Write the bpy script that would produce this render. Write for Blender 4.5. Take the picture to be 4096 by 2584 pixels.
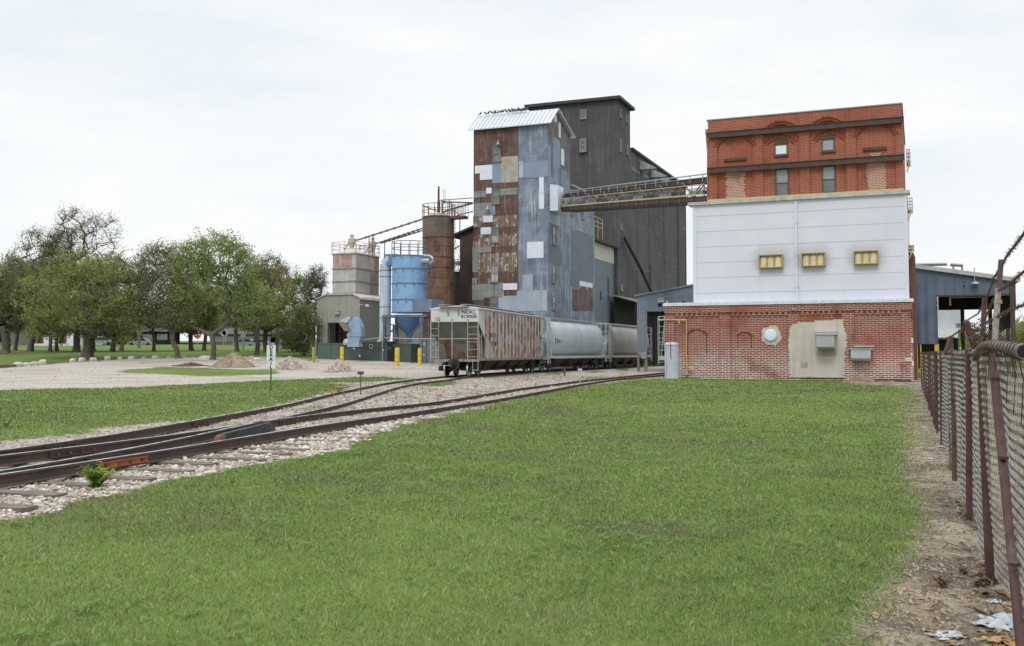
import bpy, math, random
import numpy as np
from mathutils import Vector, Matrix
R = math.radians
for o in list(bpy.data.objects): bpy.data.objects.remove(o, do_unlink=True)
SC = bpy.context.scene
COL = SC.collection
random.seed(7); RNG = np.random.default_rng(11)

# ---------------------------------------------------------------- camera
F0, HOR, PITCH, EYE = 3990.0, 1412.0, R(3.0), 1.85      # focal length and horizon row in photo pixels
CY = HOR - F0 * math.tan(PITCH)
cam = bpy.data.cameras.new('camera'); camo = bpy.data.objects.new('camera', cam); COL.objects.link(camo)
camo.location = (0, 0, EYE); camo.rotation_euler = (R(90) + PITCH, 0, 0)
cam.sensor_width = 36; cam.lens = 36 * F0 / 4096; cam.shift_y = (CY - 1292) / 4096
cam.clip_start = 0.1; cam.clip_end = 3000
SC.camera = camo

# ---------------------------------------------------------------- sky and sun (bright overcast)
SUN_EL, SUN_AZ = R(48), R(200)        # azimuth clockwise from +Y
w = bpy.data.worlds.new('World'); SC.world = w; w.use_nodes = True
nt = w.node_tree; nt.nodes.clear()
def wn(t, **k):
    n = nt.nodes.new(t)
    for a, b in k.items(): setattr(n, a, b)
    return n
sky = wn('ShaderNodeTexSky', sky_type='NISHITA', sun_disc=False, sun_elevation=SUN_EL, sun_rotation=SUN_AZ)
b1 = wn('ShaderNodeBackground'); b1.inputs[1].default_value = 0.10; nt.links.new(sky.outputs[0], b1.inputs[0])
tc = wn('ShaderNodeTexCoord'); sep = wn('ShaderNodeSeparateXYZ'); nt.links.new(tc.outputs['Generated'], sep.inputs[0])
mr = wn('ShaderNodeMapRange'); mr.inputs[1].default_value = 0.36; mr.inputs[2].default_value = 0.95; mr.inputs[3].default_value = 1.0; mr.inputs[4].default_value = 2.1
mr.interpolation_type = 'SMOOTHSTEP'; nt.links.new(sep.outputs[2], mr.inputs[0])
mp = wn('ShaderNodeMapping'); mp.inputs['Scale'].default_value = (1.3, 1.0, 5.5); mp.inputs['Location'].default_value = (0.4, 0.2, 0.3)
nt.links.new(tc.outputs['Generated'], mp.inputs[0])
nz = wn('ShaderNodeTexNoise'); nz.inputs['Scale'].default_value = 1.9; nz.inputs['Detail'].default_value = 7; nz.inputs['Roughness'].default_value = 0.55
nt.links.new(mp.outputs[0], nz.inputs[0])
cr = wn('ShaderNodeValToRGB'); cr.color_ramp.elements[0].position = 0.36; cr.color_ramp.elements[0].color = (0.84, 0.905, 0.955, 1)
cr.color_ramp.elements[1].position = 0.60; cr.color_ramp.elements[1].color = (0.985, 1.0, 1.0, 1)
e3 = cr.color_ramp.elements.new(0.74); e3.color = (0.93, 0.945, 0.955, 1)
nt.links.new(nz.outputs[0], cr.inputs[0])
b2 = wn('ShaderNodeBackground'); nt.links.new(cr.outputs[0], b2.inputs[0]); nt.links.new(mr.outputs[0], b2.inputs[1])
mx = wn('ShaderNodeMixShader'); mx.inputs[0].default_value = 0.985
nt.links.new(b1.outputs[0], mx.inputs[1]); nt.links.new(b2.outputs[0], mx.inputs[2])
ou = wn('ShaderNodeOutputWorld'); nt.links.new(mx.outputs[0], ou.inputs[0])
sl = bpy.data.lights.new('sun', 'SUN'); sl.energy = 1.15; sl.angle = R(14); sl.color = (1.0, 0.965, 0.91)
so = bpy.data.objects.new('sun', sl); COL.objects.link(so)
sd = Vector((math.sin(SUN_AZ) * math.cos(SUN_EL), math.cos(SUN_AZ) * math.cos(SUN_EL), math.sin(SUN_EL)))
so.rotation_euler = sd.to_track_quat('Z', 'Y').to_euler(); so.location = sd * 50
SC.view_settings.view_transform = 'Standard'; SC.view_settings.look = 'None'
SC.view_settings.gamma = 1; SC.view_settings.exposure = 0.0

# ---------------------------------------------------------------- ground shape, rays, yard grid
YAW = math.atan(1630 / F0); CU, SU = math.cos(YAW), math.sin(YAW)
_L = np.array([(0, 0), (10, .08), (14, .16), (20, .2), (62, .22), (82, .8), (100, 1.8), (130, 2.35), (200, 3.8), (420, 7), (3000, 10)])
_Rr = np.array([(0, 0), (25, .0), (45, .07), (62, .17), (100, .3), (200, .5), (420, 3), (3000, 10)])
def hz(x, y):
    x = np.asarray(x, float); y = np.asarray(y, float); r = np.maximum(np.hypot(x, y) * .985, 1e-3)
    a = np.where(y > 0, np.clip((x / np.maximum(y, .5) + .14) / .17, 0, 1), np.where(x > 0, 1., 0.)); a = a * a * (3 - 2 * a)
    rr = np.where(y > 0, np.where(np.abs(x) > y, r, np.maximum(y, r * .8)), r)
    return np.interp(rr, _L[:, 0], _L[:, 1]) * (1 - a) + np.interp(rr, _Rr[:, 0], _Rr[:, 1]) * a
def gz(x, y): return float(hz(x, y))
CROP = dict(s=(0, 0, 1), a=(0, 700, 1.8523), b=(1200, 760, 1.99875), c=(1800, 380, 1.852), d=(1700, 1180, 2.408), e=(2600, 380, 1.7664),
            f=(2500, 1160, 2.0067), g=(3500, 880, 2.109), h=(3500, 1400, 1.2835), i=(0, 1400, 1.72), j=(1200, 1380, 1.6053), k=(1180, 900, 2.532), l=(1600, 760, 2.813))
def P(k, x, y): a, b, s = CROP[k]; return a + x / s, b + y / s
def ray(sx, sy):
    a = (sx - 2048) / F0; b = (CY - sy) / F0
    c, s = math.cos(PITCH), math.sin(PITCH)
    return Vector((a, c - b * s, s + b * c))
def D(sx, sy, Y):
    d = ray(sx, sy); t = Y / d.y; return Vector((d.x * t, Y, EYE + d.z * t))
def FV(sx, sy, v):
    d = ray(sx, sy); t = v / (d.x * SU + d.y * CU); return (d.x * CU - d.y * SU) * t, EYE + d.z * t
def FU(sx, sy, u):
    d = ray(sx, sy); t = u / (d.x * CU - d.y * SU); return (d.x * SU + d.y * CU) * t, EYE + d.z * t
def G(sx, sy, h=0.0):
    d = ray(sx, sy); t = 3.0
    lo = None
    while t < 900:
        p = d * t
        if EYE + p.z <= gz(p.x, p.y) + h: lo = t; break
        t *= 1.02
    if lo is None: t = 900; lo = t
    a, b = lo / 1.02, lo
    for _ in range(22):
        m = (a + b) / 2; p = d * m
        if EYE + p.z <= gz(p.x, p.y) + h: b = m
        else: a = m
    p = d * b; return Vector((p.x, p.y, EYE + p.z))
def GW(u, v, z=0.0): return Vector((u * CU + v * SU, -u * SU + v * CU, z))

# ---------------------------------------------------------------- mesh builder
class MB:
    def __init__(s): s.v = []; s.f = []; s.m = []; s.sm = []; s.k = 0; s.smooth = False
    def mat(s, k): s.k = k; return s
    def add(s, vs, fs):
        n = len(s.v); s.v += [tuple(p) for p in vs]
        for f in fs: s.f.append(tuple(i + n for i in f)); s.m.append(s.k); s.sm.append(s.smooth)
        return s
    def box(s, x0, x1, y0, y1, z0, z1, M=None):
        if x0 > x1: x0, x1 = x1, x0
        if y0 > y1: y0, y1 = y1, y0
        if z0 > z1: z0, z1 = z1, z0
        v = [(x, y, z) for z in (z0, z1) for y in (y0, y1) for x in (x0, x1)]
        if M: v = [M @ Vector(p) for p in v]
        return s.add(v, [(0, 2, 3, 1), (4, 5, 7, 6), (0, 1, 5, 4), (2, 6, 7, 3), (0, 4, 6, 2), (1, 3, 7, 5)])
    def prism(s, a, b):            # two polygons with the same count, outer normal a->out
        n = len(a); return s.add(list(a) + list(b), [tuple(range(n))[::-1], tuple(range(n, 2 * n))] + [(i, (i + 1) % n, n + (i + 1) % n, n + i) for i in range(n)])
    def tube(s, p0, p1, r, n=6, r1=None, cap=True):
        p0 = Vector(p0); p1 = Vector(p1); d = p1 - p0
        if d.length < 1e-6: return s
        d.normalize(); a = d.orthogonal().normalized(); b = d.cross(a); r1 = r if r1 is None else r1
        v = [c + (a * math.cos(t) + b * math.sin(t)) * q for c, q in ((p0, r), (p1, r1)) for t in [2 * math.pi * i / n for i in range(n)]]
        f = [(i, (i + 1) % n, n + (i + 1) % n, n + i) for i in range(n)]
        o = s.smooth; s.smooth = n > 7; s.add(v, f); s.smooth = o
        if cap: s.add(v, [tuple(range(n))[::-1], tuple(range(n, 2 * n))])
        return s
    def path(s, ps, r, n=6):
        for i in range(len(ps) - 1): s.tube(ps[i], ps[i + 1], r if not isinstance(r, (list, tuple)) else r[i], n, None if not isinstance(r, (list, tuple)) else r[i + 1])
        return s
    def lathe(s, prof, c=(0, 0, 0), n=24, a0=0, a1=2 * math.pi, M=None):
        full = abs(a1 - a0 - 2 * math.pi) < 1e-6; k = n if full else n + 1
        def ring(r, z):
            v = [Vector((c[0] + r * math.cos(a0 + (a1 - a0) * j / n), c[1] + r * math.sin(a0 + (a1 - a0) * j / n), c[2] + z)) for j in range(k)]
            return [M @ p for p in v] if M else v
        o = s.smooth; s.smooth = True
        for (r0, z0), (r1, z1) in zip(prof, prof[1:]): s.add(ring(r0, z0) + ring(r1, z1), [(j, (j + 1) % k, k + (j + 1) % k, k + j) for j in range(n)])
        s.smooth = False
        if full:
            if prof[0][0] > 1e-4: s.add(ring(*prof[0]), [tuple(range(k))[::-1]])
            if prof[-1][0] > 1e-4: s.add(ring(*prof[-1]), [tuple(range(k))])
        s.smooth = o; return s
    def sheet(s, pts, th, d):       # polygon pts thickened by vector d*th
        d = Vector(d) * th; return s.prism([Vector(p) for p in pts], [Vector(p) + d for p in pts])
    def build(s, name, mats, parent=None, off=(0, 0, 0)):
        me = bpy.data.meshes.new(name)
        if any(off): v = [(p[0] - off[0], p[1] - off[1], p[2] - off[2]) for p in s.v]
        else: v = s.v
        me.from_pydata(v, [], s.f)
        if not isinstance(mats, (list, tuple)): mats = [mats]
        for m in mats: me.materials.append(m)
        if len(mats) > 1: me.polygons.foreach_set('material_index', s.m)
        me.polygons.foreach_set('use_smooth', s.sm); me.validate(); me.update()
        o = bpy.data.objects.new(name, me); COL.objects.link(o)
        if parent: o.parent = parent
        return o
def npmesh(name, V, Fc, mats, parent=None, mi=None, smooth=False):
    me = bpy.data.meshes.new(name); n = len(V); k = Fc.shape[1]; m = len(Fc)
    me.vertices.add(n); me.vertices.foreach_set('co', np.ascontiguousarray(V, dtype=np.float32).ravel())
    me.loops.add(m * k); me.loops.foreach_set('vertex_index', np.ascontiguousarray(Fc, dtype=np.int32).ravel())
    me.polygons.add(m); me.polygons.foreach_set('loop_start', np.arange(0, m * k, k, dtype=np.int32))
    me.polygons.foreach_set('loop_total', np.full(m, k, dtype=np.int32))
    if not isinstance(mats, (list, tuple)): mats = [mats]
    for q in mats: me.materials.append(q)
    if mi is not None: me.polygons.foreach_set('material_index', np.asarray(mi, dtype=np.int32))
    me.polygons.foreach_set('use_smooth', np.full(m, smooth)); me.update(calc_edges=True)
    o = bpy.data.objects.new(name, me); COL.objects.link(o)
    if parent: o.parent = parent
    return o
def tag(o, label=None, cat=None, group=None, kind=None):
    if label: o['label'] = label
    if cat: o['category'] = cat
    if group: o['group'] = group
    if kind: o['kind'] = kind
    return o
def thing(name, label, cat, loc=(0, 0, 0), rz=0.0, group=None):
    o = bpy.data.objects.new(name, None); COL.objects.link(o); o.empty_display_size = .2
    o.location = loc; o.rotation_euler = (0, 0, rz); return tag(o, label, cat, group)
class GT:                            # a thing on the yard grid; its meshes are given in grid coordinates (u, v, z)
    def __init__(s, name, label, cat, u, v, z=0.0, group=None):
        s.o = (u, v, z); s.r = thing(name, label, cat, GW(u, v, z), -YAW, group)
    def part(s, name, mb, mats, parent=None, label=None):
        o = mb.build(name, mats, parent or s.r, s.o)
        if label: o['label'] = label
        return o
def dup(root, loc, rz, label, group=None):
    r = root.copy(); COL.objects.link(r); r.location = loc; r.rotation_euler = (0, 0, rz); r['label'] = label
    if group: r['group'] = group
    for ch in list(root.children):
        c = ch.copy(); COL.objects.link(c); c.parent = r
        for g in list(ch.children):
            d = g.copy(); COL.objects.link(d); d.parent = c
    return r
def text(name, body, size, mat, parent, M, depth=.006, sx=1.0, spacing=1.0, bold=.012):
    cu = bpy.data.curves.new('t', 'FONT'); cu.body = body; cu.size = size; cu.extrude = depth; cu.align_x = 'CENTER'; cu.align_y = 'CENTER'
    cu.space_character = spacing; cu.resolution_u = 3; cu.offset = size * bold
    t = bpy.data.objects.new('t', cu); COL.objects.link(t)
    me = bpy.data.meshes.new_from_object(t.evaluated_get(bpy.context.evaluated_depsgraph_get()))
    bpy.data.objects.remove(t); me.materials.clear(); me.materials.append(mat)
    me.transform(M @ Matrix.Diagonal((sx, 1, 1, 1)))
    o = bpy.data.objects.new(name, me); COL.objects.link(o); o.parent = parent; return o
def facing(x, y, z, rz=0.0):        # text matrix: stands upright and faces local -Y, turned by rz
    return Matrix.Translation((x, y, z)) @ Matrix.Rotation(rz, 4, 'Z') @ Matrix.Rotation(R(90), 4, 'X')

# ---------------------------------------------------------------- materials
class NT:
    def __init__(s, name):
        s.m = bpy.data.materials.new(name); s.m.use_nodes = True; s.t = s.m.node_tree; s.b = s.t.nodes['Principled BSDF']
        s.tc = s.n('ShaderNodeTexCoord').outputs['Object']
    def n(s, t, **k):
        q = s.t.nodes.new(t)
        for a, b in k.items(): setattr(q, a, b)
        return q
    def L(s, a, b): s.t.links.new(a, b)
    def put(s, sock, v):
        if isinstance(v, bpy.types.NodeSocket): s.L(v, sock)
        elif isinstance(v, (tuple, list)): sock.default_value = tuple(v) + ((1,) if len(v) == 3 and sock.type == 'RGBA' else ())
        else: sock.default_value = v
    def map(s, sc=(1, 1, 1), loc=(0, 0, 0), vec=None):
        q = s.n('ShaderNodeMapping'); q.inputs['Scale'].default_value = sc; q.inputs['Location'].default_value = loc; s.L(vec or s.tc, q.inputs[0]); return q.outputs[0]
    def noise(s, scale=1, det=5, rough=.55, vec=None, dist=0):
        q = s.n('ShaderNodeTexNoise'); q.inputs['Scale'].default_value = scale; q.inputs['Detail'].default_value = det; q.inputs['Roughness'].default_value = rough
        q.inputs['Distortion'].default_value = dist; s.L(vec or s.tc, q.inputs[0]); return q.outputs[0]
    def ramp(s, x, a, b, c0=0.0, c1=1.0):
        q = s.n('ShaderNodeMapRange'); q.interpolation_type = 'SMOOTHSTEP'; s.put(q.inputs[0], x)
        for i, v in enumerate((a, b, c0, c1)): q.inputs[i + 1].default_value = v
        return q.outputs[0]
    def mix(s, f, a, b, mode='MIX'):
        q = s.n('ShaderNodeMix', data_type='RGBA', blend_type=mode); s.put(q.inputs[0], f); s.put(q.inputs[6], a); s.put(q.inputs[7], b); return q.outputs[2]
    def math(s, op, a, b=0.0, c=0.0):
        q = s.n('ShaderNodeMath', operation=op); s.put(q.inputs[0], a); s.put(q.inputs[1], b); s.put(q.inputs[2], c); return q.outputs[0]
    def xyz(s, vec=None): q = s.n('ShaderNodeSeparateXYZ'); s.L(vec or s.tc, q.inputs[0]); return q.outputs
    def vec(s, x, y, z=0.0): q = s.n('ShaderNodeCombineXYZ'); s.put(q.inputs[0], x); s.put(q.inputs[1], y); s.put(q.inputs[2], z); return q.outputs[0]
    def bump(s, h, st=.3, d=.02):
        q = s.n('ShaderNodeBump'); q.inputs['Strength'].default_value = st; q.inputs['Distance'].default_value = d; s.L(h, q.inputs['Height'])
        if s.b.inputs['Normal'].is_linked: s.L(s.b.inputs['Normal'].links[0].from_socket, q.inputs['Normal'])
        s.L(q.outputs[0], s.b.inputs['Normal'])
    def done(s, col, rough=.7, metal=0.0, spec=None):
        s.put(s.b.inputs['Base Color'], col); s.put(s.b.inputs['Roughness'], rough); s.put(s.b.inputs['Metallic'], metal)
        if spec is not None: s.b.inputs['Specular IOR Level'].default_value = spec
        return s.m
def wm(name, c1, c2, sc=1.5, c3=None, streak=.5, rough=.65, metal=0.0, corr=0.0, bump=.15, lo=.35, hi=.65, blot=None, sheets=0.0):
    """weathered surface: c1/c2 by noise, c3 in vertical streaks, corrugation pitch corr, blot = (colour, threshold)"""
    t = NT(name); col = t.mix(t.ramp(t.noise(sc, 6, .6), lo, hi), c1, c2)
    if sheets:
        X = t.xyz(); a = t.math('ADD', X[0], X[1])
        q = t.n('ShaderNodeTexBrick'); q.offset = .5; q.inputs['Scale'].default_value = 1; q.inputs['Brick Width'].default_value = sheets * .8; q.inputs['Row Height'].default_value = sheets
        q.inputs['Mortar Size'].default_value = .018; q.inputs['Color1'].default_value = (.72, .72, .72, 1); q.inputs['Color2'].default_value = (1.12, 1.12, 1.12, 1); q.inputs['Mortar'].default_value = (.45, .45, .45, 1)
        t.L(t.vec(a, X[2]), q.inputs[0]); col = t.mix(.75, col, q.outputs[0], 'MULTIPLY')
    if c3: col = t.mix(t.math('MULTIPLY', t.ramp(t.noise(1, 5, .65, t.map((2.6, 2.6, .22))), .5, .72), streak), col, c3)
    if blot: col = t.mix(t.ramp(t.noise(sc * 2.3, 7, .68, t.map((1, 1, .6), (9, 4, 2))), blot[1], blot[1] + .08), col, blot[0])
    if corr:
        X = t.xyz(); a = t.math('ADD', X[0], X[1]); wv = t.math('SINE', t.math('MULTIPLY', a, 6.2832 / corr)); t.bump(wv, .5, corr * .12)
    if bump: t.bump(t.noise(14, 4), bump, .02)
    return t.done(col, t.ramp(t.noise(3.1, 4), .3, .7, rough - .1, rough + .1), metal)
def brick(name, c1, c2, mortar, bw=.3, rh=.105, ms=.014, eff=0.0, eff_z=2.2, red=(.3, .07, .035), red_amt=.5):
    t = NT(name); X = t.xyz(); a = t.math('ADD', X[0], X[1]); wob = t.math('MULTIPLY', t.math('SUBTRACT', t.noise(3, 2), .5), .02)
    q = t.n('ShaderNodeTexBrick'); q.inputs['Scale'].default_value = 1; q.inputs['Brick Width'].default_value = bw; q.inputs['Row Height'].default_value = rh
    q.inputs['Mortar Size'].default_value = ms; q.inputs['Mortar Smooth'].default_value = .3; q.inputs['Bias'].default_value = -.1
    t.put(q.inputs['Color1'], c1); t.put(q.inputs['Color2'], c2); t.put(q.inputs['Mortar'], mortar)
    t.L(t.vec(a, t.math('ADD', X[2], wob)), q.inputs[0]); col = q.outputs[0]
    col = t.mix(t.math('MULTIPLY', t.ramp(t.noise(.33, 6, .6), .45, .62), red_amt), col, red)
    col = t.mix(t.ramp(t.noise(1.2, 6, .65, t.map((1, 1, .5), (3, 3, 3))), .5, .75, 0, .7), col, (.12, .05, .035))
    if eff:
        low = t.ramp(X[2], eff_z + .6, eff_z - 1.4); e = t.math('MULTIPLY', t.math('MULTIPLY', t.ramp(t.noise(.55, 7, .7), .37, .52), low), eff)
        mo = t.math('MAXIMUM', q.outputs[1], t.ramp(t.noise(5, 5, .7, t.map((.35, .35, 2.2))), .56, .66)); col = t.mix(t.math('MULTIPLY', e, mo), col, (.62, .57, .53))
    t.bump(q.outputs[1], -.5, .02); t.bump(t.noise(20, 3), .2, .01)
    return t.done(col, .88)
def flat(name, c, rough=.6, metal=0.0, var=.18, sc=6):
    d = tuple(x * (1 - var) for x in c); return wm(name, c, d, sc, rough=rough, metal=metal, bump=.08)
M = {}
M['rust_sheet'] = wm('rust_sheet', (.082, .043, .038), (.135, .068, .052), 1.1, (.36, .31, .25), .5, corr=.16, blot=((.38, .34, .29), .61), sheets=1.0)
M['rust_pale'] = wm('rust_pale', (.12, .068, .05), (.21, .14, .10), 1.4, (.48, .45, .38), .8, corr=.16, blot=((.46, .44, .40), .53), sheets=.8)
M['blue_sheet'] = wm('blue_sheet', (.125, .16, .22), (.235, .285, .36), .9, (.46, .51, .58), .7, corr=.16, blot=((.13, .11, .11), .61), sheets=2.3)
M['blue_flat'] = wm('blue_flat', (.19, .25, .36), (.22, .28, .38), .8, (.3, .36, .45), .3, corr=.16)
M['blue_pale'] = wm('blue_pale', (.36, .43, .52), (.44, .50, .58), .9, (.25, .30, .37), .4, corr=.16, sheets=2.0)
M['grey_green'] = wm('grey_green', (.19, .21, .2), (.24, .26, .25), 1.1, (.33, .35, .35), .3, corr=.16, sheets=1.6)
M['tan_sheet'] = wm('tan_sheet', (.32, .28, .22), (.40, .38, .34), 1.2, (.25, .17, .08), .6, corr=.16)
M['white_sheet'] = wm('white_sheet', (.62, .67, .76), (.68, .72, .8), 1.2, (.5, .52, .58), .3, corr=.16)
M['slate_sheet'] = wm('slate_sheet', (.115, .145, .175), (.135, .165, .195), .5, (.16, .19, .22), .2, corr=.3)
M['shed_blue'] = wm('shed_blue', (.145, .175, .225), (.18, .21, .265), .7, (.30, .34, .40), .3, corr=.3, blot=((.33, .37, .43), .67))
M['right_blue'] = wm('right_blue', (.085, .115, .165), (.11, .145, .2), .6, (.15, .19, .25), .25, corr=.6)
M['dark_conc'] = wm('dark_conc', (.060, .057, .064), (.082, .077, .086), .25, (.19, .185, .195), .42, rough=.9, blot=((.2, .19, .19), .70))
M['steel_roof'] = wm('steel_roof', (.50, .53, .60), (.58, .60, .66), 1.5, rough=.4, metal=.35, corr=.4)
M['dark_roof'] = flat('dark_roof', (.05, .048, .05), .9)
M['trim_white'] = flat('trim_white', (.62, .66, .72))
M['panel_white'] = None
M['cap_grey'] = wm('cap_grey', (.36, .37, .36), (.45, .46, .45), 2, (.2, .2, .19), .5)
M['cream'] = flat('cream', (.55, .43, .2))
M['steel_brown'] = wm('steel_brown', (.052, .033, .03), (.075, .042, .036), 2, (.11, .05, .035), .4)
M['rust'] = wm('rust', (.1, .042, .03), (.16, .065, .04), 6, (.07, .035, .03), .5, rough=.85)
M['post_rust'] = wm('post_rust', (.055, .022, .02), (.10, .036, .028), 9, (.4, .38, .36), .25, rough=.6, blot=((.42, .40, .39), .67))
M['galv'] = wm('galv', (.33, .35, .35), (.42, .43, .43), 12, (.2, .19, .18), .4, rough=.5, metal=.5)
M['wire'] = wm('wire', (.15, .145, .135), (.27, .26, .245), 12, (.12, .08, .06), .5, rough=.55, metal=.35)
M['wire_dark'] = wm('wire_dark', (.06, .035, .03), (.1, .06, .05), 12, rough=.8)
M['glass'] = NT('glass').done((.1, .12, .13), .12)
M['glass_pale'] = wm('glass_pale', (.33, .36, .37), (.27, .30, .31), 2, rough=.25)
M['glass_grey'] = wm('glass_grey', (.13, .135, .14), (.2, .2, .2), 2, rough=.3)
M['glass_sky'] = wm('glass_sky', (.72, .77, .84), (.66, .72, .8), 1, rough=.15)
M['frame_grey'] = flat('frame_grey', (.2, .19, .18))
M['frame_dark'] = flat('frame_dark', (.07, .055, .05))
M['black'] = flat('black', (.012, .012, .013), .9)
M['black_paint'] = flat('black_paint', (.02, .02, .022), .6)
M['white_paint'] = flat('white_paint', (.72, .72, .72), .5)
M['yellow'] = wm('yellow', (.72, .50, .03), (.6, .42, .05), 5, (.35, .25, .06), .3, rough=.5)
M['olive_yellow'] = wm('olive_yellow', (.42, .34, .08), (.33, .28, .09), 5, (.2, .17, .08), .4)
M['green_box'] = wm('green_box', (.038, .06, .05), (.05, .075, .062), 1.5, (.09, .1, .09), .35, rough=.5)
M['green_box_light'] = wm('green_box_light', (.06, .1, .085), (.07, .115, .1), 1.5, (.1, .12, .11), .3, rough=.5)
M['elec_grey'] = wm('elec_grey', (.16, .19, .215), (.19, .22, .245), 1.5, (.25, .26, .27), .3)
M['garage'] = wm('garage', (.29, .28, .24), (.33, .32, .28), .8, (.19, .18, .155), .6, corr=.3)
M['garage_side'] = wm('garage_side', (.20, .21, .18), (.22, .23, .2), .8, (.16, .16, .14), .4, corr=.3)
M['bin'] = wm('bin', (.38, .36, .345), (.47, .455, .44), 1.0, (.27, .235, .21), .6, blot=((.28, .22, .19), .64))
M['bin_red'] = wm('bin_red', (.33, .17, .15), (.40, .30, .28), 1.4, (.46, .44, .42), .6)
M['coll_blue'] = wm('coll_blue', (.15, .30, .52), (.215, .375, .58), 1.1, (.24, .33, .44), .5, rough=.45, blot=((.3, .36, .4), .70))
M['coll_blue_dark'] = wm('coll_blue_dark', (.075, .17, .33), (.1, .21, .38), 1.4, (.1, .12, .15), .5, rough=.5)
M['duct'] = wm('duct', (.42, .50, .60), (.50, .57, .66), 1.2, (.32, .17, .08), .5, rough=.45, metal=.1)
M['cowl'] = wm('cowl', (.20, .30, .43), (.26, .36, .48), 1.5, (.34, .38, .43), .5, rough=.45, metal=.2)
M['cowl_in'] = flat('cowl_in', (.17, .145, .11), .8)
M['steel_blue'] = wm('steel_blue', (.09, .11, .145), (.12, .14, .17), 2, (.12, .08, .06), .4)
M['silo_rust'] = wm('silo_rust', (.095, .05, .036), (.19, .105, .065), 1.0, (.33, .22, .13), .7, rough=.8, blot=((.36, .27, .19), .66), sheets=1.5)
M['silo_dark'] = wm('silo_dark', (.105, .075, .065), (.15, .115, .10), .8, (.2, .17, .15), .55, rough=.8)
M['brown_sheet'] = wm('brown_sheet', (.06, .034, .03), (.085, .05, .042), .9, (.16, .12, .1), .35, corr=.16, sheets=2.2)
M['concrete'] = wm('concrete', (.42, .40, .36), (.49, .465, .42), 1.5, (.34, .32, .28), .4, rough=.9)
M['stucco'] = wm('stucco', (.47, .43, .37), (.53, .49, .43), 1.1, (.33, .30, .265), .5, rough=.95)
M['tank'] = wm('tank', (.40, .44, .51), (.46, .50, .57), 1.5, (.4, .4, .4), .4, rough=.4)
M['car_white'] = wm('car_white', (.50, .53, .56), (.42, .41, .40), 1.0, (.27, .12, .06), .95, rough=.55, blot=((.30, .13, .06), .58))
M['car_rib'] = wm('car_rib', (.36, .33, .30), (.20, .13, .10), 1.3, (.20, .075, .04), .95, rough=.7, blot=((.17, .07, .04), .50), lo=.42, hi=.58)
M['car_end'] = wm('car_end', (.115, .12, .108), (.145, .145, .13), 1.0, (.13, .08, .05), .4, rough=.75)
M['car_end_low'] = wm('car_end_low', (.22, .205, .185), (.26, .24, .215), .8, (.12, .07, .045), .65, rough=.75)
M['car_end_top'] = wm('car_end_top', (.49, .52, .53), (.54, .57, .58), .8, (.38, .36, .34), .4, rough=.55)
M['car_grey'] = wm('car_grey', (.43, .49, .535), (.49, .55, .59), .8, (.28, .28, .27), .5, rough=.45, blot=((.2, .22, .23), .74))
M['car_grey_dull'] = wm('car_grey_dull', (.25, .245, .23), (.30, .295, .28), .8, (.18, .17, .155), .6, rough=.55)
M['under'] = wm('under', (.045, .034, .028), (.07, .055, .045), 2.5, (.12, .1, .08), .3, rough=.9)
M['truck_iron'] = flat('truck_iron', (.035, .03, .03), .8)
M['wheel_steel'] = flat('wheel_steel', (.10, .075, .065), .55, .3)
M['tread'] = flat('tread', (.6, .62, .65), .25, .9)
M['rail'] = wm('rail', (.052, .036, .032), (.075, .048, .04), 3, (.1, .05, .035), .5, rough=.8)
M['rail_top'] = wm('rail_top', (.55, .57, .62), (.66, .68, .72), 8, rough=.25, metal=.9)
M['rail_top_dull'] = wm('rail_top_dull', (.27, .24, .23), (.36, .33, .32), 8, rough=.4, metal=.6)
M['rust_orange'] = wm('rust_orange', (.36, .10, .035), (.28, .075, .03), 8, rough=.75)
M['tie'] = wm('tie', (.115, .088, .07), (.19, .155, .13), 6, (.07, .055, .045), .5, rough=.95, bump=.5)
M['wood_log'] = wm('wood_log', (.2, .165, .12), (.13, .105, .08), 4, rough=.95, bump=.4)
M['stone'] = wm('stone', (.58, .53, .46), (.42, .38, .32), 3, rough=.95, bump=.4)
M['pile_brown'] = wm('pile_brown', (.29, .225, .165), (.20, .15, .105), 2.5, rough=1, bump=.6, blot=((.38, .32, .25), .6))
M['pile_grey'] = wm('pile_grey', (.38, .325, .28), (.30, .25, .21), 3, rough=1, bump=.6, blot=((.5, .45, .4), .6))
M['pile_pink'] = wm('pile_pink', (.42, .35, .29), (.34, .27, .22), 5, rough=1, bump=.6, blot=((.55, .48, .42), .6))
M['soil'] = wm('soil', (.12, .07, .045), (.08, .05, .035), 5, rough=1, bump=.6)
M['hydrant'] = wm('hydrant', (.16, .065, .04), (.22, .10, .06), 9, rough=.7)
M['sign_green'] = flat('sign_green', (.03, .1, .06), .6)
M['sign_blue'] = flat('sign_blue', (.06, .09, .17), .5)
M['sign_red'] = flat('sign_red', (.5, .03, .03), .5)
M['red_faded'] = wm('red_faded', (.36, .08, .07), (.55, .42, .4), 5, rough=.7, lo=.45, hi=.55)
M['plastic'] = wm('plastic', (.50, .53, .57), (.40, .42, .45), 6, rough=.3)
M['card'] = flat('card', (.50, .27, .12), .9)
M['house_white'] = wm('house_white', (.60, .60, .66), (.66, .66, .72), 1, (.5, .5, .52), .4)
M['house_red'] = flat('house_red', (.2, .07, .06), .8)
M['shingle'] = flat('shingle', (.17, .165, .17), .9)
M['bird'] = flat('bird', (.05, .055, .065), .7)
M['bark'] = wm('bark', (.085, .072, .062), (.14, .12, .10), 3, (.04, .033, .027), .5, rough=1, bump=.5)
M['bark_far'] = wm('bark_far', (.085, .072, .062), (.12, .1, .088), 3, rough=1)
M['red_brick'] = brick('red_brick', (.225, .048, .031), (.135, .033, .025), (.42, .285, .23), .40, .112, .024, eff=1.0, red=(.25, .055, .03), red_amt=.75)
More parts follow.
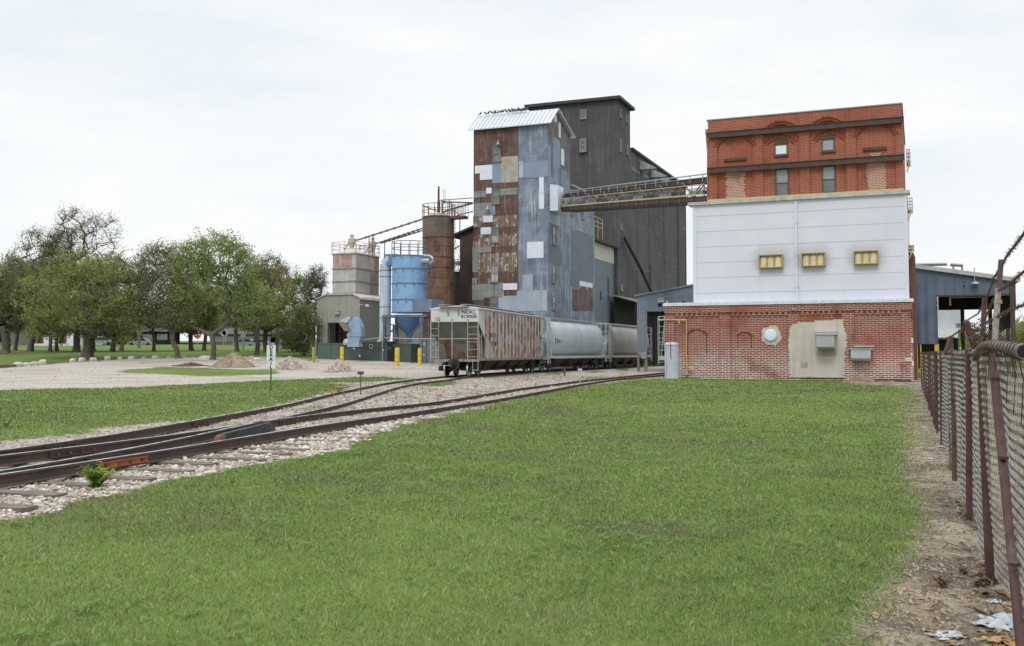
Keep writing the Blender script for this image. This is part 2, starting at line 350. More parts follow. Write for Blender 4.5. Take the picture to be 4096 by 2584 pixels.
M['red_brick_upper'] = brick('red_brick_upper', (.31, .08, .045), (.22, .053, .031), (.42, .21, .15), .5, .10, .015, red=(.28, .062, .032), red_amt=.55)
M['brick_plain'] = wm('brick_plain', (.25, .06, .034), (.2, .048, .028), 1.3, (.2, .06, .035), .3, rough=.9)
M['brick_repair'] = brick('brick_repair', (.30, .085, .05), (.36, .15, .11), (.52, .40, .33), .26, .1, .024, red_amt=0)
def foliage(name, c1, c2, trans=.5):
    t = NT(name); gi = t.n('ShaderNodeNewGeometry'); c = t.mix(t.ramp(t.noise(.55, 3), .35, .65), c1, c2)
    c = t.mix(t.math('MULTIPLY', t.ramp(gi.outputs['Random Per Island'], 0, 1), .5), c, tuple(x * 1.6 for x in c1))
    t.done(c, .7, spec=.25); tr = t.n('ShaderNodeBsdfTranslucent'); t.put(tr.inputs[0], c)
    mxs = t.n('ShaderNodeMixShader'); mxs.inputs[0].default_value = trans; t.L(t.b.outputs[0], mxs.inputs[1]); t.L(tr.outputs[0], mxs.inputs[2])
    t.L(mxs.outputs[0], t.t.nodes['Material Output'].inputs[0]); return t.m
M['leaf_mid'] = foliage('leaf_mid', (.19, .215, .07), (.29, .30, .10))
M['leaf_bright'] = foliage('leaf_bright', (.18, .25, .065), (.27, .35, .10))
M['leaf_dark'] = foliage('leaf_dark', (.13, .16, .06), (.19, .22, .085))
M['leaf_pale'] = foliage('leaf_pale', (.19, .21, .095), (.26, .27, .14))
M['leaf_red'] = foliage('leaf_red', (.28, .17, .11), (.24, .17, .10))
M['leaf_weed'] = foliage('leaf_weed', (.20, .33, .035), (.29, .42, .06))
# ---------------------------------------------------------------- track lines (world x, y), railhead at RZ
RZ = .39
def smooth_line(pts, step=.8, sig=1.6):
    p = np.array(pts, float); s = np.r_[0, np.cumsum(np.hypot(*np.diff(p, axis=0).T))]
    q = np.arange(0, s[-1], step / 4); x = np.interp(q, s, p[:, 0]); y = np.interp(q, s, p[:, 1]); k = int(sig / step * 4 * 2)
    g = np.exp(-.5 * (np.arange(-k, k + 1) / (sig / step * 4)) ** 2); g /= g.sum()
    def sm(a): e = np.r_[2 * a[0] - a[k:0:-1], a, 2 * a[-1] - a[-2:-k - 2:-1]]; return np.convolve(e, g, 'valid')
    return np.stack([sm(x), sm(y)], 1)[::4]
def onrail(pts):
    o = []
    for sx, sy in pts: d = ray(sx, sy); t = (RZ - EYE) / d.z; o.append((d.x * t, d.y * t))
    return o
def ext(p, a, b):                  # lengthen both ends
    p = [np.array(q, float) for q in p]; d0 = p[0] - p[2]; d1 = p[-1] - p[-2]
    return [p[0] + d0 / np.linalg.norm(d0) * a] + p + [p[-1] + d1 / np.linalg.norm(d1) * b]
RA = smooth_line(ext(onrail([(0, 1799), (203, 1776), (407, 1745), (698, 1694.5), (991, 1644), (1150, 1616), (1326, 1573), (1439, 1551), (1512, 1536), (1565, 1527), (1715, 1510)]) + [(-4.2, 64.2), (.65, 82.5), (7.4, 99.3), (20.3, 131.7)], 9, 25))
RB = smooth_line(ext(onrail([(0, 1880.5), (340, 1827), (700, 1759.5), (880, 1718), (1047, 1685), (1177, 1659), (1398, 1608), (1439, 1593), (1585, 1548), (1665, 1531), (1781, 1519.7)]) + [(-2.65, 64), (2.1, 82), (8.86, 98.7), (21.7, 130.8)], 9, 25))
RC = smooth_line(ext(onrail([(0, 1821), (349, 1780), (698, 1738.5), (880, 1712.6), (1078, 1678.6), (1398, 1640), (1511, 1629), (1730, 1610), (1916, 1579), (2072, 1553), (2259, 1529.5), (2353, 1518)]) + [(11.4, 75), (20.8, 98)], 9, 25))
RD = smooth_line(ext(onrail([(0, 1896.5), (378, 1841), (700, 1794), (1049, 1734), (1398, 1681), (1549, 1663), (1730, 1635), (1979, 1598), (2103, 1576), (2321, 1536), (2446, 1517)]) + [(12.9, 74.5), (22.3, 97.5)], 9, 25))
def midline(a, b):
    o = []
    for p in a:
        j = np.argmin(np.hypot(*(b - p).T)); o.append((p + b[j]) / 2)
    return np.array(o)
CT1, CT2 = midline(RA, RB), midline(RC, RD)
_trk = np.vstack([CT1, CT2]); _hz0 = hz
def hz(x, y):
    h = _hz0(x, y); sh = np.shape(h); hf = np.atleast_1d(h).ravel().copy(); X = np.atleast_1d(np.asarray(x, float)).ravel(); Y = np.atleast_1d(np.asarray(y, float)).ravel()
    for i in range(0, len(X), 20000):
        d = np.sqrt(((X[i:i + 20000, None] - _trk[None, :, 0]) ** 2 + (Y[i:i + 20000, None] - _trk[None, :, 1]) ** 2).min(1))
        t = np.clip((d - 1.9) / 2.6, 0, 1); t = 1 - t * t * (3 - 2 * t); a, b = X[i:i + 20000], Y[i:i + 20000]
        und = sum(np.sin(a * fx + ph) * np.sin(b * fy + ph * 1.7) * q for fx, fy, q, ph in ((.9, .7, .018, 1), (2.1, 1.7, .012, 2), (4.3, 5.1, .007, 3))) * (np.hypot(a, b) < 60)
        lv = np.clip((b - 17) / 11, 0, 1); hf[i:i + 20000] = (hf[i:i + 20000] + und) * (1 - t) + (.19 + .085 * lv * lv * (3 - 2 * lv)) * t
    return hf.reshape(sh) if sh else hf[0]
def gz(x, y): return float(hz(x, y))

# ---------------------------------------------------------------- ground surfaces
def gp(k, pts): return np.array([tuple(G(*P(k, x, y))[:2]) for x, y in pts])
LAWN = [(-900, 2420), (-200, 2130), (0, 2085), (230, 2040), (380, 1992), (550, 1955), (700, 1918), (900, 1882), (1100, 1845), (1290, 1822), (1380, 1795), (1450, 1752), (1560, 1715), (1640, 1690), (1760, 1668), (1900, 1638), (2050, 1600), (2200, 1566), (2330, 1545), (2480, 1527), (2560, 1517)]
POLY = {
 'ballast': gp('s', LAWN + [(2700, 1515), (2700, 1492), (2560, 1500), (2300, 1503), (2160, 1494), (2010, 1500), (1900, 1506), (1760, 1513), (1640, 1514), (1560, 1522), (1440, 1530), (1330, 1530), (1400, 1545), (1340, 1562), (1250, 1588), (1130, 1618), (1050, 1630), (960, 1650), (860, 1668), (730, 1685), (560, 1697), (420, 1712), (300, 1738), (160, 1752), (0, 1766), (-300, 1790), (-900, 1900)]),
 'gravel': np.vstack([gp('s', [(-900, 1700), (-300, 1590), (0, 1562), (230, 1556), (500, 1551), (900, 1531), (1100, 1520), (1400, 1508), (1530, 1507), (1640, 1513), (1760, 1517), (1900, 1512), (2010, 1508), (2160, 1500), (2240, 1504), (2300, 1512), (2420, 1512), (2560, 1509)]), gp('s', [(2680, 1512), (2700, 1490), (2800, 1470)]),
    np.array([(40, 100), (30, 118), (-10, 108), (-19, 98)]), gp('s', [(1269, 1450), (1180, 1430), (1080, 1427), (900, 1426), (702, 1431), (540, 1435), (378, 1444), (281, 1450), (189, 1459), (70, 1468), (0, 1473), (-400, 1486), (-1200, 1540)])]),
 'island': gp('a', [(870, 1452), (960, 1437), (1100, 1435), (1170, 1419), (1330, 1424), (1500, 1428), (1750, 1440), (2000, 1441), (2090, 1466), (2000, 1478), (1800, 1484), (1500, 1491), (1330, 1484), (1150, 1472), (950, 1468)]),
 'path': gp('s', [(3590, 1530), (3652, 1550), (3636, 1673), (3660, 1774), (3610, 1868), (3640, 1938), (3690, 2010), (3700, 2101), (3640, 2195), (3640, 2250), (3547, 2320), (3510, 2413), (3450, 2584), (3400, 2900), (5600, 2900), (9000, 2300), (9000, 1650), (5200, 1530), (4250, 1492), (3760, 1500), (3640, 1514)]),
 'dirt': gp('s', [(3090, 1512), (3250, 1510), (3330, 1520), (3420, 1536), (3560, 1542), (3660, 1560), (3700, 1530), (3690, 1505), (3400, 1498), (3090, 1500)]),
}
GREENS = [gp('j', q) for q in ([(760, 262), (800, 240), (950, 235), (1040, 222), (1000, 252), (880, 268)], [(620, 250), (680, 238), (740, 236), (720, 252)], [(1560, 186), (1640, 170), (1710, 178), (1670, 190)], [(1820, 215), (1870, 202), (1925, 210), (1880, 222)],
    [(2010, 158), (2070, 146), (2130, 152), (2120, 166), (2050, 168)], [(1820, 172), (1900, 162), (1960, 172), (1880, 182)], [(30, 400), (90, 392), (130, 405), (60, 418)], [(430, 312), (500, 300), (520, 308), (450, 322)])]
def sdist(px, py, poly):
    inside = np.zeros(px.shape, bool); dm = np.full(px.shape, 1e9); n = len(poly)
    for i in range(n):
        x1, y1 = poly[i]; x2, y2 = poly[(i + 1) % n]; dx, dy = x2 - x1, y2 - y1
        t = np.clip(((px - x1) * dx + (py - y1) * dy) / max(dx * dx + dy * dy, 1e-9), 0, 1)
        dm = np.minimum(dm, (px - x1 - t * dx) ** 2 + (py - y1 - t * dy) ** 2)
        if y1 != y2: c = ((y1 > py) != (y2 > py)) & (px < dx * (py - y1) / dy + x1); inside ^= c
    return np.where(inside, 1, -1) * np.sqrt(dm)
def masks(x, y):
    sc = np.clip(np.hypot(x, y) * .012, .1, .6); sc2 = np.clip(np.hypot(x, y) * .02, .22, 1.2)
    f = lambda s, w: np.clip(.5 + s / (2 * w), 0, 1); k = np.clip(np.hypot(x, y) / 22, .5, 2.2); x0, y0 = x, y
    x = x0 + k * (.10 * np.sin(y0 * 3.1 + x0 * 1.7) + .07 * np.sin(y0 * 7.3 - x0 * 5.1 + 2) + .05 * np.sin(y0 * 13 + x0 * 11)); y = y0 + k * (.09 * np.sin(x0 * 3.7 - y0 * 1.3 + 1) + .06 * np.sin(x0 * 8.9 + y0 * 4.7) + .05 * np.sin(x0 * 15 - y0 * 9))
    b = f(sdist(x, y, POLY['ballast']), sc); g = f(sdist(x, y, POLY['gravel']), sc); p = f(sdist(x, y, POLY['path']), sc2); d = f(sdist(x, y, POLY['dirt']), sc2)
    isl = f(sdist(x, y, POLY['island']), sc); g = np.minimum(g, 1 - isl); gr = np.zeros_like(b)
    for q in GREENS: gr = np.maximum(gr, f(sdist(x, y, q), sc * .8))
    b = np.minimum(b, 1 - gr * .85); g = np.minimum(g, 1 - gr * .85); return b, g, np.maximum(p, d)
def ground_material(name):
    t = NT(name); at = lambda n: t.n('ShaderNodeAttribute', attribute_name=n).outputs['Fac']
    n1 = t.noise(.25, 5, .6); n2 = t.noise(1.6, 6, .65); n3 = t.noise(18, 5, .7); n4 = t.noise(70, 3, .7)
    gr = t.mix(t.ramp(n2, .32, .68), (.078, .128, .022), (.128, .185, .036)); gr = t.mix(t.ramp(t.noise(1, 7, .68, t.map((.22, .27, 1))), .49, .61, 0, .62), gr, (.105, .10, .052)); gr = t.mix(t.ramp(t.noise(.12, 4, .6, t.map((1, 1, 1), (20, 5, 0))), .48, .62, 0, .5), gr, (.15, .22, .045))
    gr = t.mix(t.ramp(n3, .35, .75, 0, .55), gr, (.115, .16, .055)); gr = t.mix(t.ramp(t.noise(.9, 5, .7, t.map((1, 1, 1), (7, 3, 0))), .60, .72, 0, .55), gr, (.16, .15, .08))
    gr = t.mix(t.ramp(n4, .5, .25, 0, .3), gr, (.035, .07, .015))
    vo = t.n('ShaderNodeTexVoronoi'); vo.inputs['Scale'].default_value = 16; t.L(t.tc, vo.inputs[0]); vs = t.xyz(vo.outputs['Color'])[0]
    bl = t.mix(t.ramp(vs, 0, 1), (.20, .17, .14), (.50, .45, .39)); bl = t.mix(t.ramp(t.noise(.7, 5, .6), .42, .64, 0, .8), bl, (.20, .165, .13)); bl = t.mix(t.ramp(n3, .58, .7, 0, .35), bl, (.11, .13, .05))
    dr = t.mix(t.ramp(n3, .3, .7), (.355, .325, .285), (.43, .40, .36)); dr = t.mix(t.ramp(t.noise(.3, 6, .6, t.map((.5, 1.6, 1))), .45, .65, 0, .7), dr, (.27, .22, .175)); dr = t.mix(t.ramp(n4, .55, .7, 0, .4), dr, (.5, .46, .43))
    pa = t.mix(t.ramp(n2, .35, .62), (.22, .18, .13), (.36, .305, .23)); pa = t.mix(t.ramp(t.noise(.8, 6, .7, t.map((1, 1, 1), (3, 8, 1))), .47, .58, 0, .85), pa, (.085, .07, .062)); pa = t.mix(t.ramp(n3, .55, .72, 0, .6), pa, (.44, .37, .28)); pa = t.mix(t.ramp(n4, .5, .3, 0, .5), pa, (.09, .07, .055))
    nn = t.math('ADD', t.math('MULTIPLY', n3, .5), t.math('MULTIPLY', n2, .5))
    def edge(a, k=.45): return t.ramp(t.math('ADD', at(a), t.math('MULTIPLY', t.math('SUBTRACT', nn, .5), 2.6)), .5 - k / 2, .5 + k / 2)
    pa = t.mix(t.ramp(t.noise(6, 5, .7, t.map((1, 1, 1), (5, 5, 5))), .60, .66, 0, .7), pa, (.12, .14, .05)); c = t.mix(edge('dirt', .8), gr, pa); c = t.mix(edge('gravel'), c, dr); c = t.mix(edge('ballast'), c, bl)
    t.bump(n3, .5, .05); t.bump(vo.outputs['Distance'], .35, .03); return t.done(c, .95, spec=.2)
MG = ground_material('ground_surface')
def ground():
    front = np.linspace(R(-42), R(36), 540); rest = np.linspace(R(36), R(318), 96)[1:-1]
    az = np.r_[front, rest]; r = np.r_[np.geomspace(.6, 4, 8)[:-1], np.geomspace(4, 120, 330)[:-1], np.geomspace(120, 2600, 26)]
    n, m = len(az), len(r); RR, AA = np.meshgrid(r, az, indexing='ij'); X = RR * np.sin(AA); Y = RR * np.cos(AA); x, y = X.ravel(), Y.ravel()
    b, g, p = masks(x, y); z = hz(x, y); rg = np.random.default_rng(3)
    z = z + rg.normal(0, .008, len(x)) * (b > .5) * (np.hypot(x, y) < 40)
    i, j = np.meshgrid(np.arange(m - 1), np.arange(n), indexing='ij'); i = i.ravel(); j = j.ravel(); jn = (j + 1) % n
    F = np.stack([i * n + j, (i + 1) * n + j, (i + 1) * n + jn, i * n + jn], 1)[:, ::-1]
    F = np.vstack([F]); V = np.stack([x, y, z], 1); fb, fg, fp = b[F].mean(1), g[F].mean(1), p[F].mean(1)
    kind = np.where(fb > .5, 1, np.where(fg > .5, 2, np.where(fp > .5, 3, 0)))
    for k, nm in enumerate(('lawn', 'ballast', 'gravel_road', 'dirt_path')):
        f = F[kind == k]; u, inv = np.unique(f, return_inverse=True)
        o = npmesh(nm, V[u], inv.reshape(f.shape), MG, smooth=True); tag(o, kind='structure')
        for an, arr in (('ballast', b), ('gravel', g), ('dirt', p)):
            a = o.data.attributes.new(an, 'FLOAT', 'POINT'); a.data.foreach_set('value', arr[u].astype(np.float32))
ground()

# ---------------------------------------------------------------- grass blades, weeds, stones
def polar_pts(n, r0, r1, a0, a1, rng):
    u = rng.random(n); r = r0 * (r1 / r0) ** u if True else 0; a = rng.uniform(R(a0), R(a1), n); return r * np.sin(a), r * np.cos(a), r
def grass_mat(name, c1, c2, c3):
    t = NT(name); gi = t.n('ShaderNodeNewGeometry').outputs['Random Per Island']
    c = t.mix(t.ramp(gi, 0, 1), c1, c2); c = t.mix(t.ramp(t.noise(1.3, 4, .6), .35, .62, .55, 0), c, tuple(x * .55 for x in c1)) if name == 'blade' else c; c = t.mix(t.ramp(t.noise(1, 7, .68, t.map((.22, .27, 1))), .49, .61, 0, .62), c, (.125, .115, .06)); c = t.mix(t.ramp(t.noise(.12, 4, .6, t.map((1, 1, 1), (20, 5, 0))), .48, .62, 0, .5), c, (.22, .29, .07))
    c = t.mix(t.ramp(gi, .86, .97), c, c3); c = t.mix(t.ramp(t.noise(.9, 5, .7, t.map((1, 1, 1), (7, 3, 0))), .60, .72, 0, .5), c, (.22, .2, .1)); return t.done(c, .6, spec=.3)
M['blade'] = grass_mat('blade', (.105, .175, .03), (.215, .285, .06), (.40, .38, .2))
M['weed_leaf'] = foliage('weed_leaf', (.13, .24, .06), (.2, .31, .11))
M['straw'] = grass_mat('straw', (.30, .24, .16), (.42, .35, .25), (.1, .08, .06))
def blades(name, n, r0, r1, a0, a1, keep, mat, h=(.03, .075), lean=.5, wid=.0011, seed=1):
    rng = np.random.default_rng(seed); x, y, r = polar_pts(n, r0, r1, a0, a1, rng); b, g, p = masks(x, y); k = keep(b, g, p, rng.random(n)); x, y, r = x[k], y[k], r[k]; n = len(x)
    z = hz(x, y) - .012; H = rng.uniform(h[0], h[1], n) * (1 + .012 * r); W = np.maximum(.0018, wid * r * .5) * rng.uniform(.7, 1.3, n)
    th = rng.uniform(0, 2 * np.pi, n); ph = rng.uniform(0, 2 * np.pi, n); L = H * rng.uniform(.1, lean * 2, n)
    c, s = np.cos(th) * W, np.sin(th) * W
    lx, ly = np.cos(ph) * L, np.sin(ph) * L
    V = np.stack([np.stack([x - c, y - s, z], 1), np.stack([x + c, y + s, z], 1), np.stack([x + lx * .4 + c * .7, y + ly * .4 + s * .7, z + H * .6], 1), np.stack([x + lx * .4 - c * .7, y + ly * .4 - s * .7, z + H * .6], 1), np.stack([x + lx, y + ly, z + H], 1)], 1).reshape(-1, 3)
    i = np.arange(n)[:, None] * 5; T = np.vstack([i + np.array([[0, 1, 2]]), i + np.array([[0, 2, 3]]), i + np.array([[3, 2, 4]])])
    return tag(npmesh(name, V, T, mat), kind='stuff')
blades('grass', 980000, 4.2, 68, -36, 32, lambda b, g, p, q: (b < .55 * q + .15) & (g < .5) & (q > p * 1.25), M['blade'], (.016, .048), .8, .00062)
blades('trackside_grass', 26000, 12, 70, -34, 20, lambda b, g, p, q: (b > .45) & (q > .9), M['blade'], (.03, .09), .8, seed=5)
blades('dry_straw', 130000, 4.5, 45, 14, 34, lambda b, g, p, q: (p > .2) & (b < .4), M['straw'], (.006, .03), 3.4, seed=8)
def rosettes(name, n, r0, r1, a0, a1, seed=4):
    rng = np.random.default_rng(seed); x, y, r = polar_pts(n, r0, r1, a0, a1, rng); b, g, p = masks(x, y)
    cl = np.sin(x * .9 + 1) * np.sin(y * .55 + 2) + rng.normal(0, .4, n); k = (b < .3) & (g < .4) & (p < .3) & (cl > .45); x, y = x[k], y[k]
    vs, fs = [], []
    for a, c in zip(x, y):
        z = gz(a, c) + .03
        for q in range(rng.integers(4, 8)):
            t = rng.uniform(0, 6.28); l = rng.uniform(.02, .055) * (1 + min(1, math.hypot(a, c) / 30)); wd = l * .22; up = rng.uniform(.1, .6) * l; i = len(vs)
            dx, dy = math.cos(t), math.sin(t)
            vs += [(a, c, z), (a + dx * l * .5 - dy * wd, c + dy * l * .5 + dx * wd, z + up * .7), (a + dx * l, c + dy * l, z + up), (a + dx * l * .5 + dy * wd, c + dy * l * .5 - dx * wd, z + up * .6)]; fs.append((i, i + 1, i + 2, i + 3))
    return tag(npmesh(name, np.array(vs), np.array(fs), M['weed_leaf']), kind='stuff')
rosettes('broadleaf_weeds', 5200, 4.5, 45, -34, 25)
_t = (1 + 5 ** .5) / 2
ICO = np.array([(-1, _t, 0), (1, _t, 0), (-1, -_t, 0), (1, -_t, 0), (0, -1, _t), (0, 1, _t), (0, -1, -_t), (0, 1, -_t), (_t, 0, -1), (_t, 0, 1), (-_t, 0, -1), (-_t, 0, 1)]) / 1.902
ICF = np.array([(0, 11, 5), (0, 5, 1), (0, 1, 7), (0, 7, 10), (0, 10, 11), (1, 5, 9), (5, 11, 4), (11, 10, 2), (10, 7, 6), (7, 1, 8), (3, 9, 4), (3, 4, 2), (3, 2, 6), (3, 6, 8), (3, 8, 9), (4, 9, 5), (2, 4, 11), (6, 2, 10), (8, 6, 7), (9, 8, 1)])
def pebbles(name, x, y, z, s, mat, rng, flat=.6):
    n = len(x); q = rng.normal(size=(n, 4)); q /= np.linalg.norm(q, axis=1)[:, None]; w_, a, b, c = q.T
    Rm = np.stack([1 - 2 * (b * b + c * c), 2 * (a * b - c * w_), 2 * (a * c + b * w_), 2 * (a * b + c * w_), 1 - 2 * (a * a + c * c), 2 * (b * c - a * w_), 2 * (a * c - b * w_), 2 * (b * c + a * w_), 1 - 2 * (a * a + b * b)], 1).reshape(n, 3, 3)
    B = ICO[None] * rng.uniform(.65, 1.15, (n, 12, 1)) * np.stack([np.ones(n), rng.uniform(.6, .9, n), rng.uniform(.45, .75, n)], 1)[:, None]
    V = np.einsum('nij,nkj->nki', Rm, B) * s[:, None, None]; V[:, :, 2] *= flat; V += np.stack([x, y, z + s * .15], 1)[:, None]
    Fc = (np.arange(n)[:, None, None] * 12 + ICF[None]).reshape(-1, 3); return npmesh(name, V.reshape(-1, 3), Fc, mat)
def stone_mat(name, cols):
    t = NT(name); gi = t.n('ShaderNodeNewGeometry').outputs['Random Per Island']; c = cols[0]
    for k, cc in enumerate(cols[1:]): c = t.mix(t.ramp(gi, k / len(cols) + .1, k / len(cols) + .12), c, cc)
    return t.done(c, .9, spec=.3)
M['pebble'] = stone_mat('pebble', [(.46, .42, .36), (.54, .50, .45), (.35, .29, .23), (.27, .22, .17), (.58, .55, .51), (.40, .35, .30)])
M['pebble_grey'] = stone_mat('pebble_grey', [(.31, .27, .24), (.38, .34, .31), (.24, .2, .17), (.42, .39, .36), (.2, .16, .13)])
def ballast_stones():
    rng = np.random.default_rng(21); x, y, r = polar_pts(90000, 9.5, 75, -33, 12, rng); b, g, p = masks(x, y)
    def sd(line): return np.sqrt(np.min((x[:, None] - line[None, ::2, 0]) ** 2 + (y[:, None] - line[None, ::2, 1]) ** 2, 1))
    dD = sd(RD); south = np.interp(y, RD[:, 1], RD[:, 0]) < x
    cl_ = np.sin(x * 1.3 + 1) * np.sin(y * .8) + rng.normal(0, .45, len(x)); k = (b > .42) & ((south & (y < 24) & (cl_ > -.75)) | (rng.random(len(x)) < .34)); near = south & (y < 25)
    x, y, r, near = x[k], y[k], r[k], near[k]; z = hz(x, y); s = np.exp(rng.normal(0, .35, len(x))) * np.where(near, .029, .018) * np.clip(r / 14, 1, 2.4)
    tag(pebbles('ballast_stones', x[near], y[near], z[near], s[near], M['pebble'], rng), kind='stuff')
    q = ~near; tag(pebbles('gravel_stones', x[q], y[q], z[q], s[q], M['pebble_grey'], rng), kind='stuff')
    x, y, r = polar_pts(14000, 30, 95, -34, 6, rng); b, g, p = masks(x, y); k = g > .6; x, y, r = x[k], y[k], r[k]
    tag(pebbles('road_gravel', x, y, hz(x, y), np.exp(rng.normal(0, .4, len(x))) * .0004 * r, M['pebble_grey'], rng), kind='stuff')
ballast_stones()

# ---------------------------------------------------------------- rails, joint bars, ties
PROF = [(-.07, 0), (.07, 0), (.07, .012), (.012, .03), (.012, .115), (.036, .122), (.036, .155), (-.036, .155), (-.036, .122), (-.012, .115), (-.012, .03), (-.07, .012)]
def dirs(line): d = np.gradient(line, axis=0); return d / np.linalg.norm(d, axis=1)[:, None]
def rail(line, label, shiny, bars, orange=()):
    root = thing('rail', label, 'railway rail', (line[0][0], line[0][1], RZ - .155), 0, 'rails of the two sidings'); o = np.array([line[0][0], line[0][1], RZ - .155])
    d = dirs(line); nr = np.stack([d[:, 1], -d[:, 0]], 1); n = len(PROF); V = []
    for p, q in zip(line, nr):
        for a, h in PROF: V.append((p[0] + q[0] * a - o[0], p[1] + q[1] * a - o[1], h))
    F = []; mi = []
    for i in range(len(line) - 1):
        for j in range(n): F.append((i * n + j, i * n + (j + 1) % n, (i + 1) * n + (j + 1) % n, (i + 1) * n + j)); mi.append(1 if j == 6 else 0)
    ob = npmesh('rail_body', np.array(V), np.array(F), [M['rail'], M['rail_top'] if shiny else M['rail_top_dull']], root, mi)
    for k, (sx, sy, L) in enumerate(bars):
        dd = ray(sx, sy); t = (RZ - EYE) / dd.z; p = np.array([dd.x * t, dd.y * t]); j = np.argmin(np.hypot(*(line - p).T)); c = line[j]; th = math.atan2(d[j][1], d[j][0])
        Mx = Matrix.Translation((c[0] - o[0], c[1] - o[1], 0)) @ Matrix.Rotation(th, 4, 'Z'); mb = MB()
        for sgn in (-1, 1):
            mb.mat(0).box(-L / 2, L / 2, sgn * .014, sgn * .045, .03, .112, Mx); mb.box(-L / 2, L / 2, sgn * .045, sgn * .062, .100, .114, Mx); mb.box(-L / 2, L / 2, sgn * .045, sgn * .075, .026, .044, Mx)
            for q in range(4): mb.mat(1).box(-L / 2 + L * (q + .5) / 4 - .018, -L / 2 + L * (q + .5) / 4 + .018, sgn * .045, sgn * .085, .055, .09, Mx)
        mb.build('joint_bar', [M['rust_orange'] if k in orange else M['rail'], M['rust']], root)
    return root
rail(RA, 'long rail farthest from the lawn, running under the railcars', True, [(203, 1776, .9), (795, 1680, .9), (1115, 1625, .9), (1570, 1527, .7), (1725, 1510, .7)])
rail(RB, 'rail crossing at the frog, curving left towards the railcars', True, [(400, 1817, .9), (1455, 1590, .7), (1782, 1520, .7)])
rail(RC, 'shiny rail crossing at the frog, curving right towards the shed', True, [(360, 1780, 1.0), (1180, 1667, .9), (1740, 1607, .7), (1800, 1600, .7)])
rail(RD, 'rail nearest the lawn, with an orange rusty joint bar', True, [(455, 1830, 1.05), (1570, 1660, .8), (1735, 1634, .7)], (0,))
def frog():
    k = onrail([(1045, 1685)])[0]; j = np.argmin(np.hypot(*(RB - np.array(k)).T)); d = dirs(RB)[j]; th = math.atan2(d[1], d[0])
    t = thing('rail_frog', 'cast metal crossing frog where the two inner rails meet', 'rail frog', (k[0], k[1], RZ - .155), th)
    MB().prism([(-2.2, -.03, 0), (1.9, -.16, 0), (1.9, .16, 0), (-2.2, .1, 0)], [(-2.2, -.02, .15), (1.9, -.1, .15), (1.9, .1, .15), (-2.2, .08, .15)]).build('casting', M['black_paint'], t)
    g = onrail([(965, 1716)])[0]; th2 = th + .03
    g2 = thing('guard_rail', 'black guard bar with rusty blunt end beside the frog', 'guard rail', (g[0], g[1], RZ - .155), th2)
    MB().prism([(-1.35, -.13, .0), (1.9, -.13, 0), (1.9, -.02, 0), (-1.35, .0, 0)], [(-1.3, -.13, .17), (1.6, -.11, .175), (1.6, -.04, .175), (-1.3, -.02, .17)]).build('bar', M['black_paint'], g2)
    MB().prism([(-1.62, -.18, .02), (-1.34, -.18, .02), (-1.34, .0, .02), (-1.62, -.02, .02)], [(-1.55, -.14, .14), (-1.34, -.16, .16), (-1.34, -.02, .16), (-1.55, -.04, .14)]).build('end_block', M['rust'], g2)
frog()
def ties():
    rng = random.Random(5); grp1, grp2 = 'wooden ties under the left siding', 'wooden ties under the right siding'
    base = None
    def put(c, d, L, grp, lab):
        nonlocal base
        if base is None: base = tag(MB().box(-.5, .5, -.11, .11, -.15, 0).build('railroad_tie', M['tie']), lab, 'railroad tie', grp); o = base
        else: o = base.copy(); COL.objects.link(o)
        o.location = (c[0], c[1], RZ - .16 + rng.uniform(-.012, .0)); o.scale = (L, 1, 1); o.rotation_euler = (0, 0, math.atan2(d[1], d[0]) - R(90) + rng.uniform(-.05, .05)); o['label'] = lab; o['group'] = grp
    d1, d2 = dirs(CT1), dirs(CT2); s = 0; acc = .0
    for i in range(1, len(CT2)):
        p, q = CT2[i - 1], CT2[i]; sl_ = np.linalg.norm(q - p); acc += sl_
        if acc < .62: continue
        acc = 0
        if q[1] < 10 or q[1] > 62: continue
        nr = np.array([d2[i][1], -d2[i][0]])
        if q[1] < 27:
            j = np.argmin(np.hypot(*(RA - q).T)); k = np.argmin(np.hypot(*(RD - q).T)); a, b = RA[j], RD[k]; L = np.linalg.norm(a - b) + 1.3 + rng.uniform(0, .9); cc = (a + b) / 2 + nr * (rng.uniform(.1, .6))
            put(cc, d2[i], L, 'long switch ties in the foreground', 'weathered long wooden tie under both crossing tracks, end sticking out of white ballast')
        else: put(q, d2[i], 2.6 + rng.uniform(0, .3), grp2, 'weathered short wooden tie under the right hand siding')
    acc = 0
    for i in range(1, len(CT1)):
        q = CT1[i]; acc += np.linalg.norm(q - CT1[i - 1])
        if acc < .62: continue
        acc = 0
        if 27.5 < q[1] < 84: put(q, d1[i], 2.6, grp1, 'weathered short wooden tie under the left hand siding')
ties()
# ---------------------------------------------------------------- helpers for buildings on the yard grid
def RF(k, x0, y0, x1, y1, v):       # pixel rectangle on a front plane v -> u0, u1, z0, z1
    xm, ym = (x0 + x1) / 2, (y0 + y1) / 2
    return FV(*P(k, x0, ym), v)[0], FV(*P(k, x1, ym), v)[0], FV(*P(k, xm, y1), v)[1], FV(*P(k, xm, y0), v)[1]
def RS(k, x0, y0, x1, y1, u):       # pixel rectangle on a side plane u -> v0, v1, z0, z1
    xm, ym = (x0 + x1) / 2, (y0 + y1) / 2
    return FU(*P(k, x0, ym), u)[0], FU(*P(k, x1, ym), u)[0], FU(*P(k, xm, y1), u)[1], FU(*P(k, xm, y0), u)[1]
def fbox(mb, k, r, v, d0=.02, d1=.02): u0, u1, z0, z1 = RF(k, *r, v); return mb.box(u0, u1, v - d0, v + d1, z0, z1)
def sbox(mb, k, r, u, d0=.02, d1=.02): v0, v1, z0, z1 = RS(k, *r, u); return mb.box(u - d1, u + d0, v0, v1, z0, z1)
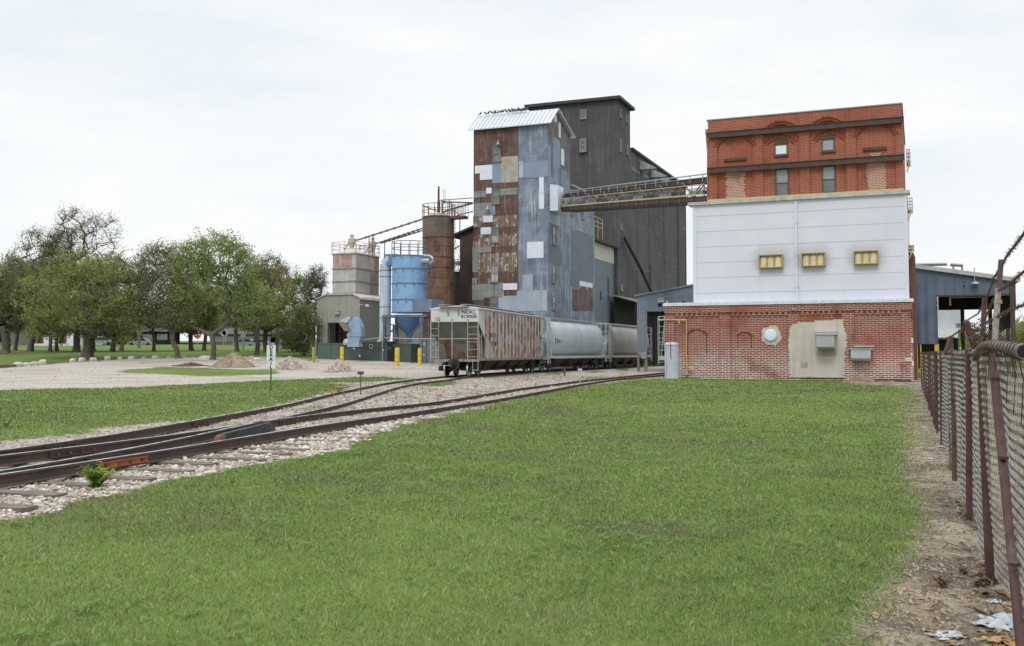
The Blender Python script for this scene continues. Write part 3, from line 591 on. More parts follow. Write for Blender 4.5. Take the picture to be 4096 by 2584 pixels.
def window(T, plane, a0, a1, z0, z1, c, frame, pane, bars=(1, 1), fw=.09, out=.05, name='window', arch=0, parent=None):
    """bars = panes across and down; plane 'f' at v=c facing -v, plane 's' at u=c facing +u"""
    def bx(mb, p0, p1, q0, q1, d0, d1):
        return mb.box(p0, p1, c - d1, c - d0, q0, q1) if plane == 'f' else mb.box(c + d0, c + d1, p0, p1, q0, q1)
    mb = MB(); bx(mb, a0, a0 + fw, z0, z1, -.01, out); bx(mb, a1 - fw, a1, z0, z1, -.01, out); bx(mb, a0 + fw, a1 - fw, z0, z0 + fw, -.01, out); bx(mb, a0 + fw, a1 - fw, z1 - fw, z1, -.01, out)
    for i in range(1, bars[0]): q = a0 + (a1 - a0) * i / bars[0]; bx(mb, q - fw / 3, q + fw / 3, z0 + fw, z1 - fw, .012, out - .008)
    for i in range(1, bars[1]): q = z0 + (z1 - z0) * i / bars[1]; bx(mb, a0 + fw, a1 - fw, q - fw / 3, q + fw / 3, .014, out - .006)
    bx(mb, a0 - .06, a1 + .06, z0 - .09, z0 - .003, -.01, out + .05)
    f = T.part(name, mb, frame, parent); p = MB()
    if isinstance(pane, (list, tuple)): zm = (z0 + z1) / 2; bx(p.mat(0), a0 + fw, a1 - fw, zm, z1 - fw, -.02, .008); bx(p.mat(1), a0 + fw, a1 - fw, z0 + fw, zm, -.02, .006)
    else: bx(p, a0 + fw, a1 - fw, z0 + fw, z1 - fw, -.02, .008)
    o = p.build('pane', pane, f, T.o); return f
def wf(T, k, r, v, frame, pane, **q): u0, u1, z0, z1 = RF(k, *r, v); return window(T, 'f', u0, u1, z0, z1, v, frame, pane, **q)
def wsd(T, k, r, u, frame, pane, **q): v0, v1, z0, z1 = RS(k, *r, u); return window(T, 's', v0, v1, z0, z1, u, frame, pane, **q)
def ragged(mb, k, pts, v, th, row=.1, jag=.12, seed=1):
    """thin plaster or repair sheet: pixel outline, edges toothed brick course by brick course"""
    rg = random.Random(seed); q = [FV(*P(k, *p), v) for p in pts]; zs = [p[1] for p in q]; z0, z1 = min(zs), max(zs); z = z0; n = len(q)
    while z < z1 - 1e-3:
        zt = min(z + row, z1); zm = (z + zt) / 2; xs = sorted(q[i][0] + (zm - q[i][1]) * (q[(i + 1) % n][0] - q[i][0]) / (q[(i + 1) % n][1] - q[i][1]) for i in range(n) if (q[i][1] > zm) != (q[(i + 1) % n][1] > zm))
        for a, b in zip(xs[::2], xs[1::2]): mb.box(a - rg.uniform(0, jag), b + rg.uniform(0, jag), v - th, v + .01, z, zt)
        z = zt
def downlight(T, x, y, k, v, out=.35):
    u, z = FV(*P(k, x, y), v); mb = MB(); mb.mat(0).box(u - .28, u + .28, v - out, v, z + .02, z + .12); mb.prism([(u - .28, v - out, z - .2), (u + .28, v - out, z - .2), (u + .28, v, z - .25), (u - .28, v, z - .25)], [(u - .28, v - out * .8, z + .02), (u + .28, v - out * .8, z + .02), (u + .28, v, z + .02), (u - .28, v, z + .02)])
    mb.mat(1).box(u - .24, u + .24, v - out + .02, v - .05, z - .27, z - .255); return T.part('wall_light', mb, [M['galv'], M['white_paint']])

# ---------------------------------------------------------------- brick building in front
VB = 64.0
uBL, uBR = FV(2659, 1350, VB)[0], FV(3652, 1350, VB)[0]; zB = (FV(*P('f', 318, 118), VB)[1] + FV(*P('f', 2310, 82), VB)[1]) / 2
BB = GT('brick_building', 'low red brick building with white stains, plaster patch and roof flashing beside the lawn', 'building', (uBL + uBR) / 2, VB, 0)
mb = MB(); w0 = .1; VR = VB + w0                                  # recessed panels at VR, pilasters and bands at VB
mb.box(uBL, uBR, VR, VB + 9, -.6, zB)
pil = [(318, 398), (757, 845), (1312, 1400), (1745, 1838), (2222, 2316)]
for a, b in pil: u0, u1, z0, z1 = RF('f', a, 160, b, 200, VB); mb.box(max(u0, uBL - .012), min(u1, uBR + .012), VB, VR + .02, -.5, zB - .75)
zc = FV(*P('f', 1300, 172), VB)[1]
mb.box(uBL - .014, uBR + .014, VB - .012, VR + .02, zc, zB - .004)
for i in range(4):                                               # corbel table under the band
    u0 = FV(*P('f', pil[i][1], 190), VB)[0]; u1 = FV(*P('f', pil[i + 1][0], 190), VB)[0]; n = int((u1 - u0) / .3)
    for j in range(n): q = u0 + (u1 - u0) * (j + .25) / n; mb.box(q, q + (u1 - u0) / n * .52, VB + .006, VR + .01, zc - .24, zc - .002)
BB.part('wall', mb, M['red_brick'])
mb = MB()
for a, b, y0 in ((505, 650, 335), (908, 1010, 345)):                # bricked-up arched openings
    uc = (FV(*P('f', a, 420), VR)[0] + FV(*P('f', b, 420), VR)[0]) / 2; hw = (FV(*P('f', b, 420), VR)[0] - FV(*P('f', a, 420), VR)[0]) / 2; zt = FV(*P('f', a, y0 + 22), VR)[1]; zb = FV(*P('f', a, 460 if a > 800 else 510), VR)[1]
    for r, d in ((1.16, .035), (1.36, .05)):
        for j in range(13):
            t0, t1 = R(38 + 104 * j / 13), R(38 + 104 * (j + .8) / 13); rr = hw * r
            pts = [(uc + math.cos(t) * q, zt + (math.sin(t) - .62) * q * 1.0) for t, q in ((t0, rr), (t1, rr), (t1, rr + .16), (t0, rr + .16))]
            mb.mat(1).prism([(p[0], VR + .01, p[1]) for p in pts], [(p[0], VR - d, p[1]) for p in pts])
    mb.mat(0).box(uc - hw - .06, uc - hw, VR - .02, VR + .01, zb, zt); mb.box(uc + hw, uc + hw + .06, VR - .022, VR + .01, zb, zt)
BB.part('bricked_window', mb, [M['frame_dark'], M['brick_plain']])
mb = MB().box(uBL - .06, uBR + .06, VB - .06, VB + 9.05, zB, zB + .11); mb.box(uBL - .08, uBR + .08, VB - .085, VB - .062, zB - .1, zB + .06); BB.part('roof_flashing', mb, M['trim_white'])
mb = MB(); ragged(mb, 'f', [(1338, 280), (1392, 278), (1400, 262), (1745, 235), (1748, 300), (1768, 380), (1752, 700), (1335, 700), (1325, 560), (1322, 400)], VB, .03, seed=2)
u0, u1, z0, z1 = RF('f', 1398, 255, 1408, 570, VB - .03); mb.box(u0, u1, VB - .05, VB - .02, z0, z1); fbox(mb, 'f', (1466, 432, 1494, 695), VB - .03, .03, .0); fbox(mb, 'f', (1520, 318, 1712, 338), VB - .03, .045, .0)
BB.part('plaster_patch', mb, M['stucco'])
for r in ((1408, 576, 1465, 622), (1530, 490, 1700, 532)): mb = MB(); fbox(mb, 'f', r, VB - .032, .012, 0); BB.part('darker_patch', mb, wm('stucco_dark', (.29, .27, .23), (.36, .33, .28), 2, rough=.95))  # two darker stucco rectangles, one right below the vent hood
uc, zc2 = FV(*P('f', 1168, 362), VB); mb = MB(); rg = random.Random(4); n = 40
ol = [(uc + math.cos(t) * r * 1.0 + .04, zc2 - .02 + math.sin(t) * r * 1.05) for t, r in [(2 * math.pi * i / n, .60 + rg.uniform(-.07, .07)) for i in range(n)]]
mb.prism([(p[0], VR + .01, p[1]) for p in ol], [(p[0], VR - .035, p[1]) for p in ol]); BB.part('plaster_ring', mb, M['stucco'])
mb = MB(); Mx = Matrix.Translation((uc, VR - .03, zc2)) @ Matrix.Rotation(R(90), 4, 'X')
mb.lathe([(.0, .0), (.385, 0), (.385, .08), (.34, .08), (.34, .11), (.31, .125), (.0, .14)], n=40, M=Mx)
for i in range(20): t = 2 * math.pi * i / 20; mb.box(-.015, .015, -.015, .015, .08, .1, Mx @ Matrix.Translation((math.cos(t) * .363, math.sin(t) * .363, 0)))
BB.part('round_hatch', mb, wm('hatch_white', (.60, .68, .80), (.66, .73, .83), 1, rough=.35))
def hood(k, r, out, mats, top=None, lip=True):
    u0, u1, z0, z1 = RF(k, *r, VB - out); mb = MB(); mb.mat(0).box(u0, u1, VB - out, VB - .02, z0 + .12, z1)
    mb.prism([(u0 + .02, VB - out * .9, z0), (u1 - .02, VB - out * .9, z0), (u1 - .02, VB - .02, z0 - .1), (u0 + .02, VB - .02, z0 - .1)], [(u0 + .003, VB - out + .003, z0 + .118), (u1 - .003, VB - out + .003, z0 + .118), (u1 - .003, VB - .02, z0 + .118), (u0 + .003, VB - .02, z0 + .118)])
    mb.mat(1).box(u0 - .12, u1 + .12, VB - out - .05, VB - .02, z1 + .002, z1 + .07)
    if lip: mb.mat(1).box(u0 + .02, u1 - .02, VB - out - .03, VB - out - .002, z0 + .09, z0 + .15)
    return BB.part('vent_hood', mb, mats)
hood('f', (1535, 362, 1680, 470), .95, [wm('hood_a', (.34, .35, .38), (.40, .41, .43), 2, rough=.4, metal=.2), M['galv']])
hood('f', (1812, 478, 1972, 562), .6, [wm('hood_b', (.40, .42, .44), (.46, .48, .5), 2, (.3, .3, .3), .4, rough=.4, metal=.2), M['galv']])
mb = MB(); fbox(mb, 'f', (1838, 447, 2003, 458), VR, .06, .0); fbox(mb, 'f', (1340, 148, 1370, 158), VB, .08, 0); BB.part('ledge', mb, M['concrete'])
mb = MB(); q = [FV(*P('f', *p), VR - .12) for p in ((498, 640), (498, 566), (494, 560), (494, 240), (270, 240))]; q[0] = (q[0][0], .5)
mb.path([(a, VR - .16, z) for a, z in q], .04, 6); mb.box(q[0][0] - .07, q[0][0] + .07, VR - .25, VR, .45, .75); u_, z_ = FV(*P('f', 440, 255), VR); mb.tube((u_, VR - .16, z_ + .1), (u_, VR - .16, z_ - .15), .06, 8); BB.part('gas_pipe', mb, wm('pipe_yellow', (.55, .40, .17), (.45, .30, .14), 6))
mb = MB(); [fbox(mb.mat(0), 'f', r, VB - .013, .03, 0) for r in ((2250, 547, 2302, 570), (2293, 508, 2308, 525), (2303, 568, 2318, 610), (2298, 385, 2313, 425))]
fbox(mb.mat(1), 'f', (2256, 556, 2296, 561), VB - .045, .004, 0); fbox(mb.mat(2), 'f', (2294, 175, 2312, 222), VB - .013, .25, 0); BB.part('wall_sign', mb, [M['white_paint'], M['frame_grey'], M['rust']])

# ---------------------------------------------------------------- tall mill building: white cladding below, red brick above
VW, VU = VB + .4, VB + .75
uWL, uWR = FV(2774, 1100, VW)[0], FV(3634, 1100, VW)[0]; zW = (FV(*P('e', 300, 783), VW)[1] + FV(*P('e', 1805, 697), VW)[1]) / 2
ML = GT('mill_building', 'tall mill with red brick upper storeys above smooth white cladding', 'building', (uWL + uWR) / 2, VW, 0)
t = NT('panel_white'); X = t.xyz(); soot = None
LV = [(770, 1128, 940, 1222), (1070, 1115, 1240, 1210), (1438, 1100, 1615, 1196)]; umid = (uWL + uWR) / 2
for r in LV:
    u0, u1, z0, z1 = RF('e', *r, VW); dx = t.math('MAXIMUM', t.math('SUBTRACT', t.math('ABSOLUTE', t.math('SUBTRACT', X[0], (u0 + u1) / 2 - umid)), (u1 - u0) / 2), 0); dz = t.math('MAXIMUM', t.math('SUBTRACT', t.math('ABSOLUTE', t.math('SUBTRACT', X[2], (z0 + z1) / 2 + .15)), (z1 - z0) / 2), 0)
    g = t.ramp(t.math('ADD', t.math('ADD', dx, t.math('MULTIPLY', dz, 1.0)), t.math('MULTIPLY', t.noise(3, 5, .7, t.map((.5, 1, 2.5))), .5)), 1.0, .1, 0, .5); soot = g if soot is None else t.math('MAXIMUM', soot, g)
c = t.mix(t.ramp(t.noise(.35, 4), .3, .7), (.60, .62, .715), (.645, .66, .75)); c = t.mix(t.math('MULTIPLY', t.ramp(t.noise(1, 6, .7, t.map((1.2, 1.2, .12))), .5, .75), .35), c, (.56, .54, .55)); c = t.mix(soot, c, (.36, .32, .26))
t.bump(t.math('SINE', t.math('MULTIPLY', X[2], 6.2832 / .12)), .12, .004); M['panel_white'] = t.done(c, .55)
mb = MB(); mb.mat(0).box(uWL, uWR, VW, VW + 14, zB - .3, zW)
for yl, yr in ((860, 785), (970, 900), (1078, 1018), (1187, 1137), (1295, 1250), (1403, 1367)):
    z = (FV(*P('e', 315, yl), VW)[1] + FV(*P('e', 1800, yr), VW)[1]) / 2; mb.mat(1).box(uWL + .2, uWR - .2, VW - .006, VW + .01, z - .018, z + .018)
mb.mat(0).box(uWL - .012, uWL + .2, VW - .03, VW + .1, zB + .1, zW - .01); mb.box(uWR - .2, uWR + .012, VW - .03, VW + .1, zB + .1, zW - .01)
ML.part('cladding', mb, [M['panel_white'], flat('seam', (.48, .49, .54))])
um = FV(*P('e', 1036, 1100), VW)[0]; mb = MB().box(um - .06, um + .06, VW - .14, VW - .012, zB + .1, zW - .1)
for z in np.arange(zB + 1, zW - 1, 2.0): mb.box(um - .1, um + .1, VW - .15, VW - .01, z, z + .05)
ML.part('downspout', mb, M['panel_white'])
mb = MB().box(uWL - .3, uWR + .18, VW - .18, VU + .4, zW, zW + .2); mb.box(uWL - .05, uWR + .02, VU + .4, VW + 14.05, zW + .002, zW + .18); ML.part('ledge_cap', mb, M['cap_grey'])
uUL, uUR = FV(2834, 900, VU)[0], FV(3612, 700, VU)[0]; zT = (FV(*P('e', 412, 182), VU)[1] + FV(*P('e', 1780, 62), VU)[1]) / 2; z0u = zW + .19
mb = MB(); VUR = VU + .12; mb.mat(0).box(uUL, uUR, VUR, VU + 13, z0u, zT)
zb1 = (FV(*P('e', 412, 290), VU)[1] + FV(*P('e', 1790, 178), VU)[1]) / 2; zb2 = (FV(*P('e', 413, 537), VU)[1] + FV(*P('e', 1800, 442), VU)[1]) / 2
pu = [(412, 472), (730, 795), (1055, 1125), (1385, 1455), (1735, 1790)]; PU = []
for a, b in pu:
    u0 = FV(*P('e', a, 400), VU)[0]; u1 = FV(*P('e', b, 380), VU)[0]; PU.append((u0, u1)); mb.box(max(u0, uUL - .012), min(u1, uUR + .012), VU, VUR + .02, z0u, zT - .004)
def arch_fill(a, b, zs, rise, ztop):                              # solid spandrel between two pilasters, arched soffit
    n = 14; c = (a + b) / 2; h = (b - a) / 2
    for i in range(n):
        x0, x1 = a + (b - a) * i / n, a + (b - a) * (i + 1) / n; f = lambda x: zs + rise * math.sqrt(max(0, 1 - ((x - c) / h) ** 2))
        mb.prism([(x0, VUR + .02, f(x0)), (x1, VUR + .02, f(x1)), (x1, VUR + .02, ztop), (x0, VUR + .02, ztop)], [(x0, VU + .003, f(x0)), (x1, VU + .003, f(x1)), (x1, VU + .003, ztop), (x0, VU + .003, ztop)])
for i, (zs, ri) in enumerate(((zb1 - .95, .8), (zb1 - .52, .9), (zb1 - .52, .9), (zb1 - .95, .8))): arch_fill(PU[i][1], PU[i + 1][0], zs, ri, zT - .005)
ML.part('brick_wall', mb, [M['red_brick_upper']])
mb = MB()
for i, (zs, ri) in enumerate(((zb1 - .95, .8), (zb1 - .52, .9), (zb1 - .52, .9), (zb1 - .95, .8))):
    a, b = PU[i][1], PU[i + 1][0]; c, h = (a + b) / 2, (b - a) / 2
    for r in (.02, .17): mb.path([(c + math.cos(R(t)) * (h + r), VU - .005 - r * .2, zs + math.sin(R(t)) * (ri + r)) for t in range(8 if i in (0, 3) else 18, 173 if i in (0, 3) else 163, 8)], .05, 4)
    if i in (1, 2): [mb.box(c + q - .07, c + q + .07, VU - .1, VU, zs + ri + .16, zs + ri + .26) for q in (-.25, 0, .25)]
    ML.part('brick_arch', mb, M['brick_plain']); mb = MB()
    if i in (1, 2):
        zw = FV(*P('e', 925 if i == 1 else 1258, 330 if i == 1 else 305), VUR)[1]
        for r in (.05, .25): mb.path([(c + (-.05 if i == 1 else .12) + math.cos(R(t)) * (.98 + r), VUR - .03, zw - .75 + math.sin(R(t)) * (.95 + r)) for t in range(35, 150, 12)], .05, 4)
        ML.part('window_arch', mb, M['brick_plain']); mb = MB()
for z in (zb1, zb2):
    mb = MB().box(uUL - .03, uUR + .12, VU - .2, VU - .004, z - .145, z + .145)
    mb.box(uUL - .03, uUR + .12, VU - .26, VU - .2, z + .15, z + .192); mb.box(uUL - .03, uUR + .12, VU - .26, VU - .2, z - .192, z - .15); ML.part('steel_beam', mb, M['steel_brown'])
for r in ((527, 447, 682, 466), (1503, 370, 1672, 392)): mb = MB(); fbox(mb, 'e', r, VUR, .12, 0); ML.part('steel_lintel', mb, M['steel_brown'])
mb = MB().box(uUL - .02, uUR + .03, VU - .05, VU - .003, z0u + .003, z0u + .2); ML.part('cream_band', mb, M['cream'])
mb = MB().box(uUL - .06, uUR + .06, VU - .05, VU + 13.05, zT, zT + .07); ML.part('coping', mb, flat('coping', (.25, .29, .33)))
for sd_, pts in ((5, [(545, 545), (662, 540), (660, 736), (550, 738)]), (6, [(1545, 482), (1655, 478), (1655, 676), (1545, 680)]), (7, [(1560, 410), (1630, 405), (1625, 435), (1570, 438)])): mb = MB(); ragged(mb, 'e', pts, VUR, .012, .1, .16, sd_); ML.part('brick_repair', mb, M['brick_repair'])
def archwin(r, pane, arch_h):
    u0, u1, z0, z1 = RF('e', *r, VUR - .03); f = window(ML, 'f', u0, u1, z0, z1 - arch_h, VUR - .02, flat('win_frame', (.10, .055, .05)), pane, fw=.07, out=.04, name='window'); c = (u0 + u1) / 2; h = (u1 - u0) / 2 + .05
    a = [(c + h * math.cos(R(t)), z1 - arch_h + .02 + (arch_h + .06) * math.sin(R(t))) for t in range(0, 181, 15)]
    mb = MB().prism([(p[0], VUR + .01, p[1]) for p in a], [(p[0], VUR - .05, p[1]) for p in a]); ML.part('lintel', mb, flat('lintel_brown', (.085, .035, .03)), f)
archwin((880, 312, 972, 425), M['glass_sky'], .32); archwin((1212, 287, 1304, 397), M['glass_pale'], .22)
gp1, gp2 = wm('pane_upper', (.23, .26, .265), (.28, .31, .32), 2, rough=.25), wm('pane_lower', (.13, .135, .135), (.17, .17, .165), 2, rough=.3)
for r in ((887, 523, 981, 722), (1216, 500, 1311, 692)): wf(ML, 'e', r, VUR - .02, flat('win_frame2', (.09, .06, .055)), (gp1, gp2), bars=(1, 2), fw=.07, out=.05)
for r in LV:                                                       # three-bay louvre hoods
    u0, u1, z0, z1 = RF('e', *r, VW - .15); mb = MB().mat(0); mb.box(u0, u0 + .07, VW - .38, VW - .004, z0, z1); mb.box(u1 - .07, u1, VW - .38, VW - .004, z0, z1); mb.box(u0 + .07, u1 - .07, VW - .38, VW - .004, z1 - .07, z1); mb.box(u0 + .07, u1 - .07, VW - .38, VW - .004, z0, z0 + .05)
    mb.mat(1); b = (u1 - u0 - .14) / 3
    for j in range(3):
        p0 = u0 + .07 + b * j
        if j: mb.mat(0).box(p0 - .02, p0 + .02, VW - .34, VW - .04, z0 + .05, z1 - .07); mb.mat(1)
        n = 8; vs = [(p0 + .02 + (b - .04) * i / n, VW - .16 - (.14 * (1 - jj / 5) ** .7) - .06 * math.sin(math.pi * i / n) ** .5, z0 + .05 + (z1 - z0 - .12) * jj / 5) for jj in range(6) for i in range(n + 1)]
        mb.smooth = True; mb.add(vs, [(jj * (n + 1) + i, jj * (n + 1) + i + 1, (jj + 1) * (n + 1) + i + 1, (jj + 1) * (n + 1) + i) for jj in range(5) for i in range(n)]); mb.smooth = False
    ML.part('louvre', mb, [flat('louvre_frame', (.36, .30, .2)), wm('louvre_cloth', (.62, .52, .30), (.5, .41, .22), 2.2, (.72, .66, .5), .5, rough=.6)])
mb = MB(); ud, zd = FV(*P('e', 403, 268), VU); zd2 = FV(*P('e', 413, 752), VU)[1]; ux = uUL - .07
mb.path([(ux, VU + .1, zd), (ud - .05, VU + .1, zd - .25), (ud + .02, VU + .1, zd - 1.2), (ux, VU + .12, zd2)], .06, 8); mb.box(ud - .12, ud + .12, VU, VU + .3, zd - .1, zd + .25); ML.part('drain_pipe', mb, wm('dpipe', (.22, .13, .12), (.3, .24, .23), 3))
for x0, y0, x1, y1 in ((1797, 385, 1840, 500), (1812, 728, 1856, 838), (1825, 1063, 1866, 1112)):        # escape platforms on the right end
    v = VW + 2.2; u0, u1, z0, z1 = RF('e', x0, y0, x1, y1, v); mb = MB(); zf = z0 + .28; w_ = 1.5; u0 = uWR - .01
    mb.mat(0).box(u0, u1, v, v + w_, zf - .08, zf); mb.prism([(u0, v, zf - .7), (u0 + .06, v, zf - .7), (u0 + .06, v + .05, zf - .7), (u0, v + .05, zf - .7)], [(u1 - .1, v, zf - .08), (u1, v, zf - .08), (u1, v + .05, zf - .08), (u1 - .1, v + .05, zf - .08)])
    mb.mat(1)
    for a in (u0 + .03, (u0 + u1) / 2, u1 - .03):
        for b in (v, v + w_): mb.tube((a, b, zf), (a, b, z1), .022, 5)
    for q in (.4, .7, 1.0):
        zz = zf + (z1 - zf) * q
        for b in (v, v + w_): mb.tube((u0, b, zz), (u1, b, zz), .022, 5)
        mb.tube((u1 - .03, v, zz), (u1 - .03, v + w_, zz), .022, 5)
    ML.part('escape_platform', mb, [M['cream'], wm('rail_rusty', (.22, .13, .08), (.3, .25, .2), 4)])
v = VW + 3.5; u0, u1, z0, z1 = RF('e', 1826, 1112, 1864, 1460, v); mb = MB(); mb.lathe([(.32, 0), (.32, z1 - .3), (.2, z1), (0, z1)], ((u0 + u1) / 2 - .05, v, 0), 20); ML.part('rusty_flue', mb, M['rust'])

# ---------------------------------------------------------------- patchwork corrugated tower
VT = 89.3; UT = FV(*P('c', 728, 900), VT)[0]; uTL = FV(*P('c', 176, 900), VT)[0]; zTe = FV(*P('c', 735, 190), VT)[1]
vT2 = FU(*P('c', 889, 500), UT)[0]; TW = GT('grain_tower', 'tall narrow tower clad in rusty and blue grey corrugated metal patches', 'tower', (uTL + UT) / 2, VT, 0)
usp = FV(*P('c', 507, 800), VT)[0]; rg = random.Random(9)
mats = [M[q] for q in ('rust_sheet', 'blue_sheet', 'white_sheet', 'blue_flat', 'tan_sheet', 'grey_green', 'blue_pale', 'rust_pale', 'brown_sheet')]
vr, zr = FU(*P('c', 800, 107), UT + .35)
if not (VT + .5 < vr < vT2): vr = (VT + vT2) / 2
mb = MB(); mb.mat(1).box(uTL, UT, VT, vT2, -.5, zTe)
mb.mat(0).box(uTL - .015, usp, VT - .02, VT + .3, -.4, zTe - .01)
PT = [(2, 185, 520, 315, 578), (2, 222, 577, 315, 627), (3, 313, 492, 375, 652), (4, 376, 455, 505, 647), (3, 545, 492, 727, 612), (6, 510, 490, 543, 612), (2, 268, 688, 308, 730), (5, 178, 712, 266, 757), (5, 370, 690, 503, 740), (5, 175, 800, 305, 897), (3, 290, 812, 335, 888), (2, 243, 893, 317, 942), (2, 227, 980, 303, 1032),
  (2, 660, 608, 695, 724), (2, 658, 726, 697, 843), (2, 570, 1087, 693, 1208), (5, 166, 1125, 303, 1168), (5, 167, 1172, 205, 1312), (5, 165, 1400, 325, 1519), (5, 165, 1357, 200, 1398), (2, 392, 1395, 497, 1443), (6, 358, 1450, 720, 1600), (6, 537, 1330, 615, 1448), (0, 397, 1446, 495, 1487), (5, 330, 1390, 390, 1500), (7, 207, 1172, 497, 1312), (7, 172, 900, 240, 978), (7, 172, 1034, 497, 1122), (7, 320, 893, 500, 975), (5, 282, 1357, 300, 1398), (8, 250, 1500, 356, 1600)]
for i, (m_, *r) in enumerate(PT): fbox(mb.mat(m_), 'c', r, VT - .03, .006 + .0013 * (i % 9), 0)
TW.part('cladding', mb, mats)
mb = MB().mat(1)
a = [(VT - .01, zTe), (vT2 + .01, zTe), (vT2 + .01, zTe - .01)]
mb.mat(0).prism([(UT, VT, zTe - .5), (UT, vT2, zTe - .5), (UT, vT2, zTe + .02), (UT, vr, zr - .25), (UT, VT, zTe + .02)][::-1], [(UT + .02, VT, zTe - .5), (UT + .02, vT2, zTe - .5), (UT + .02, vT2, zTe + .02), (UT + .02, vr, zr - .25), (UT + .02, VT, zTe + .02)][::-1])
TW.part('rear_gable', MB().prism([(uTL, VT, zTe - .1), (uTL, vT2, zTe - .1), (uTL, vr, zr - .25)], [(uTL + .05, VT, zTe - .1), (uTL + .05, vT2, zTe - .1), (uTL + .05, vr, zr - .25)]), M['brown_sheet'])
for i, (m_, *r) in enumerate([(2, 773, 145, 790, 200), (2, 805, 205, 820, 315), (3, 762, 325, 815, 540), (2, 823, 400, 845, 520), (3, 728, 375, 746, 610), (3, 728, 615, 760, 650), (1, 760, 545, 885, 690), (4, 730, 880, 815, 960), (5, 728, 1110, 815, 1250)]): sbox(mb.mat((0, 1, 2, 3, 4, 5)[m_]), 'c', r, UT + .02, .01 + .002 * i, 0)
mb.mat(0); v0, v1, z0, z1 = RS('c', 735, 200, 885, 395, UT); mb.box(UT, UT + .022, VT + .02, vT2 - .02, zTe - 5.2, zTe - .5)
mb.mat(1).box(UT + .0005, UT + .019, VT + .03, vT2 - .03, -.2, zTe - 5.21); TW.part('gable_wall', mb, [wm('gable', (.10, .085, .08), (.16, .15, .155), 1, (.24, .25, .28), .5, corr=.16, sheets=1.5), M['blue_sheet'], M['white_sheet'], M['blue_flat'], M['blue_pale'], M['slate_sheet']])
ov = .45; ul, ur = uTL - .35, UT + .45; sl1 = (zr - zTe) / (vr - VT); vrr, zrr = vT2 + ov, zTe - sl1 * ov
mb = MB(); mb.mat(0).prism([(ul, VT - ov, zTe - sl1 * ov), (ur, VT - ov, zTe - sl1 * ov), (ur, vr, zr), (ul, vr, zr)], [(ul, VT - ov, zTe - sl1 * ov + .1), (ur, VT - ov, zTe - sl1 * ov + .1), (ur, vr, zr + .1), (ul, vr, zr + .1)])
mb.prism([(ul, vr, zr), (ur, vr, zr), (ur, vrr, zrr), (ul, vrr, zrr)], [(ul, vr, zr + .1), (ur, vr, zr + .1), (ur, vrr, zrr + .1), (ul, vrr, zrr + .1)])
n = int((ur - ul) / .42)
for i in range(n + 1): q = ul + (ur - ul) * i / n; mb.mat(1).prism([(q - .025, VT - ov, zTe - sl1 * ov + .1), (q + .025, VT - ov, zTe - sl1 * ov + .1), (q + .025, vr, zr + .1), (q - .025, vr, zr + .1)], [(q - .015, VT - ov, zTe - sl1 * ov + .15), (q + .015, VT - ov, zTe - sl1 * ov + .15), (q + .015, vr, zr + .15), (q - .015, vr, zr + .15)])
TW.part('roof', mb, [M['steel_roof'], flat('roof_seam', (.4, .43, .5))])
for r, p in (((317, 378, 377, 492), (M['glass_grey'], M['glass_grey'])), ((312, 700, 368, 805), (M['glass_grey'], M['glass_grey'])), ((305, 980, 363, 1092), (M['glass_grey'], M['glass_pale'])), ((303, 1260, 360, 1385), (M['glass_pale'], M['stucco'])), ((300, 1490, 355, 1600), (M['glass_grey'], M['glass_grey']))):
    wf(TW, 'c', r, VT - .045, M['frame_grey'], p, bars=(2 if r[1] == 1260 else 1, 2), fw=.07, out=.07)
for r in ((760, 970, 783, 1105), (757, 1255, 780, 1390), (757, 1490, 783, 1590)): wsd(TW, 'c', r, UT + .045, M['frame_grey'], (M['glass_pale'], M['glass_grey']), bars=(1, 2), fw=.08, out=.06)
v0, z1 = FU(*P('c', 727, 655), UT); v1 = FU(*P('c', 772, 655), UT)[0]; z0 = FU(*P('c', 727, 850), UT)[1]; u1 = FV(*P('c', 842, 780), v1)[0]
mb = MB(); uo = UT + .75; vb = VT + .35; vo = FU(*P('c', 840, 780), uo)[0]
mb.prism([(UT, vb, z0), (uo, vb + .3, z0), (uo, vo, z0), (UT, vo, z0)], [(UT, vb, z1), (uo, vb + .3, z1 - .1), (uo, vo, z1 - .1), (UT, vo, z1)]); mb.box(UT, uo + .04, vb - .03, vo + .03, z0 - .05, z0 - .002); TW.part('conveyor_box', mb, M['white_sheet'])
for k, x, y in (('c', 367, 366), ('c', 290, 845)):
    u_, z_ = FV(*P(k, x, y), VT); mb = MB().tube((u_, VT, z_ + .35), (u_, VT - .35, z_ + .3), .03, 5); mb.lathe([(.26, -.1), (.1, .08), (.04, .3)], (u_, VT - .35, z_), 12); TW.part('gooseneck_light', mb, M['galv'])
# lower annexes along the tower's right side
vA1 = FU(*P('c', 1070, 950), UT)[0]; zA1 = FU(*P('c', 930, 690), UT)[1]
AN = GT('mill_annex', 'slate blue metal clad annex behind the patchwork tower', 'building', UT - 3, vT2, 0)
mb = MB(); mb.mat(0).box(UT - 7, UT, vT2 + .004, vA1, -.4, zA1)
for i, (m_, *r) in enumerate([(1, 820, 1012, 1062, 1432), (2, 820, 1412, 903, 1519), (4, 960, 1386, 1056, 1440), (5, 905, 1440, 960, 1600), (5, 964, 1418, 1012, 1600), (5, 1016, 1426, 1058, 1600), (3, 850, 890, 1070, 1010), (3, 905, 700, 1070, 830)]): sbox(mb.mat(m_), 'c', r, UT, .012 + .003 * i, 0)
AN.part('wall', mb, [M['blue_sheet'], M['slate_sheet'], M['tan_sheet'], wm('blue_rusty', (.25, .28, .33), (.16, .16, .19), .8, (.38, .36, .34), .7, corr=.16, sheets=1.6), M['white_sheet'], M['rust_sheet']])
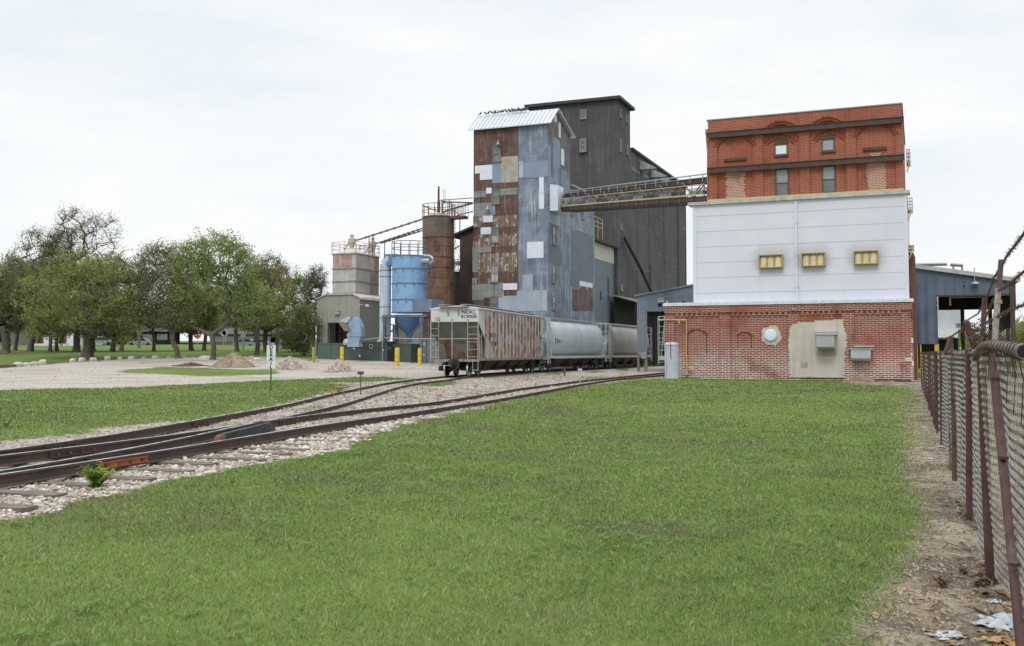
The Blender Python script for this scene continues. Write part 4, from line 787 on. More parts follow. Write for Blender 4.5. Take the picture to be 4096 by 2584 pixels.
mb = MB().prism([(UT - 7, vT2 - .3, zA1), (UT + .35, vT2 + .01, zA1 - .05), (UT + .35, vA1 + .3, zA1 - .05), (UT - 7, vA1 + .3, zA1)], [(UT - 7, vT2 - .3, zA1 + .9), (UT + .35, vT2 + .01, zA1 + .08), (UT + .35, vA1 + .3, zA1 + .08), (UT - 7, vA1 + .3, zA1 + .9)]); AN.part('roof', mb, M['cap_grey'])
for r in ((893, 862, 910, 890), (972, 868, 990, 920)): wsd(AN, 'c', r, UT + .01, M['frame_grey'], M['glass_grey'], fw=.1, out=.06)
vA2 = FU(*P('c', 1228, 1200), UT)[0]; zA2 = FU(*P('c', 1100, 1090), UT)[1]
A2 = GT('storage_annex', 'low annex with pale concrete top band and blue grey walls beside the elevator', 'building', UT - 3, vA1, 0)
zbd = FU(*P('c', 1150, 1232), UT)[1]; mb = MB(); mb.mat(0).box(UT - 7, UT - .01, vA1 + .004, vA2, -.4, zbd); mb.mat(1).box(UT - 7, UT, vA1 + .004, vA2, zbd, zA2)
A2.part('wall', mb, [M['slate_sheet'], M['concrete']])
mb = MB().prism([(UT - 7, vA1 + .31, zA2), (UT + .5, vA1 + .01, zA2 - .1), (UT + .5, vA2 + .4, zA2 - .1), (UT - 7, vA2 + .4, zA2)], [(UT - 7, vA1 + .31, zA2 + .6), (UT + .5, vA1 + .01, zA2 + .1), (UT + .5, vA2 + .4, zA2 + .1), (UT - 7, vA2 + .4, zA2 + .6)]); A2.part('roof', mb, M['dark_roof'])
mb = MB()
for r in ((1113, 1455, 1120, 1520), (1168, 1355, 1176, 1500)): sbox(mb, 'c', r, UT, .08, 0)
A2.part('conduit', mb, M['frame_dark'])
mb = MB(); v0 = FU(*P('c', 1078, 1020), UT)[0]; z0_, z1_ = FU(*P('c', 1078, 1050), UT)[1], FU(*P('c', 1090, 985), UT)[1]; v1 = vA1 + 4
for q in (z0_, (z0_ + z1_) / 2, z1_): mb.tube((UT - .3, vA1 + .4, q + 1.3), (UT - .3, v1, q + 1.3), .05, 5)
for q in (vA1 + .5, vA1 + 2.2, v1): mb.tube((UT - .3, q, z0_), (UT - .3, q, z1_ + 1.3), .05, 5)
A2.part('roof_railing', mb, M['cream'])

# ---------------------------------------------------------------- dark concrete grain elevator
VE = 111.5; uE = FV(*P('c', 1241, 600), VE)[0]; uEL = FV(*P('c', 590, 120), VE)[0]; zE = (FV(*P('c', 1240, 30), VE)[1] + FV(*P('c', 590, 100), VE)[1]) / 2
vE1 = FU(*P('c', 1334, 250), uE)[0]; vE2 = FU(*P('c', 1748, 1000), uE)[0]; zE2 = (FU(*P('c', 1342, 395), uE)[1] + FU(*P('c', 1700, 668), uE)[1]) / 2
EL = GT('grain_elevator', 'huge windowless dark grey concrete grain elevator with stepped roof', 'grain elevator', (uE + uEL) / 2, VE, 0)
mb = MB(); mb.box(uEL, uE, VE, vE1, -.5, zE); mb.box(uEL, uE - .02, vE1 + .004, vE2, -.5, zE2); mb.box(uE - .02, uE + .03, vE1 + 3, vE1 + 3.3, 0, zE2 - .01)
for q in (.28, .55, .8): vv = vE1 + (vE2 - vE1) * q; mb.box(uE - .03, uE + .02, vv, vv + .2, 0, zE2 - .01)
mb.box(uE - .3, uE + .04, vE2 - .3, vE2 + .02, -.4, zE2 + .02); EL.part('wall', mb, M['dark_conc'])
mb = MB().box(uEL - .5, uE + .5, VE - .5, vE1 + .5, zE, zE + .35); mb.box(uEL - .01, uE + .25, vE1 + .52, vE2 + .25, zE2, zE2 + .3); EL.part('roof', mb, M['dark_roof'])
for x in (1165, 690, 770): u_ = FV(*P('c', x, 30), VE)[0]; mb = MB(); mb.lathe([(.45, 0), (.45, .25), (.6, .3), (.5, .45), (0, .5)], (u_, VE + 1.5, zE + .35), 14); EL.part('roof_vent', mb, M['concrete'])
for r in ((966, 108, 1012, 176), (815, 128, 836, 185)): wf(EL, 'c', r, VE, M['frame_grey'], M['glass_grey'], bars=(2, 1), fw=.15, out=.08)
wf(EL, 'c', (965, 325, 1014, 422), VE, M['frame_grey'], (M['glass_grey'], M['glass_grey']), bars=(2, 2), fw=.25, out=.3)
for r in ((1255, 105, 1268, 165), (1303, 145, 1315, 205), (1258, 325, 1272, 420), (1308, 370, 1320, 440), (1263, 950, 1276, 997), (1265, 1400, 1280, 1448)): wsd(EL, 'c', r, uE + .02, M['frame_grey'], M['glass_grey'], bars=(1, 2), fw=.16, out=.06)
for x0, y0, x1, y1 in ((1405, 480, 1488, 553), (1490, 548, 1566, 612), (1562, 605, 1636, 668)):
    va, za = FU(*P('c', x0, y0), uE); zb_ = FU(*P('c', x0, y1 - 6), uE)[1]; d = 2.0; mb = MB(); mb.prism([(uE, va, za), (uE, va, zb_), (uE + d, va, zb_ + .1)], [(uE, va + 1.5, za), (uE, va + 1.5, zb_), (uE + d, va + 1.5, zb_ + .1)]); mb.box(uE - .01, uE + d + .1, va - .05, va - .004, zb_ - .08, zb_ + .06); EL.part('vent_hood', mb, wm('vhood', (.26, .29, .31), (.36, .39, .41), 2, (.2, .2, .2), .4, rough=.5))
mb = MB(); p = [FU(*P('c', x, y), uE + .6) for x, y in ((1303, 1048), (1380, 1255), (1455, 1465), (1470, 1510))]; mb.path([(uE + .35, p[0][0], p[0][1]), (uE + .9, p[1][0], p[1][1]), (uE + 1.3, p[2][0], p[2][1]), (uE + 1.4, p[3][0], p[3][1])], .2, 10); EL.part('grain_spout', mb, flat('spout', (.035, .035, .037), .7))
mb = MB()
for x, y0, y1 in ((1485, 1262, 1500), (1483, 555, 680), (1558, 610, 690), (1690, 820, 1420)): a = FU(*P('c', x, y0), uE + .1); b = FU(*P('c', x, y1), uE + .1); mb.tube((uE + .12, a[0], a[1]), (uE + .12, a[0], b[1]), .07, 6)
EL.part('conduit', mb, M['frame_dark'])
for i, pts in enumerate(([(1340, 530), (1352, 530), (1408, 570), (1408, 590), (1380, 580), (1340, 548)], [(1430, 588), (1470, 600), (1478, 622), (1430, 606)], [(1480, 618), (1555, 660), (1550, 682), (1500, 655)], [(1728, 975), (1740, 978), (1740, 1003), (1728, 1000)])):
    q = [FU(*P('c', *p_), uE + .02) for p_ in pts]; mb = MB().prism([(uE - .01, a[0], a[1]) for a in q], [(uE + .012, a[0], a[1]) for a in q]); EL.part('cement_patch', mb, wm('cement_patch', (.20, .20, .18), (.12, .12, .11), 2, rough=.9))
mb = MB(); rg = random.Random(3)                                  # long pale cracks and repaired joints
for pts in ([(1430, 855), (1500, 880), (1560, 905), (1610, 930)], [(1345, 965), (1430, 985), (1520, 1030), (1600, 1070), (1670, 1108)], [(1640, 975), (1690, 990), (1745, 1025)], [(1500, 1165), (1600, 1205), (1700, 1230)], [(1370, 1290), (1480, 1310), (1600, 1340), (1720, 1385)], [(1590, 1255), (1700, 1285)], [(1600, 1350), (1735, 1378)]):
    o_ = []
    for (x0, y0), (x1, y1) in zip(pts, pts[1:]):
        for s_ in range(6): o_.append((x0 + (x1 - x0) * s_ / 6 + rg.uniform(-2, 2), y0 + (y1 - y0) * s_ / 6 + rg.uniform(-3, 3)))
    q = [FU(*P('c', *p_), uE + .02) for p_ in o_]
    for a, b in zip(q, q[1:]): h_ = rg.uniform(.02, .11); mb.prism([(uE - .01, a[0], a[1]), (uE - .01, b[0], b[1]), (uE - .01, b[0], b[1] + h_), (uE - .01, a[0], a[1] + h_)], [(uE + .008, a[0], a[1]), (uE + .008, b[0], b[1]), (uE + .008, b[0], b[1] + h_), (uE + .008, a[0], a[1] + h_)])
EL.part('crack_repair', mb, wm('crack_pale', (.26, .25, .25), (.10, .10, .1), 2, rough=.9))
# lean-to, the shade of its open side put in as black
LT = GT('lean_to_shed', 'open lean-to with its inside shade coloured black under the dark elevator beside the last railcar', 'shed', uE + 2, vA2 + 1, 0)
ul_ = uE + 2.8; zl = FU(*P('d', 2040, 62), ul_)[1]; v0 = FU(2450, 1300, uE + .05)[0]; v1 = v0 + 26; zk = zl - .15
mb = MB().prism([(ul_ - 2.75, v0, zl + .7), (ul_, v0, zl - .1), (ul_, v1, zl - .1), (ul_ - 2.75, v1, zl + .7)], [(ul_ - 2.75, v0, zl + .8), (ul_, v0, zl + .02), (ul_, v1, zl + .02), (ul_ - 2.75, v1, zl + .9)]); LT.part('roof', mb, M['frame_grey'])
mb = MB().box(uE + .06, uE + .2, v0 + .5, v1, 0, zl + .6); mb.box(uE + .2, ul_ - .2, v1 - .6, v1 - .2, 0, zk); LT.part('interior_shade', mb, M['black']); mb = MB()  # black sheets stand for the shade inside the opening
for q in (v0 + .3, v0 + 9, v0 + 18): mb.box(ul_ - .3, ul_ - .1, q, q + .2, 0, zk)
LT.part('post', mb, M['black'])  # posts black as well, lost in the painted shade

# ---------------------------------------------------------------- blue shed over the right hand siding
VS = 83.8; SH = GT('track_shed', 'blue grey metal shed spanning the right hand siding left of the brick building', 'shed', FV(2560, 1300, VS)[0], VS, 0)
a = FV(*P('c', 1385, 1492), VS); b = FV(*P('c', 1800, 1415), VS); c_ = FV(2580, 1246, VS); lb = FV(2547, 1429, VS); slp = (b[1] - a[1]) / (b[0] - a[0]); uR_ = b[0] + .6
f = lambda u: a[1] + slp * (u - a[0])
mb = MB(); mb.prism([(a[0], VS, lb[1]), (c_[0], VS, lb[1]), (c_[0], VS, f(c_[0])), (a[0], VS, a[1])], [(a[0], VS + .15, lb[1]), (c_[0], VS + .15, lb[1]), (c_[0], VS + .15, f(c_[0])), (a[0], VS + .15, a[1])])
mb.prism([(c_[0], VS, c_[1]), (uR_, VS, c_[1]), (uR_, VS, f(uR_)), (c_[0], VS, f(c_[0]))], [(c_[0], VS + .15, c_[1]), (uR_, VS + .15, c_[1]), (uR_, VS + .15, f(uR_)), (c_[0], VS + .15, f(c_[0]))])
SH.part('front_wall', mb, M['shed_blue'])
mb = MB().prism([(a[0] - .2, VS - .15, a[1] - .02), (uR_, VS - .15, f(uR_) + .02), (uR_, VS + 22, f(uR_) + .02), (a[0] - .2, VS + 22, a[1] - .02)], [(a[0] - .2, VS - .15, a[1] + .12), (uR_, VS - .15, f(uR_) + .16), (uR_, VS + 22, f(uR_) + .16), (a[0] - .2, VS + 22, a[1] + .12)]); SH.part('roof', mb, M['shed_blue'])
mb = MB().box(a[0] + 1.2, uR_, VS + 21, VS + 21.3, 0, a[1] - .1); mb.box(a[0] + 3, uR_, VS + .5, VS + 21, c_[1] + .4, c_[1] + .6); mb.box(a[0], a[0] + .1, VS + .3, VS + 21.6, c_[1] - .2, a[1] - .1); SH.part('interior_shade', mb, M['black'])  # black back wall and ceiling added to make the inside dark
for x in (2055, 2113):
    q = FV(*P('d', x, 700), VS)[0]; mb = MB().box(q - .1, q + .1, VS - .02 + (x > 2100) * .3, VS + .18 + (x > 2100) * .3, -.2, lb[1] + .3); SH.part('post', mb, flat('post_olive', (.19, .17, .09)))
q = FV(*P('d', 2130, 700), VS)[0]; mb = MB().box(q - .09, q + .09, VS + .02, VS + .12, .1, c_[1]); SH.part('post', mb, flat('post_tan', (.24, .22, .16)))
mb = MB(); fbox(mb.mat(0), 'd', (2084, 552, 2134, 610), VS - .1, .03, 0); [fbox(mb.mat(1), 'd', (2090, y, 2128, y + 3), VS - .135, .003, 0) for y in (562, 572, 582, 592)]; SH.part('notice_board', mb, [flat('notice', (.36, .38, .40)), M['frame_grey']])
downlight(SH, 2282, 45, 'd', VS); mb = MB()
for x, y, k in ((2262, 98, 'd'), ): u_, z_ = FV(*P(k, x, y), VS); mb.lathe([(.0, 0), (.14, 0), (.14, .06), (0, .06)], n=14, M=Matrix.Translation((u_, VS, z_)) @ Matrix.Rotation(R(90), 4, 'X'))
u_, z_ = FV(*P('f', 472, 102), VS); mb.lathe([(.0, 0), (.14, 0), (.14, .06), (0, .06)], n=14, M=Matrix.Translation((u_, VS, z_)) @ Matrix.Rotation(R(90), 4, 'X')); SH.part('vent_hole', mb, M['black'])
u_, z_ = FV(*P('f', 345, 100), VS); mb = MB().tube((u_, VS - .3, z_ - .2), (u_, VS - .3, z_ + .15), .08, 8); SH.part('vent_pipe', mb, M['white_paint'])

# ---------------------------------------------------------------- blue shed on the right
VX = 74.0; SX = GT('loading_shed', 'dark blue corrugated shed with sloping roof and big open bay behind the fence', 'shed', FV(*P('g', 600, 900), VX)[0], VX, 0)
tl, tr = FV(*P('g', 297, 390), VX), FV(*P('g', 1180, 508), VX); pl, pb = FV(*P('g', 534, 1045), VX); ol, oz = FV(*P('g', 534, 634), VX); cl = FV(*P('g', 1152, 700), VX)[0]
f = lambda u: tl[1] + (tr[1] - tl[1]) * (u - tl[0]) / (tr[0] - tl[0])
mb = MB(); q0 = tl[0] - .3
for x0, x1, zb_ in ((q0, pl, pb), (pl, tr[0], oz)): mb.prism([(x0, VX, zb_), (x1, VX, zb_), (x1, VX, f(x1)), (x0, VX, f(x0))], [(x0, VX + .15, zb_), (x1, VX + .15, zb_), (x1, VX + .15, f(x1)), (x0, VX + .15, f(x0))])
SX.part('front_wall', mb, M['right_blue'])
mb = MB(); x0, x1 = q0 - .1, tr[0] + .3
mb.mat(0).prism([(x0, VX - .2, f(x0)), (x1, VX - .2, f(x1)), (x1, VX + 16, f(x1)), (x0, VX + 16, f(x0))], [(x0, VX - .2, f(x0) + .16), (x1, VX - .2, f(x1) + .16), (x1, VX + 16, f(x1) + .16), (x0, VX + 16, f(x0) + .16)])
mb.mat(1).prism([(x0, VX - .26, f(x0) - .1), (x1, VX - .26, f(x1) - .1), (x1, VX - .202, f(x1) - .1), (x0, VX - .202, f(x0) - .1)], [(x0, VX - .26, f(x0) + .18), (x1, VX - .26, f(x1) + .18), (x1, VX - .202, f(x1) + .18), (x0, VX - .202, f(x0) + .18)]); SX.part('roof', mb, [M['black'], M['cap_grey']])
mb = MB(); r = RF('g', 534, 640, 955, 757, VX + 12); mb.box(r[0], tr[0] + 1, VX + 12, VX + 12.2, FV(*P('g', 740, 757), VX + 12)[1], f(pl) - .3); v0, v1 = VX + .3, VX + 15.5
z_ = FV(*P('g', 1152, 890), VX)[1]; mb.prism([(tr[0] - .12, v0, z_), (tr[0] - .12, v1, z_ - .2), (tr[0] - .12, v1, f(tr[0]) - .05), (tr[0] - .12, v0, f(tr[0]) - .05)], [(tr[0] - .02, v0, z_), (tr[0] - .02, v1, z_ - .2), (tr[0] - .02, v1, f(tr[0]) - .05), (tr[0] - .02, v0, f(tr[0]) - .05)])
SX.part('interior_shade', mb, M['black'])  # shade of the open bay put into black panels
for x, v_, m_ in ((1166, VX - .1, 'steel_brown'), (740, VX + 12.3, 'steel_brown'), (975, VX + 14, 'steel_brown'), (1120, VX + 15, 'steel_brown')):
    u_ = FV(*P('g', x, 900), v_)[0]; mb = MB().box(u_ - .14, u_ + .14, v_, v_ + .22, -.3, f(min(u_, tr[0])) - .1); SX.part('column', mb, M[m_])
for r in ((335, 1046, 362, 1180), (380, 1046, 392, 1180), (503, 1046, 540, 1180)):
    u0, u1, z0, z1 = RF('g', *r, VX + .2); mb = MB().box(u0, u1, VX + .05, VX + .45, -.2, pb); SX.part('yellow_column', mb, M['yellow'])
mb = MB().box(pl - .02, cl + .2, VX - .03, VX + .2, oz - .12, oz - .003); mb.mat(0); SX.part('bay_frame', mb, M['steel_brown'])
mb = MB(); r = RF('g', 628, 648, 640, 720, VX + .5); mb.box(r[0], r[1], VX + .5, VX + .6, r[2], r[3]); r = RF('g', 640, 650, 920, 656, VX + .5); mb.box(r[0], r[1], VX + .5, VX + .6, r[2], r[3]); r = RF('g', 928, 648, 936, 672, VX + .5); mb.box(r[0], r[1], VX + .5, VX + .6, r[2], r[3]); SX.part('sprinkler_pipe', mb, flat('pale_yellow', (.5, .45, .25)))
u_, z_ = FV(*P('g', 842, 530), VX); mb = MB().tube((u_ - .02, VX - .2, z_ + 1), (u_ - .02, VX - .25, z_), .03, 6); mb.lathe([(.28, -.1), (.25, 0), (.05, .1)], (u_, VX - .3, z_), 14); SX.part('gooseneck_light', mb, M['galv'])
for x, y0, y1 in ((750, 522, 531), (750, 549, 571), (520, 692, 702), (520, 733, 753)): mb = MB(); fbox(mb, 'g', (x - 6, y0, x + 6, y1), VX, .02, 0); SX.part('vent_slot', mb, M['black'])
mb = MB()
for x0, y0, x1, y1 in ((330, 378, 608, 372), (635, 376, 740, 382)): p, q = FV(*P('g', x0, y0), VX + 3), FV(*P('g', x1, y1), VX + 3); mb.tube((p[0], VX + 3, p[1]), (q[0], VX + 3, q[1]), .12, 6)
for x0, y0, x1, y1 in ((735, 382, 735, 450), (662, 385, 650, 440)): p, q = FV(*P('g', x0, y0), VX + 3), FV(*P('g', x1, y1), VX + 3); mb.tube((p[0], VX + 3, p[1]), (q[0], VX + 3, q[1] - .6), .07, 6)
SX.part('roof_pipe', mb, M['galv'])
v_ = VX + 34; FB = GT('far_storehouse', 'pale metal storehouse seen through the open bay of the dark blue shed', 'building', FV(*P('g', 640, 900), v_)[0], v_, 0)
r = RF('g', 520, 740, 742, 930, v_); mb = MB().mat(0); mb.box(r[0] - 3, r[1], v_, v_ + 9, r[2], r[3] + 1); r2 = RF('g', 520, 930, 700, 992, v_ - 1.2); mb.mat(1).box(r2[0] - 3, r2[1], v_ - 1.2, v_ - .01, r2[2], r2[3]); mb.mat(0).box(r[0] - 3, r[1] - .6, v_ + .5, v_ + 9, -.2, r[2] - .002); FB.part('wall', mb, [wm('far_pale', (.42, .44, .48), (.48, .5, .54), 1, corr=.5), M['white_paint']])
r3 = RF('g', 520, 995, 705, 1135, v_); mb = MB().mat(0).box(r3[0] - 3, r3[1], v_ + .2, v_ + .49, -.2, r3[3]); mb.mat(1).box(r3[1] - .9, r3[1] - .45, v_, v_ + .19, -.2, r3[3]); FB.part('dock_door', mb, [M['black'], M['frame_grey']])
# ---------------------------------------------------------------- railcars (local x across, y along from the near end, z from railhead)
WH = MB(); Mw = Matrix.Rotation(R(90), 4, 'Y')
WH.mat(0).lathe([(0, -.05), (.1, -.07), (.16, -.02), (.36, -.03), (.40, -.06), (.455, -.06)], n=28, M=Mw)
WH.mat(1).lathe([(.455, -.06), (.455, .045), (.40, .046)], n=28, M=Mw); WH.mat(0).lathe([(.49, .046), (.49, .075), (.38, .07), (.34, .03), (.16, .04), (0, .06)], n=28, M=Mw)
WHM = WH.build('wheel', [M['wheel_steel'], M['tread']]); WHD = WHM.data; bpy.data.objects.remove(WHM)
def truck(root, yc):
    mb = MB(); ir = 0
    for s in (-1, 1):
        x0, x1 = s * .93, s * 1.08
        mb.prism([(x0, yc - 1.25, .38), (x0, yc - 1.25, .60), (x0, yc - .55, .86), (x0, yc + .55, .86), (x0, yc + 1.25, .60), (x0, yc + 1.25, .38), (x0, yc + .85, .34), (x0, yc + .35, .22), (x0, yc - .35, .22), (x0, yc - .85, .34)], [(x1, yc - 1.25, .38), (x1, yc - 1.25, .60), (x1, yc - .55, .86), (x1, yc + .55, .86), (x1, yc + 1.25, .60), (x1, yc + 1.25, .38), (x1, yc + .85, .34), (x1, yc + .35, .22), (x1, yc - .35, .22), (x1, yc - .85, .34)])
        for q in (-.89, .89): mb.tube((s * .9, yc + q, .457), (s * 1.26, yc + q, .457), .14, 10); mb.box(s * 1.08, s * 1.22, yc + q - .16, yc + q + .16, .33, .62)
    mb.box(-1.0, 1.0, yc - .3, yc + .3, .45, .82)
    for q in (-.89, .89): mb.tube((-.8, yc + q, .457), (.8, yc + q, .457), .085, 10)
    o = mb.build('truck', M['truck_iron'], root)
    for s in (-1, 1):
        for q in (-.89, .89):
            w_ = bpy.data.objects.new('wheel', WHD); COL.objects.link(w_); w_.parent = o; w_.location = (s * .757, yc + q, .457); w_.scale = (-s, 1, 1)
    return o
def ladder(mb, a, b, z0, z1, n, r=.025):
    a, b = Vector(a), Vector(b); mb.tube(a + Vector((0, 0, z0)), a + Vector((0, 0, z1)), r, 6); mb.tube(b + Vector((0, 0, z0)), b + Vector((0, 0, z1)), r, 6)
    for i in range(n): z = z0 + (z1 - z0) * (i + .35) / n; mb.tube(a + Vector((0, 0, z)), b + Vector((0, 0, z)), r * .8, 5)
def coupler(root, L):
    for e, s in ((0, -1), (L, 1)):
        mb = MB().box(-.16, .16, e, e + s * .65, .72, .98); mb.box(-.28, .28, e - s * .05, e + s * .1, .55, 1.08); mb.prism([(-.2, e + s * .65, .70), (.2, e + s * .65, .70), (.14, e + s * 1.0, .74), (-.02, e + s * .95, .72)], [(-.2, e + s * .65, 1.0), (.2, e + s * .65, 1.0), (.14, e + s * 1.0, .96), (-.02, e + s * .95, .98)])
        mb.path([(.3, e, .9), (.34, e + s * .3, .55), (.2, e + s * .6, .4)], .035, 6); mb.build('coupler', M['truck_iron'], root)
def hoppers(root, L, n, w=1.45):
    mb = MB(); span = (L - 5.6) / n
    for i in range(n):
        a = 2.8 + i * span; b = a + span; c = (a + b) / 2
        mb.prism([(-w, a, 1.1), (w, a, 1.1), (w, b, 1.1), (-w, b, 1.1)][::-1], [(-.7, c - .55, .42), (.7, c - .55, .42), (.7, c + .55, .42), (-.7, c + .55, .42)][::-1]); mb.box(-.8, .8, c - .6, c + .6, .28, .42)
        if i: mb.prism([(w - .15, a - .05, 1.1), (w, a - .05, 1.1), (w, a + .05, 1.1), (w - .15, a + .05, 1.1)], [(.5, a - .05, .5), (.6, a - .05, .5), (.6, a + .05, .5), (.5, a + .05, .5)])
    mb.box(-.2, .2, .4, L - .4, .72, 1.02); return mb.build('hopper_outlet', M['under'], root)
def ribbed_car(label, loc, rz):
    L, W, ZS, ZT = 16.8, 1.57, 1.08, 4.22; c = thing('hopper_car', label, 'railcar', loc, rz, 'covered hopper railcars on the left siding')
    mb = MB(); mb.mat(0); e = 1.45
    for s in (-1, 1):
        for x in (s * W,):
            pts = [(0, ZT), (0, 3.42), (e, 2.35), (e, ZS), (L - e, ZS), (L - e, 2.35), (L, 3.42), (L, ZT)]
            mb.prism([(x, y, z) for y, z in pts], [(x - s * .05, y, z) for y, z in pts])
    mb.box(-W + .05, W - .05, e + .5, L - e - .5, ZS + .02, ZT - .05); mb.build('side_wall', M['car_white'], c)
    mb = MB(); mb.mat(0).box(-W - .02, W + .02, -.02, .06, 3.42, ZT); 
    zm = 2.05
    rr_m = wm('rust_run', (.11, .055, .035), (.2, .12, .085), 2.5, (.3, .28, .25), .5, rough=.9)
    for e0, s in ((.06, 1), (L - .06, -1)):
        if s < 0: mb.build('end_sheet', [M['car_end_top'], M['car_end'], M['car_end_low'], rr_m], c); mb = MB()
        else: mb = MB(); mb.box(-W - .02, W + .02, L - .06, L + .02, 3.42, ZT); mb.build('end_sheet', M['car_end_top'], c); mb = MB(); mb.mat(0).box(-W - .02, W + .02, -.02, .06, 3.42, ZT)
        ym = e0 + s * 1.35 * (3.42 - zm) / (3.42 - 1.1); yb = e0 + s * 1.35; k = .05
        mb.mat(1).prism([(-W + .06, e0, 3.46), (W - .06, e0, 3.46), (W - .06, ym, zm), (-W + .06, ym, zm)], [(-W + .06, e0 + s * k, 3.46), (W - .06, e0 + s * k, 3.46), (W - .06, ym + s * k, zm), (-W + .06, ym + s * k, zm)])
        mb.mat(2).prism([(-W + .06, ym, zm), (W - .06, ym, zm), (W - .06, yb, 1.1), (-W + .06, yb, 1.1)], [(-W + .06, ym + s * k, zm), (W - .06, ym + s * k, zm), (W - .06, yb + s * k, 1.1), (-W + .06, yb + s * k, 1.1)])
        for x0, x1 in ((-1.0, -.55), (.75, 1.15)):                  # rust runs below the brackets
            y0_, z0_ = ym - s * .27, zm + .46; mb.mat(3).prism([(x0 + .1, y0_ - s * .012, z0_), (x1 - .1, y0_ - s * .012, z0_), (x1, ym - s * .012, zm), (x0, ym - s * .012, zm)], [(x0 + .1, y0_, z0_), (x1 - .1, y0_, z0_), (x1, ym, zm), (x0, ym, zm)])
            mb.prism([(x0, ym - s * .012, zm), (x1, ym - s * .012, zm), (x1 + .03, yb - s * .012, 1.1), (x0, yb - s * .012, 1.1)], [(x0, ym, zm), (x1, ym, zm), (x1 + .03, yb, 1.1), (x0, yb, 1.1)])
    mb.build('end_sheet', [M['car_end_top'], M['car_end'], M['car_end_low'], rr_m], c)
    mb = MB(); n = 17
    for s in (-1, 1):
        for i in range(n):
            y = e + (L - 2 * e) * i / (n - 1); mb.prism([(s * W, y - .10, ZS + .05), (s * W, y + .10, ZS + .05), (s * (W + .09), y + .05, ZS + .05), (s * (W + .09), y - .05, ZS + .05)], [(s * W, y - .10, ZT - .12), (s * W, y + .10, ZT - .12), (s * (W + .09), y + .05, ZT - .06), (s * (W + .09), y - .05, ZT - .06)])
    tag(mb.build('side_ribs', M['car_rib'], c), kind='stuff') if False else mb.build('side_ribs', M['car_rib'], c)
    mb = MB().box(-W - .1, W + .1, -.06, L + .06, ZT, ZT + .07); mb.prism([(-W, 0, ZT + .07), (W, 0, ZT + .07), (W, L, ZT + .07), (-W, L, ZT + .07)], [(-.9, 0, ZT + .2), (.9, 0, ZT + .2), (.9, L, ZT + .2), (-.9, L, ZT + .2)])
    mb.build('roof', M['car_end_top'], c); mb = MB().box(-1.0, -.45, -.25, L + .2, ZT + .26, ZT + .3); mb.box(.45, 1.0, -.25, L + .2, ZT + .26, ZT + .3); mb.box(-.42, .42, .8, L - .8, ZT + .2, ZT + .28)
    mb.box(-1.0, .9, -.3, .1, ZT + .12, ZT + .16); mb.prism([(-.45, -.28, ZT + .1), (-.38, -.28, ZT + .1), (-.38, .0, ZT - .5), (-.45, .0, ZT - .5)], [(-.45, -.22, ZT + .1), (-.38, -.22, ZT + .1), (-.38, .06, ZT - .5), (-.45, .06, ZT - .5)]); mb.prism([(.25, -.28, ZT + .1), (.32, -.28, ZT + .1), (.32, .0, ZT - .5), (.25, .0, ZT - .5)], [(.25, -.22, ZT + .1), (.32, -.22, ZT + .1), (.32, .06, ZT - .5), (.25, .06, ZT - .5)])
    mb.build('running_board', M['galv'], c)
    mb = MB().box(-W, W, -.02, .4, .92, 1.08); mb.box(-W, W, L - .4, L + .02, .92, 1.08); mb.box(-W - .02, -W + .1, .4, L - .4, .98, 1.12); mb.box(W - .1, W + .02, .4, L - .4, .98, 1.12); mb.box(-W, W, .4, 1.4, 1.0, 1.06); mb.box(-W, W, L - 1.4, L - .4, 1.0, 1.06); mb.build('side_sill', wm('sill', (.2, .15, .12), (.32, .29, .26), 3, (.12, .08, .06), .5, rough=.8), c)
    for e0, s in ((0, -1), (L, 1)):
        mb = MB(); y = e0 + s * .05
        ladder(mb, (-W, y, 0), (-1.05, y, 0), .55, 3.3, 6); ladder(mb, (.88, y, 0), (W, y, 0), 1.05, 3.4, 5)
        for x in (-1.05, -.15, .88): mb.tube((x, y, 1.08), (x, y, 3.6), .032, 6); mb.box(x - .05, x + .05, y - .04, y + .04, 3.35, 3.6)
        mb.tube((-1.05, y, 2.35), (W, y, 2.35), .03, 6)
        ladder(mb, (W + .06, e0 - s * .05, 0), (W + .06, e0 - s * .5, 0), .95, 2.7, 5); ladder(mb, (-W - .06, e0 - s * .05, 0), (-W - .06, e0 - s * .5, 0), .95, 2.7, 5)
        mb.tube((W, y, 1.05), (W, y, 3.5), .035, 6); mb.tube((-W, y, 1.05), (-W, y, 3.5), .035, 6)
        for x in (-W, W - .35): mb.path([(x, y, .95), (x, y, .38), (x + .35, y, .38), (x + .35, y, .95)], .022, 5)
        mb.path([(-1.3, y - .1 * s, .72), (-.2, y + s * .15, .66), (-.05, y + s * .3, .66)], .02, 5)
        mb.build('end_ladder', wm('ladder_pale', (.40, .40, .37), (.28, .26, .23), 5, (.15, .09, .06), .5), c)
    mb = MB().lathe([(.0, 0), (.24, .0), (.24, .1), (0, .1)], n=16, M=Matrix.Translation((.35, .32, 1.32)) @ Matrix.Rotation(R(90), 4, 'X')); mb.box(.0, .7, .2, .5, 1.06, 1.2); mb.build('brake_gear', M['under'], c)
    coupler(c, L); hoppers(c, L, 4); truck(c, 1.55); truck(c, L - 1.55)
    for body, z, sz in (('NOKL', 4.02, .31), ('819008', 3.74, .31)): text('lettering', body, sz, M['black_paint'], c, facing(.95, -.024, z), sx=1.12)
    for y, b1_, b2_ in ((e + .87 * 1.5, 'NO', '819'), (e + .87 * 2.5, 'KL', '008')):
        text('lettering', b1_, .42, M['black_paint'], c, facing(W + .008, y, 2.62, R(90)), sx=.72); text('lettering', b2_, .42, M['black_paint'], c, facing(W + .008, y, 2.05, R(90)), sx=.72)
    mb = MB(); step = (L - 2 * e) / (n - 1)
